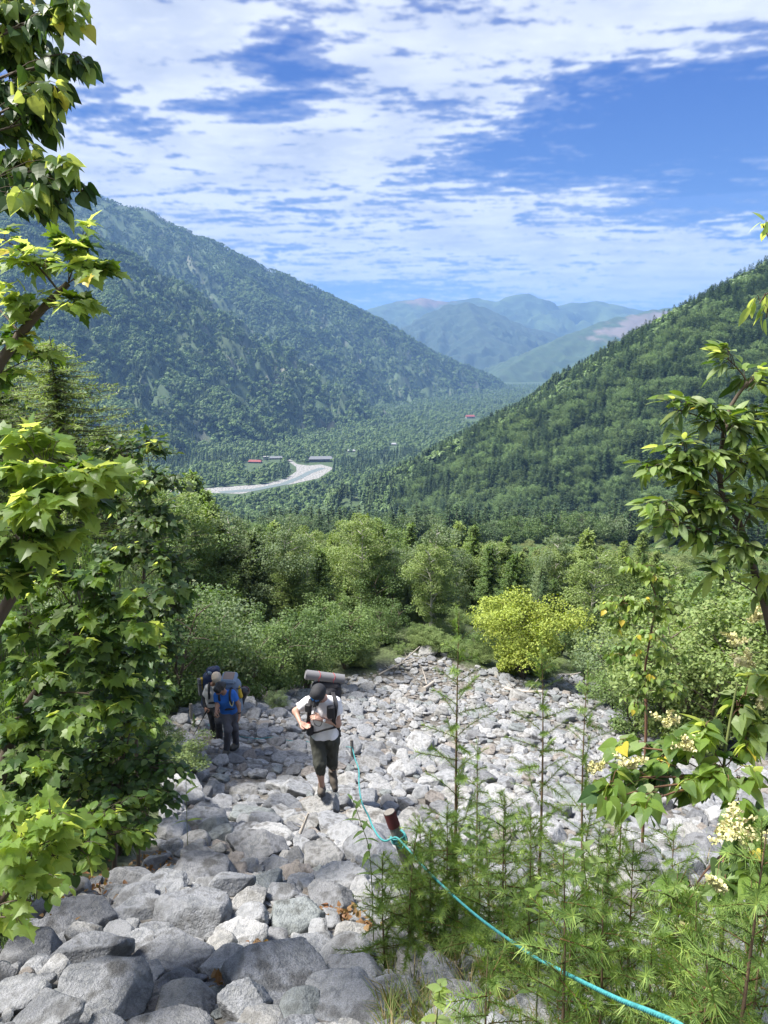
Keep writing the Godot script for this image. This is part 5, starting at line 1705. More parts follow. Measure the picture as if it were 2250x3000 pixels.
func hiker_in_white() -> void:
	var D := 9.2
	var base := spot(941, 2338, D - 0.05)
	var o := thing("person", base, "walker in white shirt and dark knee length trousers looking at the hands", "person")
	var P := func(px: float, py: float, dd: float) -> Vector3: return spot(px, py, D + dd) - base
	var hd: Vector3 = P.call(932, 2034, -0.16)
	var look := Vector3(-0.34, -0.80, 0.62)
	var neck: Vector3 = P.call(952, 2050, -0.02)
	var shl: Vector3 = P.call(899, 2057, -0.03)
	var shr: Vector3 = P.call(986, 2057, -0.03)
	var ell: Vector3 = P.call(866, 2084, -0.02)
	var wrl: Vector3 = P.call(880, 2117, -0.20)
	var elr: Vector3 = P.call(990, 2121, -0.04)
	var wrr: Vector3 = P.call(940, 2107, -0.26)
	var chest: Vector3 = P.call(945, 2088, -0.02)
	var waist: Vector3 = P.call(952, 2140, 0.02)
	var hip_l: Vector3 = P.call(932, 2166, 0.0)
	var hip_r: Vector3 = P.call(972, 2166, 0.0)
	var kn_l: Vector3 = P.call(937, 2238, -0.14)
	var an_l: Vector3 = P.call(943, 2306, -0.02)
	var kn_r: Vector3 = P.call(972, 2230, 0.06)
	var an_r: Vector3 = P.call(976, 2262, 0.30)
	var head := head_bones(hd, look, Vector3(-0.1, 0.7, 0.75))
	var core := [[neck, hd - look.normalized() * 0.02 - Vector3(0, 0.05, 0), 0.052, 0.05], [neck, chest, 0.06, 0.085], [chest, waist, 0.085, 0.07], [shl, shr, 0.045, 0.045],
		[shl, ell, 0.046, 0.039], [ell, wrl, 0.040, 0.026], [shr, elr, 0.046, 0.039], [elr, wrr, 0.040, 0.026],
		[hip_l, kn_l, 0.075, 0.052], [kn_l, kn_l.lerp(an_l, 0.35), 0.05, 0.053], [kn_l.lerp(an_l, 0.35), an_l, 0.053, 0.034], [hip_r, kn_r, 0.075, 0.052], [kn_r, an_r, 0.052, 0.034], [waist, (hip_l + hip_r) * 0.5, 0.07, 0.065]]
	var hl := hand_bones(wrl, P.call(897, 2127, -0.24) - wrl, Vector3(0.3, 0.75, 0.4), 0.35, false)
	var hr := hand_bones(wrr, P.call(914, 2097, -0.28) - wrr, Vector3(0.1, -0.8, -0.5), 0.9, true)
	mesh_into(o, "body", [[core, 0.013, 55.0, 0.0], [head, 0.007, 90.0, 0.0], [hl, 0.0048, 300.0, 0.0], [hr, 0.0048, 300.0, 0.0]], M.skin)
	eyes(o, hd, look, Vector3(-0.1, 0.7, 0.75))
	# hair and short beard
	var z := look.normalized()
	var y := (Vector3(-0.1, 0.7, 0.75) - z * Vector3(-0.1, 0.7, 0.75).dot(z)).normalized()
	var x := y.cross(z)
	mesh_into(o, "hair", [[[[hd - z * 0.035 - y * 0.01, hd - z * 0.03 - y * 0.05, 0.082, 0.06], [hd - z * 0.01 + y * 0.03, hd - z * 0.02, 0.086, 0.088]], 0.008, 90.0, 0.003]], M.hair_brown)
	mesh_into(o, "beard", [[[[hd + z * 0.05 - y * 0.09 + x * 0.02, hd + z * 0.05 - y * 0.09 - x * 0.02, 0.036, 0.036], [hd - y * 0.055 + x * 0.066, hd + z * 0.03 - y * 0.088 + x * 0.036, 0.017, 0.022], [hd - y * 0.055 - x * 0.066, hd + z * 0.03 - y * 0.088 - x * 0.036, 0.017, 0.022]], 0.007, 120.0, 0.004]], M.hair_brown)
	var mid_hip := (hip_l + hip_r) * 0.5
	mesh_into(o, "shirt", [[[[shl.lerp(shr, 0.12), shr.lerp(shl, 0.12), 0.075, 0.075], [chest + (shl - shr) * 0.24, waist + (shl - shr) * 0.17, 0.118, 0.105], [chest - (shl - shr) * 0.24, waist - (shl - shr) * 0.17, 0.118, 0.105], [neck - Vector3(0, 0.02, 0), chest, 0.08, 0.12], [waist + (shl - shr) * 0.17, mid_hip + (shl - shr) * 0.18 + Vector3(0, 0.02, 0), 0.11, 0.12, 1], [waist - (shl - shr) * 0.17, mid_hip - (shl - shr) * 0.18 + Vector3(0, 0.02, 0), 0.11, 0.12, 1],
		[shl, shl.lerp(ell, 0.62), 0.066, 0.076, 1], [shr, shr.lerp(elr, 0.52), 0.066, 0.078, 1]], 0.012, 60.0, 0.012]], M.shirt_white)
	mesh_into(o, "trousers", [[[[mid_hip + (shl - shr) * 0.17 + Vector3(0, 0.05, 0), hip_l, 0.10, 0.11, 2], [mid_hip - (shl - shr) * 0.17 + Vector3(0, 0.05, 0), hip_r, 0.10, 0.11, 2], [hip_l, kn_l, 0.108, 0.082], [kn_l, kn_l.lerp(an_l, 0.34), 0.082, 0.072, 1], [hip_r, kn_r, 0.108, 0.082], [kn_r, kn_r.lerp(an_r, 0.4), 0.08, 0.07, 1]], 0.012, 95.0, 0.02]], M.trousers_olive)
	# cap with the sunglasses pushed up on it
	var crown := hd - z * 0.01 + y * 0.028
	var cap := mesh_into(o, "cap", [[[[crown - z * 0.03 + y * 0.004, crown + z * 0.02 + y * 0.004, 0.098, 0.095], [crown + y * 0.02 - z * 0.01, crown + y * 0.026 + z * 0.01, 0.094, 0.092], [hd + z * 0.09 + y * 0.045 + x * 0.035, hd + z * 0.16 + y * 0.012 + x * 0.024, 0.014, 0.008], [hd + z * 0.09 + y * 0.05, hd + z * 0.175 + y * 0.014, 0.014, 0.008], [hd + z * 0.09 + y * 0.045 - x * 0.035, hd + z * 0.16 + y * 0.012 - x * 0.024, 0.014, 0.008], [hd + z * 0.09 + y * 0.045 + x * 0.055, hd + z * 0.14 + y * 0.01 + x * 0.05, 0.013, 0.008], [hd + z * 0.09 + y * 0.045 - x * 0.055, hd + z * 0.14 + y * 0.01 - x * 0.05, 0.013, 0.008]], 0.007, 110.0, 0.003]], M.cap_black)
	var gl := MB.new()
	for s in [-1.0, 1.0]:
		var g: Vector3 = crown + z * 0.108 + y * 0.038 + x * s * 0.034
		var bas: Basis = Basis(x, y, z) * Basis(Vector3.UP, s * 0.35) * Basis(Vector3.RIGHT, -0.5)
		gl.box(g, Vector3(0.027, 0.020, 0.005), bas, 0.009)
	part("sunglasses", gl.done(), M.lens_blue, o)
	# watch on the raised wrist
	var wd := (wrr - elr).normalized()
	var wb := MB.new()
	var wc := wrr - wd * 0.035
	wb.tube([wc - wd * 0.009, wc + wd * 0.009], [0.034, 0.034], 14)
	var watch := part("watch_strap", wb.done(), M.dark_red, o)
	var wf := MB.new()
	var fn := (Vector3(0.1, 0.35, 0.9) - wd * wd.dot(Vector3(0.1, 0.35, 0.9))).normalized()
	wf.tube([wc + fn * 0.030, wc + fn * 0.040], [0.023, 0.021], 16, Color.WHITE, true)
	part("watch_face", wf.done(), M.shirt_white, watch)
	boot(o, P.call(943, 2322, 0.08), P.call(940, 2330, -0.17), kn_l, M.boot_brown)
	boot(o, an_r + Vector3(-0.01, -0.03, 0.04), an_r + Vector3(0.04, -0.20, 0.16), kn_r, M.boot_brown)
	step_under(base + Vector3(0, 0.01, 0.03), 0.34, 2)
	# camera pouch, neck cord and chest bag
	strap_line(o, "cord", [P.call(928, 2064, -0.17), P.call(918, 2098, -0.19), P.call(922, 2122, -0.2), P.call(938, 2127, -0.2), P.call(944, 2112, -0.2)], 0.004, M.strap_black)
	# the backpack is a thing of its own
	var bp := thing("hiking_backpack", base + P.call(957, 2130, 0.22), "tall black backpack on the back of the walker in white", "backpack")
	var q := bp.position - base
	var top: Vector3 = P.call(957, 2012, 0.28)
	mesh_into(bp, "pack_body", [[shifted([[P.call(945, 2150, 0.24), top + Vector3(-0.09, -0.05, 0), 0.12, 0.115], [P.call(970, 2150, 0.24), top + Vector3(0.09, -0.05, 0), 0.12, 0.115], [P.call(957, 2145, 0.34), top + Vector3(0, -0.08, 0.08), 0.12, 0.1]], q), 0.016, 45.0, 0.01]], M.pack_black)
	mesh_into(bp, "lid", [[shifted([[top + Vector3(-0.13, 0.02, 0.02), top + Vector3(0.13, 0.02, 0.02), 0.075, 0.075], [top + Vector3(-0.10, 0.03, -0.07), top + Vector3(0.10, 0.03, -0.07), 0.06, 0.06]], q), 0.014, 60.0, 0.008]], M.pack_black)
	for s in [[904, -1.0], [980, 1.0]]:
		var sx: float = s[0]
		var over: Vector3 = P.call(sx + (10.0 if s[1] < 0 else -4.0), 2040, 0.06)
		var pts := [over + Vector3(0, -0.02, -0.12), over + Vector3(0, 0.045, 0.0), P.call(sx + 4, 2062, -0.14), P.call(sx + 2, 2090, -0.19), P.call(sx - 2, 2118, -0.13), P.call(sx + s[1] * 14, 2142, 0.05)]
		for e in [-0.016, 0.0, 0.016]:
			var pp := []
			for p: Vector3 in pts: pp.append(p - q + Vector3(e, 0, 0))
			strap_line(bp, "shoulder_strap", pp, 0.013, M.strap_black)
	var pouch := MB.new()
	pouch.box(P.call(969, 2086, -0.24) - q, Vector3(0.05, 0.085, 0.04), Basis(Vector3.UP, 0.2), 0.015)
	part("camera_pouch", pouch.done(), M.strap_black, bp)
	var clip := MB.new()
	clip.box(P.call(903, 2074, -0.22) - q, Vector3(0.042, 0.055, 0.03), Basis(Vector3.UP, -0.3), 0.012)
	part("strap_pocket", clip.done(), M.strap_black, bp)
	var hb := MB.new()
	hb.box(P.call(908, 2138, -0.12) - q, Vector3(0.045, 0.075, 0.045), Basis(Vector3.UP, 0.4), 0.02)
	part("belt_pocket", hb.done(), M.pack_black, bp)
	var hb2 := MB.new()
	hb2.box(P.call(905, 2122, -0.15) - q, Vector3(0.022, 0.045, 0.02), Basis(Vector3.UP, 0.4), 0.01)
	part("red_tag", hb2.done(), M.red, bp)
	strap_line(bp, "hip_belt", [P.call(905, 2150, -0.05) - q, P.call(925, 2146, -0.15) - q, P.call(952, 2138, -0.17) - q, P.call(978, 2132, -0.1) - q, P.call(990, 2128, 0.02) - q], 0.014, M.strap_black)
	strap_line(bp, "loose_strap", [P.call(993, 2122, 0.05) - q, P.call(995, 2140, 0.0) - q, P.call(998, 2158, 0.0) - q], 0.011, M.strap_black)
	# rolled foam mat across the top
	var a: Vector3 = base + P.call(896, 1976, 0.2)
	var b: Vector3 = base + P.call(1007, 1990, 0.3)
	var mat := thing("sleeping_mat", a.lerp(b, 0.5), "grey rolled sleeping mat tied across the top of the black backpack", "mat")
	var mb := MB.new()
	var c := a.lerp(b, 0.5)
	var pts2 := []
	var rr := []
	for k in 33:
		pts2.append(a.lerp(b, k / 32.0) - c)
		rr.append(0.066 + (0.0015 if k % 2 == 0 else -0.0015))
	mb.tube(pts2, rr, 28)
	part("foam_roll", mb.done(), M.foam, mat)
	# the rolled up edge seen at both ends
	for e in [[a, -1.0], [b, 1.0]]:
		var ax := (b - a).normalized()
		var s1 := ax.cross(Vector3.UP).normalized()
		var s2 := s1.cross(ax)
		var sp := []
		for k in 60:
			var t := k / 59.0
			var an := t * TAU * 3.0
			sp.append(e[0] - c + (s1 * cos(an) + s2 * sin(an)) * lerpf(0.008, 0.058, t))
		var rb := MB.new()
		rb.tube(sp, tapers(0.0085, 0.0085, 59), 6)
		part("rolled_edge", rb.done(), M.foam, mat)
	for t in [0.34, 0.72]:
		var ring := MB.new()
		var pc := a.lerp(b, t) - c
		var ax2 := (b - a).normalized()
		var u1 := ax2.cross(Vector3.UP).normalized()
		var u2 := u1.cross(ax2)
		var loop := []
		for k in 25: loop.append(pc + (u1 * cos(k * TAU / 24) + u2 * sin(k * TAU / 24)) * 0.069 + ax2 * 0.012 * sin(k * 0.7))
		ring.tube(loop, tapers(0.0035, 0.0035, 24), 5)
		part("red_cord", ring.done(), M.red, mat)

func hiker_in_blue() -> void:
	var D := 13.0
	var base := spot(661, 2214, D)
	var o := thing("person", base, "walker in blue shirt and grey trousers bending forward bareheaded", "person")
	var P := func(px: float, py: float, dd: float) -> Vector3: return spot(px, py, D + dd) - base
	var hd: Vector3 = P.call(644, 2016, -0.22)
	var look := Vector3(-0.5, -0.72, 0.5)
	var up := Vector3(-0.2, 0.6, 0.8)
	var neck: Vector3 = P.call(657, 2030, -0.08)
	var shl: Vector3 = P.call(636, 2037, -0.12)
	var shr: Vector3 = P.call(681, 2031, 0.0)
	var ell: Vector3 = P.call(637, 2066, -0.16)
	var wrl: Vector3 = P.call(633, 2084, -0.30)
	var elr: Vector3 = P.call(699, 2064, 0.0)
	var wrr: Vector3 = P.call(702, 2093, -0.06)
	var chest: Vector3 = P.call(660, 2050, -0.06)
	var waist: Vector3 = P.call(670, 2078, 0.06)
	var hip_l: Vector3 = P.call(661, 2090, 0.04)
	var hip_r: Vector3 = P.call(682, 2089, 0.1)
	var kn_l: Vector3 = P.call(668, 2138, -0.16)
	var an_l: Vector3 = P.call(664, 2196, -0.02)
	var kn_r: Vector3 = P.call(687, 2132, 0.06)
	var an_r: Vector3 = P.call(692, 2176, 0.26)
	var head := head_bones(hd, look, up)
	var core := [[neck, hd - look.normalized() * 0.03 - Vector3(0, 0.04, 0), 0.052, 0.05], [neck, chest, 0.06, 0.08], [chest, waist, 0.08, 0.07], [shl, shr, 0.045, 0.045], [shl, ell, 0.046, 0.039], [ell, wrl, 0.038, 0.026], [shr, elr, 0.046, 0.039], [elr, wrr, 0.038, 0.026], [hip_l, kn_l, 0.07, 0.05], [kn_l, an_l, 0.05, 0.034], [hip_r, kn_r, 0.07, 0.05], [kn_r, an_r, 0.05, 0.034], [waist, (hip_l + hip_r) * 0.5, 0.065, 0.065]]
	var hl := hand_bones(wrl, P.call(631, 2094, -0.34) - wrl, Vector3(0.6, 0, -0.6), 1.6, false)
	var hr := hand_bones(wrr, P.call(701, 2108, -0.06) - wrr, Vector3(-0.9, 0, 0.1), 0.5, true)
	mesh_into(o, "body", [[core, 0.014, 55.0, 0.0], [head, 0.008, 90.0, 0.0], [hl, 0.0055, 300.0, 0.0], [hr, 0.0055, 300.0, 0.0]], M.skin2)
	eyes(o, hd, look, up)
	var z := look.normalized()
	var y := (up - z * up.dot(z)).normalized()
	var x := y.cross(z)
	mesh_into(o, "hair", [[[[hd - z * 0.03 + y * 0.03, hd + z * 0.045 + y * 0.058, 0.096, 0.062], [hd - z * 0.05 - y * 0.01, hd - z * 0.04 - y * 0.04, 0.084, 0.06], [hd + z * 0.05 + y * 0.05 + x * 0.03, hd + z * 0.05 + y * 0.05 - x * 0.03, 0.05, 0.05], [hd + x * 0.076 - z * 0.01 + y * 0.03, hd + x * 0.08 - y * 0.015, 0.024, 0.014], [hd - x * 0.076 - z * 0.01 + y * 0.03, hd - x * 0.08 - y * 0.015, 0.024, 0.014]], 0.008, 90.0, 0.01]], M.hair_black)
	var mid_hip := (hip_l + hip_r) * 0.5
	var w := (shr - shl)
	mesh_into(o, "shirt", [[[[shl.lerp(shr, 0.14), shr.lerp(shl, 0.14), 0.07, 0.07], [chest - w * 0.22, waist - w * 0.2, 0.105, 0.095], [chest + w * 0.22, waist + w * 0.2, 0.105, 0.095], [neck, chest, 0.07, 0.11], [waist - w * 0.2, mid_hip - w * 0.2, 0.1, 0.105, 1], [waist + w * 0.2, mid_hip + w * 0.2, 0.1, 0.105, 1], [shl, shl.lerp(ell, 0.6), 0.064, 0.07, 1], [shr, shr.lerp(elr, 0.6), 0.064, 0.07, 1]], 0.013, 60.0, 0.012]], M.shirt_blue)
	mesh_into(o, "trousers", [[[[mid_hip - w * 0.15 + Vector3(0, 0.06, 0), hip_l, 0.095, 0.1, 2], [mid_hip + w * 0.15 + Vector3(0, 0.06, 0), hip_r, 0.095, 0.1, 2], [hip_l, kn_l, 0.1, 0.072], [kn_l, an_l, 0.072, 0.062, 1], [hip_r, kn_r, 0.1, 0.072], [kn_r, an_r, 0.072, 0.062, 1]], 0.013, 55.0, 0.014]], M.trousers_grey)
	boot(o, P.call(664, 2205, 0.1), P.call(657, 2213, -0.17), kn_l, M.boot_grey)
	boot(o, P.call(694, 2188, 0.3), P.call(677, 2196, 0.12), kn_r, M.boot_grey)
	step_under(base + Vector3(0, 0.01, 0.03), 0.4, 0)
	step_under(base + P.call(686, 2197, 0.2), 0.36, 3)
	var wb := MB.new()
	var wd := (wrr - elr).normalized()
	wb.tube([wrr - wd * 0.04, wrr - wd * 0.015], [0.031, 0.031], 12)
	part("watch", wb.done(), M.strap_black, o)
	# his pack
	var bp := thing("hiking_backpack", base + P.call(680, 2070, 0.3), "blue grey backpack with a flat lid on the bending walker", "backpack")
	var q := bp.position - base
	mesh_into(bp, "pack_body", [[shifted([[P.call(674, 2072, 0.26), P.call(668, 2004, 0.22), 0.12, 0.12], [P.call(694, 2072, 0.28), P.call(688, 2004, 0.24), 0.12, 0.12], [P.call(685, 2070, 0.4), P.call(679, 2008, 0.36), 0.12, 0.12]], q), 0.017, 45.0, 0.01]], M.pack_blue)
	var lid := MB.new()
	lid.box(P.call(672, 1986, 0.18) - q, Vector3(0.15, 0.055, 0.13), Basis(Vector3.UP, -0.12) * Basis(Vector3.RIGHT, 0.5), 0.04)
	var lo := part("lid", lid.done(), M.pack_blue, bp)
	var panel := MB.new()
	var lb := Basis(Vector3.UP, -0.12) * Basis(Vector3.RIGHT, 0.5)
	panel.box(P.call(672, 1986, 0.18) - q + lb * Vector3(0, 0.054, -0.01), Vector3(0.105, 0.006, 0.085), lb, 0.004)
	part("lid_panel", panel.done(), M.pack_taupe, lo)
	for s in [[642, -1.0], [673, 1.0]]:
		var pts := []
		for p: Vector3 in [P.call(s[0] + 6, 2016, 0.12), P.call(s[0] + 1, 2026, -0.08), P.call(s[0], 2042, -0.2), P.call(s[0] + 3, 2058, -0.14), P.call(s[0] + 10, 2072, 0.05)]: pts.append(p - q)
		strap_line(bp, "shoulder_strap", pts, 0.024, M.strap_black)
	strap_line(bp, "hip_belt", [P.call(650, 2080, 0.0) - q, P.call(664, 2078, -0.1) - q, P.call(684, 2076, 0.0) - q, P.call(694, 2074, 0.15) - q], 0.022, M.strap_black)
	strap_line(bp, "cord_loop", [P.call(672, 2052, -0.18) - q, P.call(675, 2064, -0.2) - q, P.call(681, 2068, -0.15) - q, P.call(684, 2054, -0.12) - q], 0.006, M.cord_yellow)
	var yb := thing("stuff_sack", base + P.call(699, 2043, 0.2), "yellow bag strapped to the side of the blue grey backpack", "bag")
	var yq := yb.position - base
	mesh_into(yb, "sack", [[shifted([[P.call(705, 2040, 0.2), P.call(696, 2010, 0.2), 0.045, 0.05]], yq), 0.011, 70.0, 0.006]], M.bag_yellow)
	strap_line(yb, "strap", [P.call(692, 2018, 0.14) - yq, P.call(699, 2018, 0.12) - yq, P.call(706, 2013, 0.16) - yq], 0.008, M.strap_black)
	var pot := thing("helmet", base + P.call(717, 2040, 0.35), "round black helmet hanging on the blue grey backpack", "helmet")
	var pq := pot.position - base
	mesh_into(pot, "shell", [[shifted([[P.call(714, 2026, 0.32), P.call(719, 2024, 0.36), 0.09, 0.09], [P.call(712, 2036, 0.32), P.call(714, 2040, 0.34), 0.07, 0.06]], pq), 0.012, 60.0, 0.0]], M.helmet_black)
	strap_line(pot, "red_rim", [P.call(708, 2012, 0.26) - pq, P.call(717, 2010, 0.24) - pq, P.call(727, 2016, 0.28) - pq, P.call(730, 2026, 0.3) - pq], 0.008, M.dark_red)
	mesh_into(bp, "lower_bag", [[shifted([[P.call(704, 2056, 0.34), P.call(708, 2044, 0.34), 0.08, 0.08]], q), 0.014, 60.0, 0.01]], M.pack_black)

func hiker_behind() -> void:
	var D := 14.3
	var base := spot(643, 2174, D)
	var o := thing("person", base, "walker in white shirt with black sleeves and beige cap behind the blue one", "person")
	var P := func(px: float, py: float, dd: float) -> Vector3: return spot(px, py, D + dd) - base
	var hd: Vector3 = P.call(635, 1988, -0.18)
	var look := Vector3(0.25, -0.62, 0.74)
	var up := Vector3(0, 0.75, 0.65)
	var neck: Vector3 = P.call(624, 2006, 0.0)
	var shl: Vector3 = P.call(608, 2015, 0.0)
	var shr: Vector3 = P.call(641, 2013, -0.05)
	var ell: Vector3 = P.call(599, 2046, 0.05)
	var wrl: Vector3 = P.call(601, 2074, -0.08)
	var elr: Vector3 = P.call(648, 2044, -0.04)
	var wrr: Vector3 = P.call(644, 2070, -0.2)
	var chest: Vector3 = P.call(622, 2030, -0.02)
	var waist: Vector3 = P.call(622, 2060, 0.03)
	var hip_l: Vector3 = P.call(618, 2074, 0.03)
	var hip_r: Vector3 = P.call(634, 2074, 0.0)
	var kn_l: Vector3 = P.call(626, 2120, 0.0)
	var an_l: Vector3 = P.call(625, 2146, 0.3)
	var kn_r: Vector3 = P.call(641, 2116, -0.2)
	var an_r: Vector3 = P.call(644, 2160, -0.04)
	var core := [[neck, hd - look.normalized() * 0.03 - Vector3(0, 0.05, 0), 0.05, 0.05], [neck, chest, 0.05, 0.075], [chest, waist, 0.075, 0.065], [shl, shr, 0.045, 0.045], [shl, ell, 0.044, 0.036], [ell, wrl, 0.035, 0.024], [shr, elr, 0.044, 0.036], [elr, wrr, 0.035, 0.024], [hip_l, kn_l, 0.07, 0.05], [kn_l, an_l, 0.05, 0.034], [hip_r, kn_r, 0.07, 0.05], [kn_r, an_r, 0.05, 0.034], [waist, (hip_l + hip_r) * 0.5, 0.065, 0.065]]
	var hl := hand_bones(wrl, P.call(604, 2086, -0.14) - wrl, Vector3(0.7, -0.2, -0.4), 1.7, false)
	var hr := hand_bones(wrr, P.call(645, 2082, -0.25) - wrr, Vector3(-0.7, 0, -0.4), 1.2, true)
	mesh_into(o, "body", [[core, 0.014, 55.0, 0.0], [head_bones(hd, look, up), 0.008, 90.0, 0.0], [hl, 0.0055, 300.0, 0.0], [hr, 0.0055, 300.0, 0.0]], M.skin2)
	eyes(o, hd, look, up)
	var z := look.normalized()
	var y := (up - z * up.dot(z)).normalized()
	var x := y.cross(z)
	mesh_into(o, "hair", [[[[hd - z * 0.035 - y * 0.005, hd - z * 0.03 - y * 0.05, 0.084, 0.06]], 0.009, 90.0, 0.004]], M.hair_black)
	mesh_into(o, "cap", [[[[hd - z * 0.035 + y * 0.034, hd + z * 0.015 + y * 0.034, 0.098, 0.095], [hd + z * 0.08 + y * 0.05 + x * 0.035, hd + z * 0.15 + y * 0.018 + x * 0.025, 0.014, 0.009], [hd + z * 0.08 + y * 0.055, hd + z * 0.165 + y * 0.02, 0.014, 0.009], [hd + z * 0.08 + y * 0.05 - x * 0.035, hd + z * 0.15 + y * 0.018 - x * 0.025, 0.014, 0.009]], 0.008, 110.0, 0.003]], M.cap_beige)
	var mid_hip := (hip_l + hip_r) * 0.5
	var w := (shr - shl)
	mesh_into(o, "shirt", [[[[shl.lerp(shr, 0.14), shr.lerp(shl, 0.14), 0.07, 0.07], [chest - w * 0.22, waist - w * 0.2, 0.1, 0.09], [chest + w * 0.22, waist + w * 0.2, 0.1, 0.09], [waist - w * 0.2, mid_hip - w * 0.2 + Vector3(0, 0.03, 0), 0.095, 0.1, 1], [waist + w * 0.2, mid_hip + w * 0.2 + Vector3(0, 0.03, 0), 0.095, 0.1, 1], [shl, shl.lerp(ell, 0.62), 0.064, 0.072, 1], [shr, shr.lerp(elr, 0.6), 0.064, 0.07, 1]], 0.013, 60.0, 0.012]], M.shirt_cream)
	mesh_into(o, "sleeve", [[[[shl.lerp(ell, 0.4), ell, 0.05, 0.045], [ell, wrl, 0.045, 0.034, 1]], 0.012, 80.0, 0.006]], M.strap_black)
	mesh_into(o, "sleeve", [[[[shr.lerp(elr, 0.4), elr, 0.05, 0.045], [elr, wrr, 0.045, 0.034, 1]], 0.012, 80.0, 0.006]], M.strap_black)
	mesh_into(o, "trousers", [[[[mid_hip - w * 0.15 + Vector3(0, 0.06, 0), hip_l, 0.09, 0.1, 2], [mid_hip + w * 0.15 + Vector3(0, 0.06, 0), hip_r, 0.09, 0.1, 2], [hip_l, kn_l, 0.1, 0.075], [kn_l, an_l, 0.075, 0.065, 1], [hip_r, kn_r, 0.1, 0.075], [kn_r, an_r, 0.075, 0.066, 1]], 0.013, 55.0, 0.014]], M.trousers_black)
	boot(o, P.call(645, 2168, 0.08), P.call(641, 2174, -0.17), kn_r, M.boot_grey)
	boot(o, P.call(626, 2152, 0.34), P.call(630, 2160, 0.14), kn_l, M.boot_grey)
	step_under(base + Vector3(0, 0.01, 0.03), 0.4, 2)
	step_under(base + P.call(628, 2162, 0.24), 0.34, 0)
	var bp := thing("hiking_backpack", base + P.call(612, 2060, 0.3), "navy backpack with a rounded lid on the walker in the beige cap", "backpack")
	var q := bp.position - base
	mesh_into(bp, "pack_body", [[shifted([[P.call(606, 2060, 0.24), P.call(612, 1984, 0.22), 0.12, 0.13], [P.call(622, 2060, 0.26), P.call(628, 1984, 0.24), 0.12, 0.13], [P.call(613, 2058, 0.38), P.call(620, 1984, 0.36), 0.12, 0.12]], q), 0.018, 45.0, 0.01]], M.pack_navy)
	mesh_into(bp, "lid", [[shifted([[P.call(617, 1966, 0.22), P.call(632, 1963, 0.22), 0.095, 0.095], [P.call(618, 1968, 0.34), P.call(632, 1966, 0.34), 0.08, 0.08]], q), 0.015, 60.0, 0.01]], M.pack_navy)
	var mesh_pocket := MB.new()
	mesh_pocket.box(P.call(614, 1972, 0.1) - q, Vector3(0.05, 0.035, 0.02), Basis(Vector3.UP, -0.4), 0.015)
	part("lid_pocket", mesh_pocket.done(), M.pack_blue, bp)
	for s in [[612, -1.0], [636, 1.0]]:
		var pts := []
		for p: Vector3 in [P.call(s[0] + 2, 2000, 0.14), P.call(s[0], 2006, -0.06), P.call(s[0], 2024, -0.16), P.call(s[0] + 1, 2042, -0.12), P.call(s[0], 2054, 0.05)]: pts.append(p - q)
		strap_line(bp, "shoulder_strap", pts, 0.026, M.strap_black)
	strap_line(bp, "hip_belt", [P.call(606, 2060, 0.02) - q, P.call(620, 2059, -0.12) - q, P.call(640, 2058, -0.05) - q], 0.022, M.strap_black)
	# folded foam pad in a yellow cover
	var pad := thing("folded_pad", base + P.call(591, 2038, 0.2), "yellow and grey folded sleeping pad beside the navy backpack", "mat")
	var pq := pad.position - base
	var pb := Basis(Vector3.UP, 0.5) * Basis(Vector3.BACK, 0.03)
	for k in 7:
		var fb := MB.new()
		fb.box(P.call(591, 2011, 0.2) - pq + pb * Vector3((k - 3) * 0.021, 0, 0), Vector3(0.0095, 0.19, 0.055), pb, 0.007)
		part("pad_fold", fb.done(), M.bag_yellow if k > 2 else M.foam, pad)
	strap_line(pad, "strap", [P.call(581, 2006, 0.1) - pq, P.call(591, 2007, 0.1) - pq, P.call(603, 2004, 0.18) - pq], 0.009, M.strap_black)
	# trekking pole
	var tip: Vector3 = on_ground(560, 2168)
	var grip: Vector3 = base + P.call(606, 2082, -0.17)
	var pole := thing("trekking_pole", tip, "thin dark trekking pole held by the walker in the beige cap", "pole")
	var sb := MB.new()
	sb.tube([Vector3.ZERO, (grip - tip) * 0.9], [0.006, 0.009], 8)
	part("shaft", sb.done(), M.strap_black, pole)
	var gb := MB.new()
	gb.tube([(grip - tip) * 0.88, (grip - tip) * 1.02], [0.016, 0.018], 8, Color.WHITE, true)
	part("grip", gb.done(), M.rubber, pole)

# ---- rope, posts, dead wood, houses ------------------------------------------------------------------------------
func twisted(pts: Array, r: float, pitch: float) -> ArrayMesh:
	var b := MB.new()
	var rs := resample(pts, 60)
	var out := [[], [], []]
	var run := 0.0
	for k in rs.size():
		if k: run += (rs[k] - rs[k - 1]).length()
		var d: Vector3 = (rs[mini(k + 1, rs.size() - 1)] - rs[maxi(k - 1, 0)]).normalized()
		var s := d.cross(Vector3.UP).normalized()
		var t := s.cross(d)
		for q in 3:
			var a := run / pitch * TAU + q * TAU / 3.0
			out[q].append(rs[k] + (s * cos(a) + t * sin(a)) * r * 0.5)
	for q in 3: b.tube(out[q], tapers(r * 0.58, r * 0.58, rs.size() - 1), 6)
	return b.done()

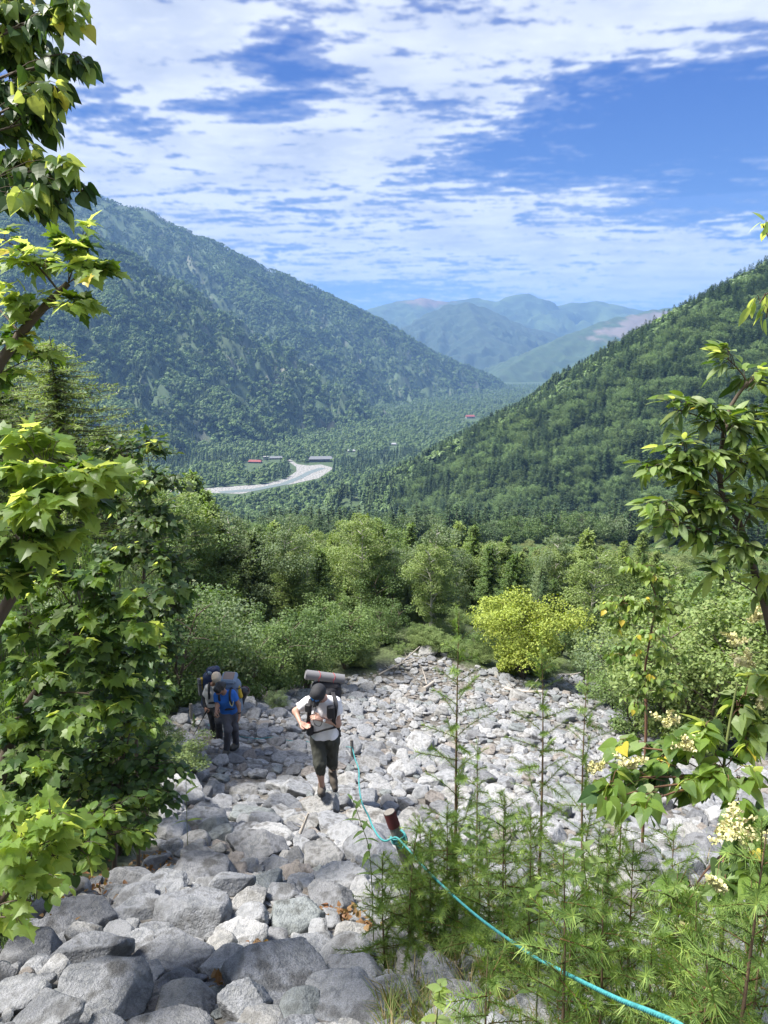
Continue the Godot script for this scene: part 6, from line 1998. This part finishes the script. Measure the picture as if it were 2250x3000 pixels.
func rope_and_posts() -> void:
	rng.seed = 61
	var near := []
	for p in [[2060, 3060, 1.72], [1990, 3002, 1.82], [1900, 2962, 1.98], [1800, 2922, 2.2], [1650, 2848, 2.6], [1540, 2786, 2.95], [1400, 2686, 3.6], [1300, 2598, 4.2], [1240, 2538, 4.65], [1190, 2482, 5.0], [1163, 2455, 5.16], [1146, 2458, 5.2], [1128, 2464, 5.25], [1110, 2452, 5.45], [1092, 2422, 5.8], [1080, 2392, 6.2], [1060, 2350, 6.8], [1052, 2300, 7.5], [1051, 2255, 8.2], [1040, 2222, 9.0], [1032, 2190, 10.0]]:
		var g := depth_of(on_ground(p[0], p[1]))
		near.append(at(p[0], p[1], minf(p[2], g - 0.10)))
	var base: Vector3 = near[0]
	var o := thing("rope", base, "turquoise twisted rope running from the lower right corner up the trail", "rope")
	var rel := []
	for p: Vector3 in near: rel.append(p - base)
	part("rope_line", twisted(rel, 0.0072, 0.045), M.rope, o)
	var far := [near[-1]]
	for p in [[1010, 2188, 10.2], [975, 2192, 10.6], [935, 2186, 10.8], [898, 2172, 11.0], [850, 2170, 11.6], [800, 2160, 12.3], [760, 2164, 12.9], [720, 2160, 13.3], [670, 2150, 14.2], [620, 2128, 15.0], [585, 2112, 15.6], [560, 2096, 15.8]]:
		var g := depth_of(on_ground(p[0], p[1]))
		far.append(at(p[0], p[1], g - 0.45))
	var fb := MB.new()
	var frel := []
	for p: Vector3 in far: frel.append(p - base)
	var fr := resample(frel, 5)
	fb.tube(fr, tapers(0.0072, 0.0072, fr.size() - 1), 6)
	part("rope_line", fb.done(), M.rope, o)
	# the leaning post with the red top, and the knot round it
	var top := at(1140, 2378, 5.22)
	var foot := at(1262, 2610, 5.30)
	foot.y = minf(foot.y, ground(foot.x, -foot.z) - 0.05)
	var post := thing("rope_post", foot, "leaning grey wooden post with a dark red painted top beside the trail", "post")
	var ax := (top - foot)
	var wood := MB.new()
	var n := noise_of(14.0, 3, 5)
	var pts := []
	var rr := []
	for k in 25:
		pts.append(ax * (k / 24.0))
		rr.append(0.040 + 0.002 * n.get_noise_1d(k * 0.3))
	wood.tube(pts, rr, 18, Color.WHITE, true)
	part("shaft", wood.done(), M.post_wood, post)
	var band := MB.new()
	var bl := ax.length()
	band.tube([ax * ((bl - 0.115) / bl), ax * ((bl - 0.06) / bl), ax * ((bl - 0.004) / bl)], [0.0442, 0.0436, 0.0440], 18)
	part("painted_band", band.done(), M.post_red, post)
	var kp := ax * 0.60
	var best := 1e9
	for k in 40:
		var q := ax * (0.4 + 0.5 * k / 40.0)
		var w := absf(photo_of(foot + q).y - 2455.0)
		if w < best:
			best = w
			kp = q
	var s1 := ax.cross(Vector3.FORWARD).normalized()
	var s2 := s1.cross(ax.normalized())
	var loops := []
	for k in 73:
		var a := k / 24.0 * TAU
		loops.append(foot + kp + (s1 * cos(a) + s2 * sin(a)) * 0.051 + ax.normalized() * (k / 72.0 - 0.5) * 0.055 - base)
	part("knot", twisted_loop(loops, 0.0072, 0.045), M.rope, o)
	var tail := []
	for p in [[1175, 2432, 5.15], [1186, 2444, 5.1], [1192, 2462, 5.1], [1186, 2478, 5.12], [1172, 2484, 5.14], [1160, 2470, 5.1]]: tail.append(at(p[0], p[1], p[2]) - base)
	part("knot", twisted_loop(resample(tail, 8), 0.008, 0.045), M.rope, o)
	# the smaller posts farther down
	for s in [[1030, 2168, 1034, 2225, 9.75, 0.036, "short grey post carrying the rope right of the walker in white"], [892, 2168, 893, 2184, 11.05, 0.03, "stub of a post under the rope left of the walker in white"], [559, 2062, 559, 2098, 15.9, 0.04, "dark post at the far end of the rope left of the walkers"]]:
		var f := on_ground(s[2], s[3])
		var t := at(s[0], s[1], depth_of(f) - 0.45)
		f = at(s[2], s[3], depth_of(f) - 0.45)
		f.y = minf(f.y, ground(f.x, -f.z)) - 0.05
		var o2 := thing("rope_post", f, s[6], "post")
		var b := MB.new()
		b.tube([Vector3.ZERO, (t - f) * 0.5, t - f], [s[5], s[5], s[5] * 0.95], 12, Color.WHITE, true)
		part("shaft", b.done(), M.post_wood, o2)

func twisted_loop(rs: Array, r: float, pitch: float) -> ArrayMesh:
	var b := MB.new()
	var out := [[], [], []]
	var run := 0.0
	for k in rs.size():
		if k: run += (rs[k] - rs[k - 1]).length()
		var d: Vector3 = (rs[mini(k + 1, rs.size() - 1)] - rs[maxi(k - 1, 0)]).normalized()
		var s := d.cross(Vector3(0.2, 1, 0.1)).normalized()
		var t := s.cross(d)
		for q in 3:
			var a := run / pitch * TAU + q * TAU / 3.0
			out[q].append(rs[k] + (s * cos(a) + t * sin(a)) * r * 0.5)
	for q in 3: b.tube(out[q], tapers(r * 0.58, r * 0.58, rs.size() - 1), 6)
	return b.done()

func dead_wood() -> void:
	rng.seed = 71
	for s in [[1160, 1965, 1230, 1905, 0.03, "bleached dead branch sticking up where the scree narrows"], [1110, 1985, 1215, 1940, 0.035, "grey dead log lying at the foot of the dark shrub"], [1200, 1950, 1260, 1925, 0.02, "thin bleached twig beside the dead log"], [1480, 2025, 1590, 2038, 0.07, "weathered log lying on the scree below the yellow tree"], [1240, 2030, 1270, 2010, 0.10, "broken reddish stump among the stones of the scree"], [880, 2470, 905, 2420, 0.02, "splintered orange brown stick wedged between stones"], [1640, 1985, 1700, 1980, 0.05, "flat grey log at the rim of the scree"]]:
		var a := on_ground(s[0], s[1])
		var b := on_ground(s[2], s[3])
		if s[1] - s[3] > 40: b = a + (at(s[2], s[3], depth_of(a)) - a)
		a.y += 0.12
		b.y += 0.16
		var o := thing("dead_branch" if s[4] < 0.05 else "dead_log", a, s[5], "dead wood")
		var m := MB.new()
		var line := curve_pts(Vector3.ZERO, b - a, any_dir() * (b - a).length() * 0.06, 6)
		m.tube(line, tapers(s[4], s[4] * 0.6, 6), 8, Color.WHITE, true)
		part("stem", m.done(), M.dead_wood, o)
		for k in 3:
			var t := MB.new()
			var p: Vector3 = line[2 + k]
			t.tube(curve_pts(p, p + (any_dir() + Vector3(0, 0.8, 0)) * s[4] * 6.0, any_dir() * 0.03, 3), tapers(s[4] * 0.4, s[4] * 0.12, 3), 5)
			part("twig", t.done(), M.dead_wood, o)

func house(called: String, label: String, px0: float, px1: float, py: float, storeys: int, depth: float, wall: Material, roof: Material, turn := 0.0, flat := false) -> void:
	var a := on_plane(px0, py, VALLEY)
	var b := on_plane(px1, py, VALLEY)
	var c := a.lerp(b, 0.5)
	var w := (b - a).length() * 0.5
	var h := storeys * 3.0
	var o := thing(called, c, label, "building")
	o.rotation.y = turn
	house_spots_add(c, w, depth)
	var m := MB.new()
	m.box(Vector3(0, h * 0.5, -depth * 0.5), Vector3(w, h * 0.5, depth * 0.5))
	part("wall", m.done(), wall, o)
	var r := MB.new()
	if flat:
		r.box(Vector3(0, h + 0.3, -depth * 0.5), Vector3(w + 0.4, 0.3, depth * 0.5 + 0.4))
	else:
		var e := 1.2
		var k := depth * 0.30
		var A := Vector3(-w - e, h - 0.3, e)
		var B := Vector3(w + e, h - 0.3, e)
		var C := Vector3(w + e, h - 0.3, -depth - e)
		var D := Vector3(-w - e, h - 0.3, -depth - e)
		var R0 := Vector3(-w * 0.9, h + k, -depth * 0.5)
		var R1 := Vector3(w * 0.9, h + k, -depth * 0.5)
		r.quad(A, R0, R1, B); r.quad(C, R1, R0, D); r.face(A, D, R0); r.face(B, R1, C); r.quad(A, B, C, D)
	part("roof", r.done(), roof, o)
	var n := int(w * 2.0 / 4.5)
	for s in storeys:
		for k in n:
			var g := MB.new()
			g.box(Vector3(-w + (k + 0.5) * w * 2.0 / n, s * 3.0 + 1.6, 0.05), Vector3(1.2, 0.8, 0.1))
			part("window", g.done(), M.pane, o)

func house_spots_add(_c: Vector3, _w: float, _d: float) -> void:
	pass

func plan_houses() -> void:
	# clearings known before the woods are planted: middle on the valley floor, half width, near and far reach
	for s in [[940, 1354, 36, 60, 22], [745, 1357, 26, 40, 20], [778, 1346, 12, 30, 14], [808, 1345, 26, 30, 16], [1380, 1225, 22, 60, 20], [1029, 1324, 16, 30, 14], [1153, 1304, 12, 30, 14]]:
		var p := on_plane(s[0], s[1], VALLEY)
		house_spots.append([Vector2(p.x, -p.z), s[2] * p.length() / F, s[3], s[4]])

func houses() -> void:
	house("lodge", "long dark lodge with grey roofs beyond the river bend", 906, 974, 1354, 2, 14.0, M.wall_dark, M.roof_grey, 0.08)
	house("riverside_house", "low house with a red roof behind the river plantation", 727, 764, 1357, 1, 9.0, M.wall_dark, M.roof_red, -0.15)
	house("white_house", "small white flat roofed building left of the lodge", 771, 785, 1348, 2, 8.0, M.wall_white, M.wall_white, 0.0, true)
	house("grey_roofed_house", "long low house with a grey roof between the white building and the lodge", 790, 827, 1346, 1, 9.0, M.wall_dark, M.roof_grey, 0.1)
	house("red_roofed_lodge", "far red roofed lodge in the middle of the valley forest", 1367, 1392, 1226, 2, 14.0, M.wall_white, M.roof_red, 0.2)
	house("pale_roofed_house", "tiny pale roof in the forest right of the lodge", 1019, 1040, 1325, 1, 8.0, M.wall_white, M.roof_pale, 0.1)
	house("pale_roofed_house", "tiny pale roof farther up the valley left of the right slope", 1147, 1160, 1305, 1, 8.0, M.wall_white, M.roof_pale, -0.2)

func _ready() -> void:
	t_start = Time.get_ticks_msec()
	var cam := Camera3D.new()
	cam.name = "camera"
	cam.fov = rad_to_deg(2.0 * atan(1500.0 / F))
	cam.near = 0.05
	cam.far = 40000.0
	cam.rotation_degrees = Vector3(-PITCH, 0, 0)
	cam.current = true
	add_child(cam)
	var env := Environment.new()
	env.background_mode = Environment.BG_SKY
	env.sky = Sky.new()
	nz = noise_of(1.0, 4, 3)
	nf = noise_of(1.0, 3, 8)
	env.sky.sky_material = make_sky()
	env.tonemap_mode = Environment.TONE_MAPPER_LINEAR
	env.tonemap_exposure = 3.1
	env.sdfgi_enabled = true
	env.ssao_enabled = true
	env.ssil_enabled = true
	env.fog_enabled = true
	env.fog_density = 0.0001
	env.fog_light_color = Color(0.57, 0.76, 1.0)
	var we := WorldEnvironment.new()
	we.name = "environment"
	we.environment = env
	add_child(we)
	var sun := DirectionalLight3D.new()
	sun.name = "sun"
	sun.light_color = Color(1.0, 0.975, 0.94)
	sun.light_energy = 1.3
	sun.light_angular_distance = 15.0
	sun.shadow_enabled = true
	add_child(sun)
	sun.look_at_from_position(Vector3(-0.62, 1.0, -0.02), Vector3.ZERO, Vector3.UP)
	print("sky ", Time.get_ticks_msec() - t_start)
	make_materials()
	plan_houses()
	build_land()
	print("land ", Time.get_ticks_msec() - t_start)
	far_woods()
	print("woods ", Time.get_ticks_msec() - t_start)
	mid_trees()
	print("mid trees ", Time.get_ticks_msec() - t_start)
	people()
	print("people ", Time.get_ticks_msec() - t_start)
	stones()
	print("stones ", Time.get_ticks_msec() - t_start)
	foreground_plants()
	print("plants ", Time.get_ticks_msec() - t_start)
	rope_and_posts()
	dead_wood()
	houses()
	print("rest ", Time.get_ticks_msec() - t_start)
	#STAGES

func make_materials() -> void:
	M.far_leaf = leafy(Color.WHITE, Color(0.78, 0.8, 0.5))
	M.land = plain(Color.WHITE, 0.95, true)
	M.land.detail_enabled = false
	M.soil = plain(Color.WHITE, 0.95)
	M.soil.albedo_texture = noise_tex(512, 0.02, 5, 41, [[0.25, lin(0.07, 0.062, 0.05)], [0.5, lin(0.15, 0.14, 0.125)], [0.8, lin(0.25, 0.24, 0.22)]])
	M.soil.uv1_triplanar = true
	M.soil.uv1_world_triplanar = true
	M.soil.uv1_scale = Vector3.ONE * 0.7
	M.bark = plain(lin(0.10, 0.08, 0.06), 0.9)
	M.birch_bark = plain(lin(0.42, 0.40, 0.36), 0.85)
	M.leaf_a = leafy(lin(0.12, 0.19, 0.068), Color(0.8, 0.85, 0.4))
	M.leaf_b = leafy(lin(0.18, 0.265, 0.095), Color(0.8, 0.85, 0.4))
	M.leaf_c = leafy(lin(0.24, 0.32, 0.115), Color(0.8, 0.85, 0.4))
	M.leaf_d = leafy(lin(0.18, 0.245, 0.13), Color(0.8, 0.85, 0.5))
	M.leaf_e = leafy(lin(0.35, 0.43, 0.09), Color(0.85, 0.85, 0.3))
	M.leaf_g = leafy(lin(0.105, 0.165, 0.075), Color(0.65, 0.7, 0.4))
	M.leaf_f = leafy(lin(0.078, 0.132, 0.062), Color(0.6, 0.65, 0.4))
	M.twig = plain(lin(0.085, 0.065, 0.045), 0.85)
	M.red_twig = plain(lin(0.16, 0.085, 0.05), 0.8)
	M.stalk = plain(lin(0.14, 0.17, 0.05), 0.7)
	M.sapling_bark = plain(lin(0.13, 0.085, 0.05), 0.85)
	M.needle = leafy(Color.WHITE, Color(0.8, 0.85, 0.35))
	M.blossom = leafy(Color.WHITE, Color(0.5, 0.5, 0.4), 0.8)
	M.leaf_mass = leafy(Color.WHITE, Color(0.84, 0.9, 0.42), 0.45)
	for l in [["lf_linden", 0.062, 0.115, 0.045], ["lf_linden2", 0.074, 0.128, 0.050], ["lf_mid", 0.070, 0.125, 0.045], ["lf_green", 0.085, 0.150, 0.036], ["lf_green2", 0.066, 0.132, 0.042], ["lf_lime", 0.20, 0.28, 0.08], ["lf_lime2", 0.12, 0.195, 0.042], ["lf_pale", 0.20, 0.275, 0.11], ["lf_grey", 0.105, 0.150, 0.085], ["lf_grey2", 0.085, 0.135, 0.060], ["leaf_odd", 0.48, 0.36, 0.05]]:
		M[l[0]] = leafy(lin(l[1] * 1.0, l[2] * 1.0, l[3] * 1.0), Color(0.84, 0.9, 0.42), 0.42)
		M[l[0]].vertex_color_use_as_albedo = false
	M.skin = plain(lin(0.42, 0.25, 0.19), 0.55)
	M.skin2 = plain(lin(0.34, 0.19, 0.13), 0.55)
	M.eye = plain(lin(0.5, 0.48, 0.46), 0.25)
	M.hair_brown = plain(lin(0.10, 0.06, 0.035), 0.7)
	M.hair_black = plain(lin(0.018, 0.016, 0.015), 0.5)
	M.shirt_white = plain(lin(0.78, 0.78, 0.80), 0.85)
	M.shirt_cream = plain(lin(0.55, 0.54, 0.52), 0.85)
	M.shirt_blue = plain(lin(0.02, 0.13, 0.48), 0.8)
	M.trousers_olive = plain(lin(0.040, 0.043, 0.034), 0.85)
	M.trousers_grey = plain(lin(0.075, 0.075, 0.088), 0.85)
	M.trousers_black = plain(lin(0.024, 0.025, 0.03), 0.85)
	M.cap_black = plain(lin(0.022, 0.023, 0.027), 0.8)
	M.cap_beige = plain(lin(0.42, 0.36, 0.28), 0.85)
	M.lens_blue = plain(lin(0.01, 0.10, 0.30), 0.1)
	M.dark_red = plain(lin(0.12, 0.02, 0.02), 0.6)
	M.red = plain(lin(0.45, 0.04, 0.05), 0.6)
	M.boot_brown = plain(lin(0.085, 0.072, 0.058), 0.85)
	M.boot_grey = plain(lin(0.085, 0.08, 0.07), 0.85)
	M.rubber = plain(lin(0.03, 0.03, 0.03), 0.8)
	M.lace = plain(lin(0.50, 0.36, 0.10), 0.8)
	M.strap_black = plain(lin(0.018, 0.018, 0.021), 0.7)
	M.pack_black = plain(lin(0.022, 0.022, 0.027), 0.75)
	M.pack_blue = plain(lin(0.17, 0.235, 0.33), 0.75)
	M.pack_taupe = plain(lin(0.20, 0.16, 0.15), 0.8)
	M.pack_navy = plain(lin(0.015, 0.028, 0.08), 0.5)
	M.bag_yellow = plain(lin(0.5, 0.34, 0.02), 0.6)
	M.cord_yellow = plain(lin(0.6, 0.6, 0.3), 0.7)
	M.helmet_black = plain(lin(0.025, 0.025, 0.028), 0.3)
	M.foam = plain(lin(0.17, 0.17, 0.18), 0.9)
	M.rope = plain(Color.WHITE, 0.7)
	M.rope.albedo_texture = noise_tex(256, 0.03, 4, 67, [[0.25, lin(0.03, 0.17, 0.18)], [0.5, lin(0.04, 0.26, 0.27)], [0.75, lin(0.075, 0.32, 0.33)]])
	M.rope.uv1_triplanar = true
	M.rope.uv1_scale = Vector3.ONE * 5.0
	M.post_red = plain(Color.WHITE, 0.85)
	M.post_red.albedo_texture = noise_tex(256, 0.04, 4, 63, [[0.25, lin(0.035, 0.02, 0.018)], [0.45, lin(0.095, 0.016, 0.018)], [0.7, lin(0.125, 0.022, 0.024)]])
	M.post_red.uv1_triplanar = true
	M.post_red.uv1_scale = Vector3.ONE * 9.0
	M.post_wood = plain(Color.WHITE, 0.9)
	M.post_wood.albedo_texture = noise_tex(256, 0.03, 4, 61, [[0.2, lin(0.08, 0.07, 0.06)], [0.5, lin(0.17, 0.16, 0.145)], [0.8, lin(0.25, 0.24, 0.22)]])
	M.post_wood.uv1_triplanar = true
	M.post_wood.uv1_scale = Vector3(22, 2.5, 22)
	M.dead_wood = plain(lin(0.36, 0.33, 0.29), 0.9)
	M.wall_dark = plain(lin(0.07, 0.05, 0.045), 0.9)
	M.wall_white = plain(lin(0.30, 0.30, 0.29), 0.9)
	M.roof_grey = plain(lin(0.14, 0.15, 0.165), 0.8)
	M.roof_pale = plain(lin(0.24, 0.25, 0.26), 0.8)
	M.roof_red = plain(lin(0.22, 0.055, 0.05), 0.8)
	M.pane = plain(lin(0.05, 0.06, 0.07), 0.1)
	var grain := noise_tex(1024, 0.05, 5, 51, [[0.0, grey(0.66)], [0.34, grey(0.82)], [0.5, grey(0.93)], [0.66, grey(1.0)], [1.0, grey(0.9)]])
	var patch := noise_tex(512, 0.012, 4, 52, [[0.18, Color(0.62, 0.61, 0.59)], [0.36, Color(0.86, 0.86, 0.85)], [0.45, Color(1, 1, 1)], [0.58, Color(0.95, 0.95, 0.94)], [0.66, Color(0.76, 0.77, 0.78)], [0.74, Color(0.92, 0.92, 0.90)], [0.9, Color(1, 1, 1)]])
	var relief := noise_tex(1024, 0.02, 6, 53, [])
	M.stone = []
	for c in [lin(0.365, 0.378, 0.40), lin(0.315, 0.328, 0.352), lin(0.39, 0.39, 0.385), lin(0.25, 0.258, 0.275), lin(0.455, 0.463, 0.475), lin(0.345, 0.315, 0.29), lin(0.285, 0.312, 0.32)]:
		var m := plain(c, 0.88)
		m.albedo_texture = grain
		m.uv1_triplanar = true
		m.uv1_world_triplanar = true
		m.uv1_scale = Vector3.ONE * 2.3
		m.heightmap_enabled = true
		m.heightmap_texture = relief
		m.heightmap_scale = 1.1
		m.detail_enabled = true
		m.detail_blend_mode = BaseMaterial3D.BLEND_MODE_MUL
		m.detail_albedo = patch
		m.detail_uv_layer = BaseMaterial3D.DETAIL_UV_2
		m.uv2_triplanar = true
		m.uv2_world_triplanar = true
		m.uv2_scale = Vector3.ONE * 0.55
		m.metallic_specular = 0.3
		M.stone.append(m)
	M.gravel = plain(Color.WHITE, 0.9)
	M.gravel.albedo_texture = noise_tex(512, 0.02, 5, 71, [[0.3, lin(0.11, 0.11, 0.10)], [0.45, lin(0.22, 0.22, 0.21)], [0.7, lin(0.30, 0.30, 0.29)]])
	M.gravel.uv1_triplanar = true
	M.gravel.uv1_world_triplanar = true
	M.gravel.uv1_scale = Vector3.ONE * 0.02
	M.water = plain(lin(0.13, 0.16, 0.155), 0.45)
	M.meadow = plain(lin(0.40, 0.38, 0.10), 0.9)

func build_land() -> void:
	R_RANGE = [[]]
	for p in [[1030, 940], [1085, 905], [1160, 882], [1240, 872], [1300, 882], [1350, 878], [1400, 872], [1470, 885], [1505, 862], [1550, 858], [1630, 896], [1690, 884], [1750, 882], [1870, 906], [2000, 915], [2300, 900]]:
		var q := at(p[0], p[1], 9000.0)
		R_RANGE[0].append(Vector3(q.x, q.y, -q.z))
	for i in [1, 3, 6, 9, 12]:
		var c: Vector3 = R_RANGE[0][i]
		R_RANGE.append([c, c + Vector3(rnd(-200, 200), -330, -700), c + Vector3(rnd(-400, 400), -640, -1300)])
	river_poly = flat_poly([[520, 1462], [596, 1443], [707, 1447], [789, 1428], [857, 1418], [934, 1401], [979, 1371], [940, 1361], [905, 1364], [871, 1360], [850, 1345], [838, 1347], [868, 1368], [869, 1381], [837, 1402], [770, 1419], [693, 1424], [601, 1431], [520, 1440]])
	meadow_poly = flat_poly([[985, 1478], [1001, 1461], [1040, 1457], [1079, 1460], [1085, 1472], [1030, 1482]])
	make_scree_poly()
	M.soil.vertex_color_use_as_albedo = true
	structure("hillside_ground", near_sheet(), M.soil)
	var dark := func(p: Vector3, _n: Vector3) -> Color:
		var v := 0.8 + 0.4 * nz.get_noise_2d(p.x * 0.02, p.z * 0.02)
		return Color(0.055 * v, 0.09 * v, 0.035 * v)
	var deep := func(p: Vector3, _n: Vector3) -> Color:
		var v := 0.8 + 0.5 * nz.get_noise_2d(p.x * 0.02, p.z * 0.02)
		return Color(0.036 * v, 0.06 * v, 0.028 * v)
	var bare := func(p: Vector3, n: Vector3) -> Color:
		# grass and scrub, with bare rock on the steepest parts
		var v := 0.8 + 0.45 * nz.get_noise_2d(p.x * 0.02, p.z * 0.02)
		var c := Color(0.065 * v, 0.105 * v, 0.045 * v)
		var r := nz.get_noise_2d(p.x * 0.012 + 7.0, p.y * 0.012) - n.y * 1.2 + 0.72
		return c.lerp(Color(0.22, 0.2, 0.18), clampf((r - 0.38) * 4.0, 0.0, 0.5))
	var range_tint := func(p: Vector3, n: Vector3) -> Color:
		var v := 0.85 + 0.5 * nz.get_noise_2d(p.x * 0.006, p.z * 0.006)
		var c := Color(0.04 * v, 0.068 * v, 0.028 * v)
		c = c.lerp(Color(0.08, 0.12, 0.035), clampf(nz.get_noise_2d(p.x * 0.0015, p.z * 0.0015) * 2.0, 0.0, 0.8))
		# reddish summit rock
		var a := Vector2((p.x - 520.0) / 260.0, (p.y - 560.0) / 60.0).length()
		c = c.lerp(Color(0.19, 0.115, 0.085), clampf(1.3 - a + nz.get_noise_2d(p.x * 0.01, p.z * 0.01), 0.0, 0.85))
		return c
	var spur_tint := func(p: Vector3, n: Vector3) -> Color:
		var v := 0.8 + 0.5 * nz.get_noise_2d(p.x * 0.015, p.z * 0.015)
		var c := Color(0.045 * v, 0.078 * v, 0.03 * v)
		var a := Vector2((p.x - 1830.0) / 330.0, (p.y - 130.0 - (p.x - 1830.0) * 0.2) / 120.0).length()
		return c.lerp(Color(0.17, 0.135, 0.12), clampf((1.05 - a + nz.get_noise_2d(p.x * 0.006, p.y * 0.012) * 0.8) * 3.0, 0.0, 0.9))
	structure("right_mountainside", land(hill_right, -200, 1000, 180, 1250, 10.0, VALLEY - 10.0, dark), M.land)
	structure("left_mountain", land(hill_left, -2600, 900, 1150, 4500, 25.0, VALLEY - 10.0, bare), M.land)
	structure("domed_mountain", land(hill_dome, -500, 2300, 5700, 7900, 22.0, VALLEY - 10.0, deep), M.land)
	structure("spur_mountain", land(hill_spur, 300, 3900, 4300, 6300, 22.0, VALLEY - 10.0, spur_tint), M.land)
	structure("far_mountain_range", land(hill_range, -900, 5600, 7600, 10200, 36.0, VALLEY - 60.0, range_tint), M.land)
	var b := MB.new()
	b.quad(Vector3(-20000, VALLEY, -700), Vector3(-20000, VALLEY, -24000), Vector3(20000, VALLEY, -24000), Vector3(20000, VALLEY, -700), Color(0.045, 0.075, 0.03))
	structure("valley_ground", b.done(), M.land)
	structure("river_gravel", sheet(river_poly, VALLEY + 0.15), M.gravel)
	structure("river_water", sheet(flat_poly([[640, 1440], [740, 1432], [820, 1417], [870, 1398], [900, 1382], [935, 1371], [955, 1372], [915, 1386], [885, 1402], [840, 1420], [745, 1439], [650, 1446]]), VALLEY + 0.3), M.water)
	structure("marsh_meadow", sheet(meadow_poly, VALLEY + 0.2), M.meadow)
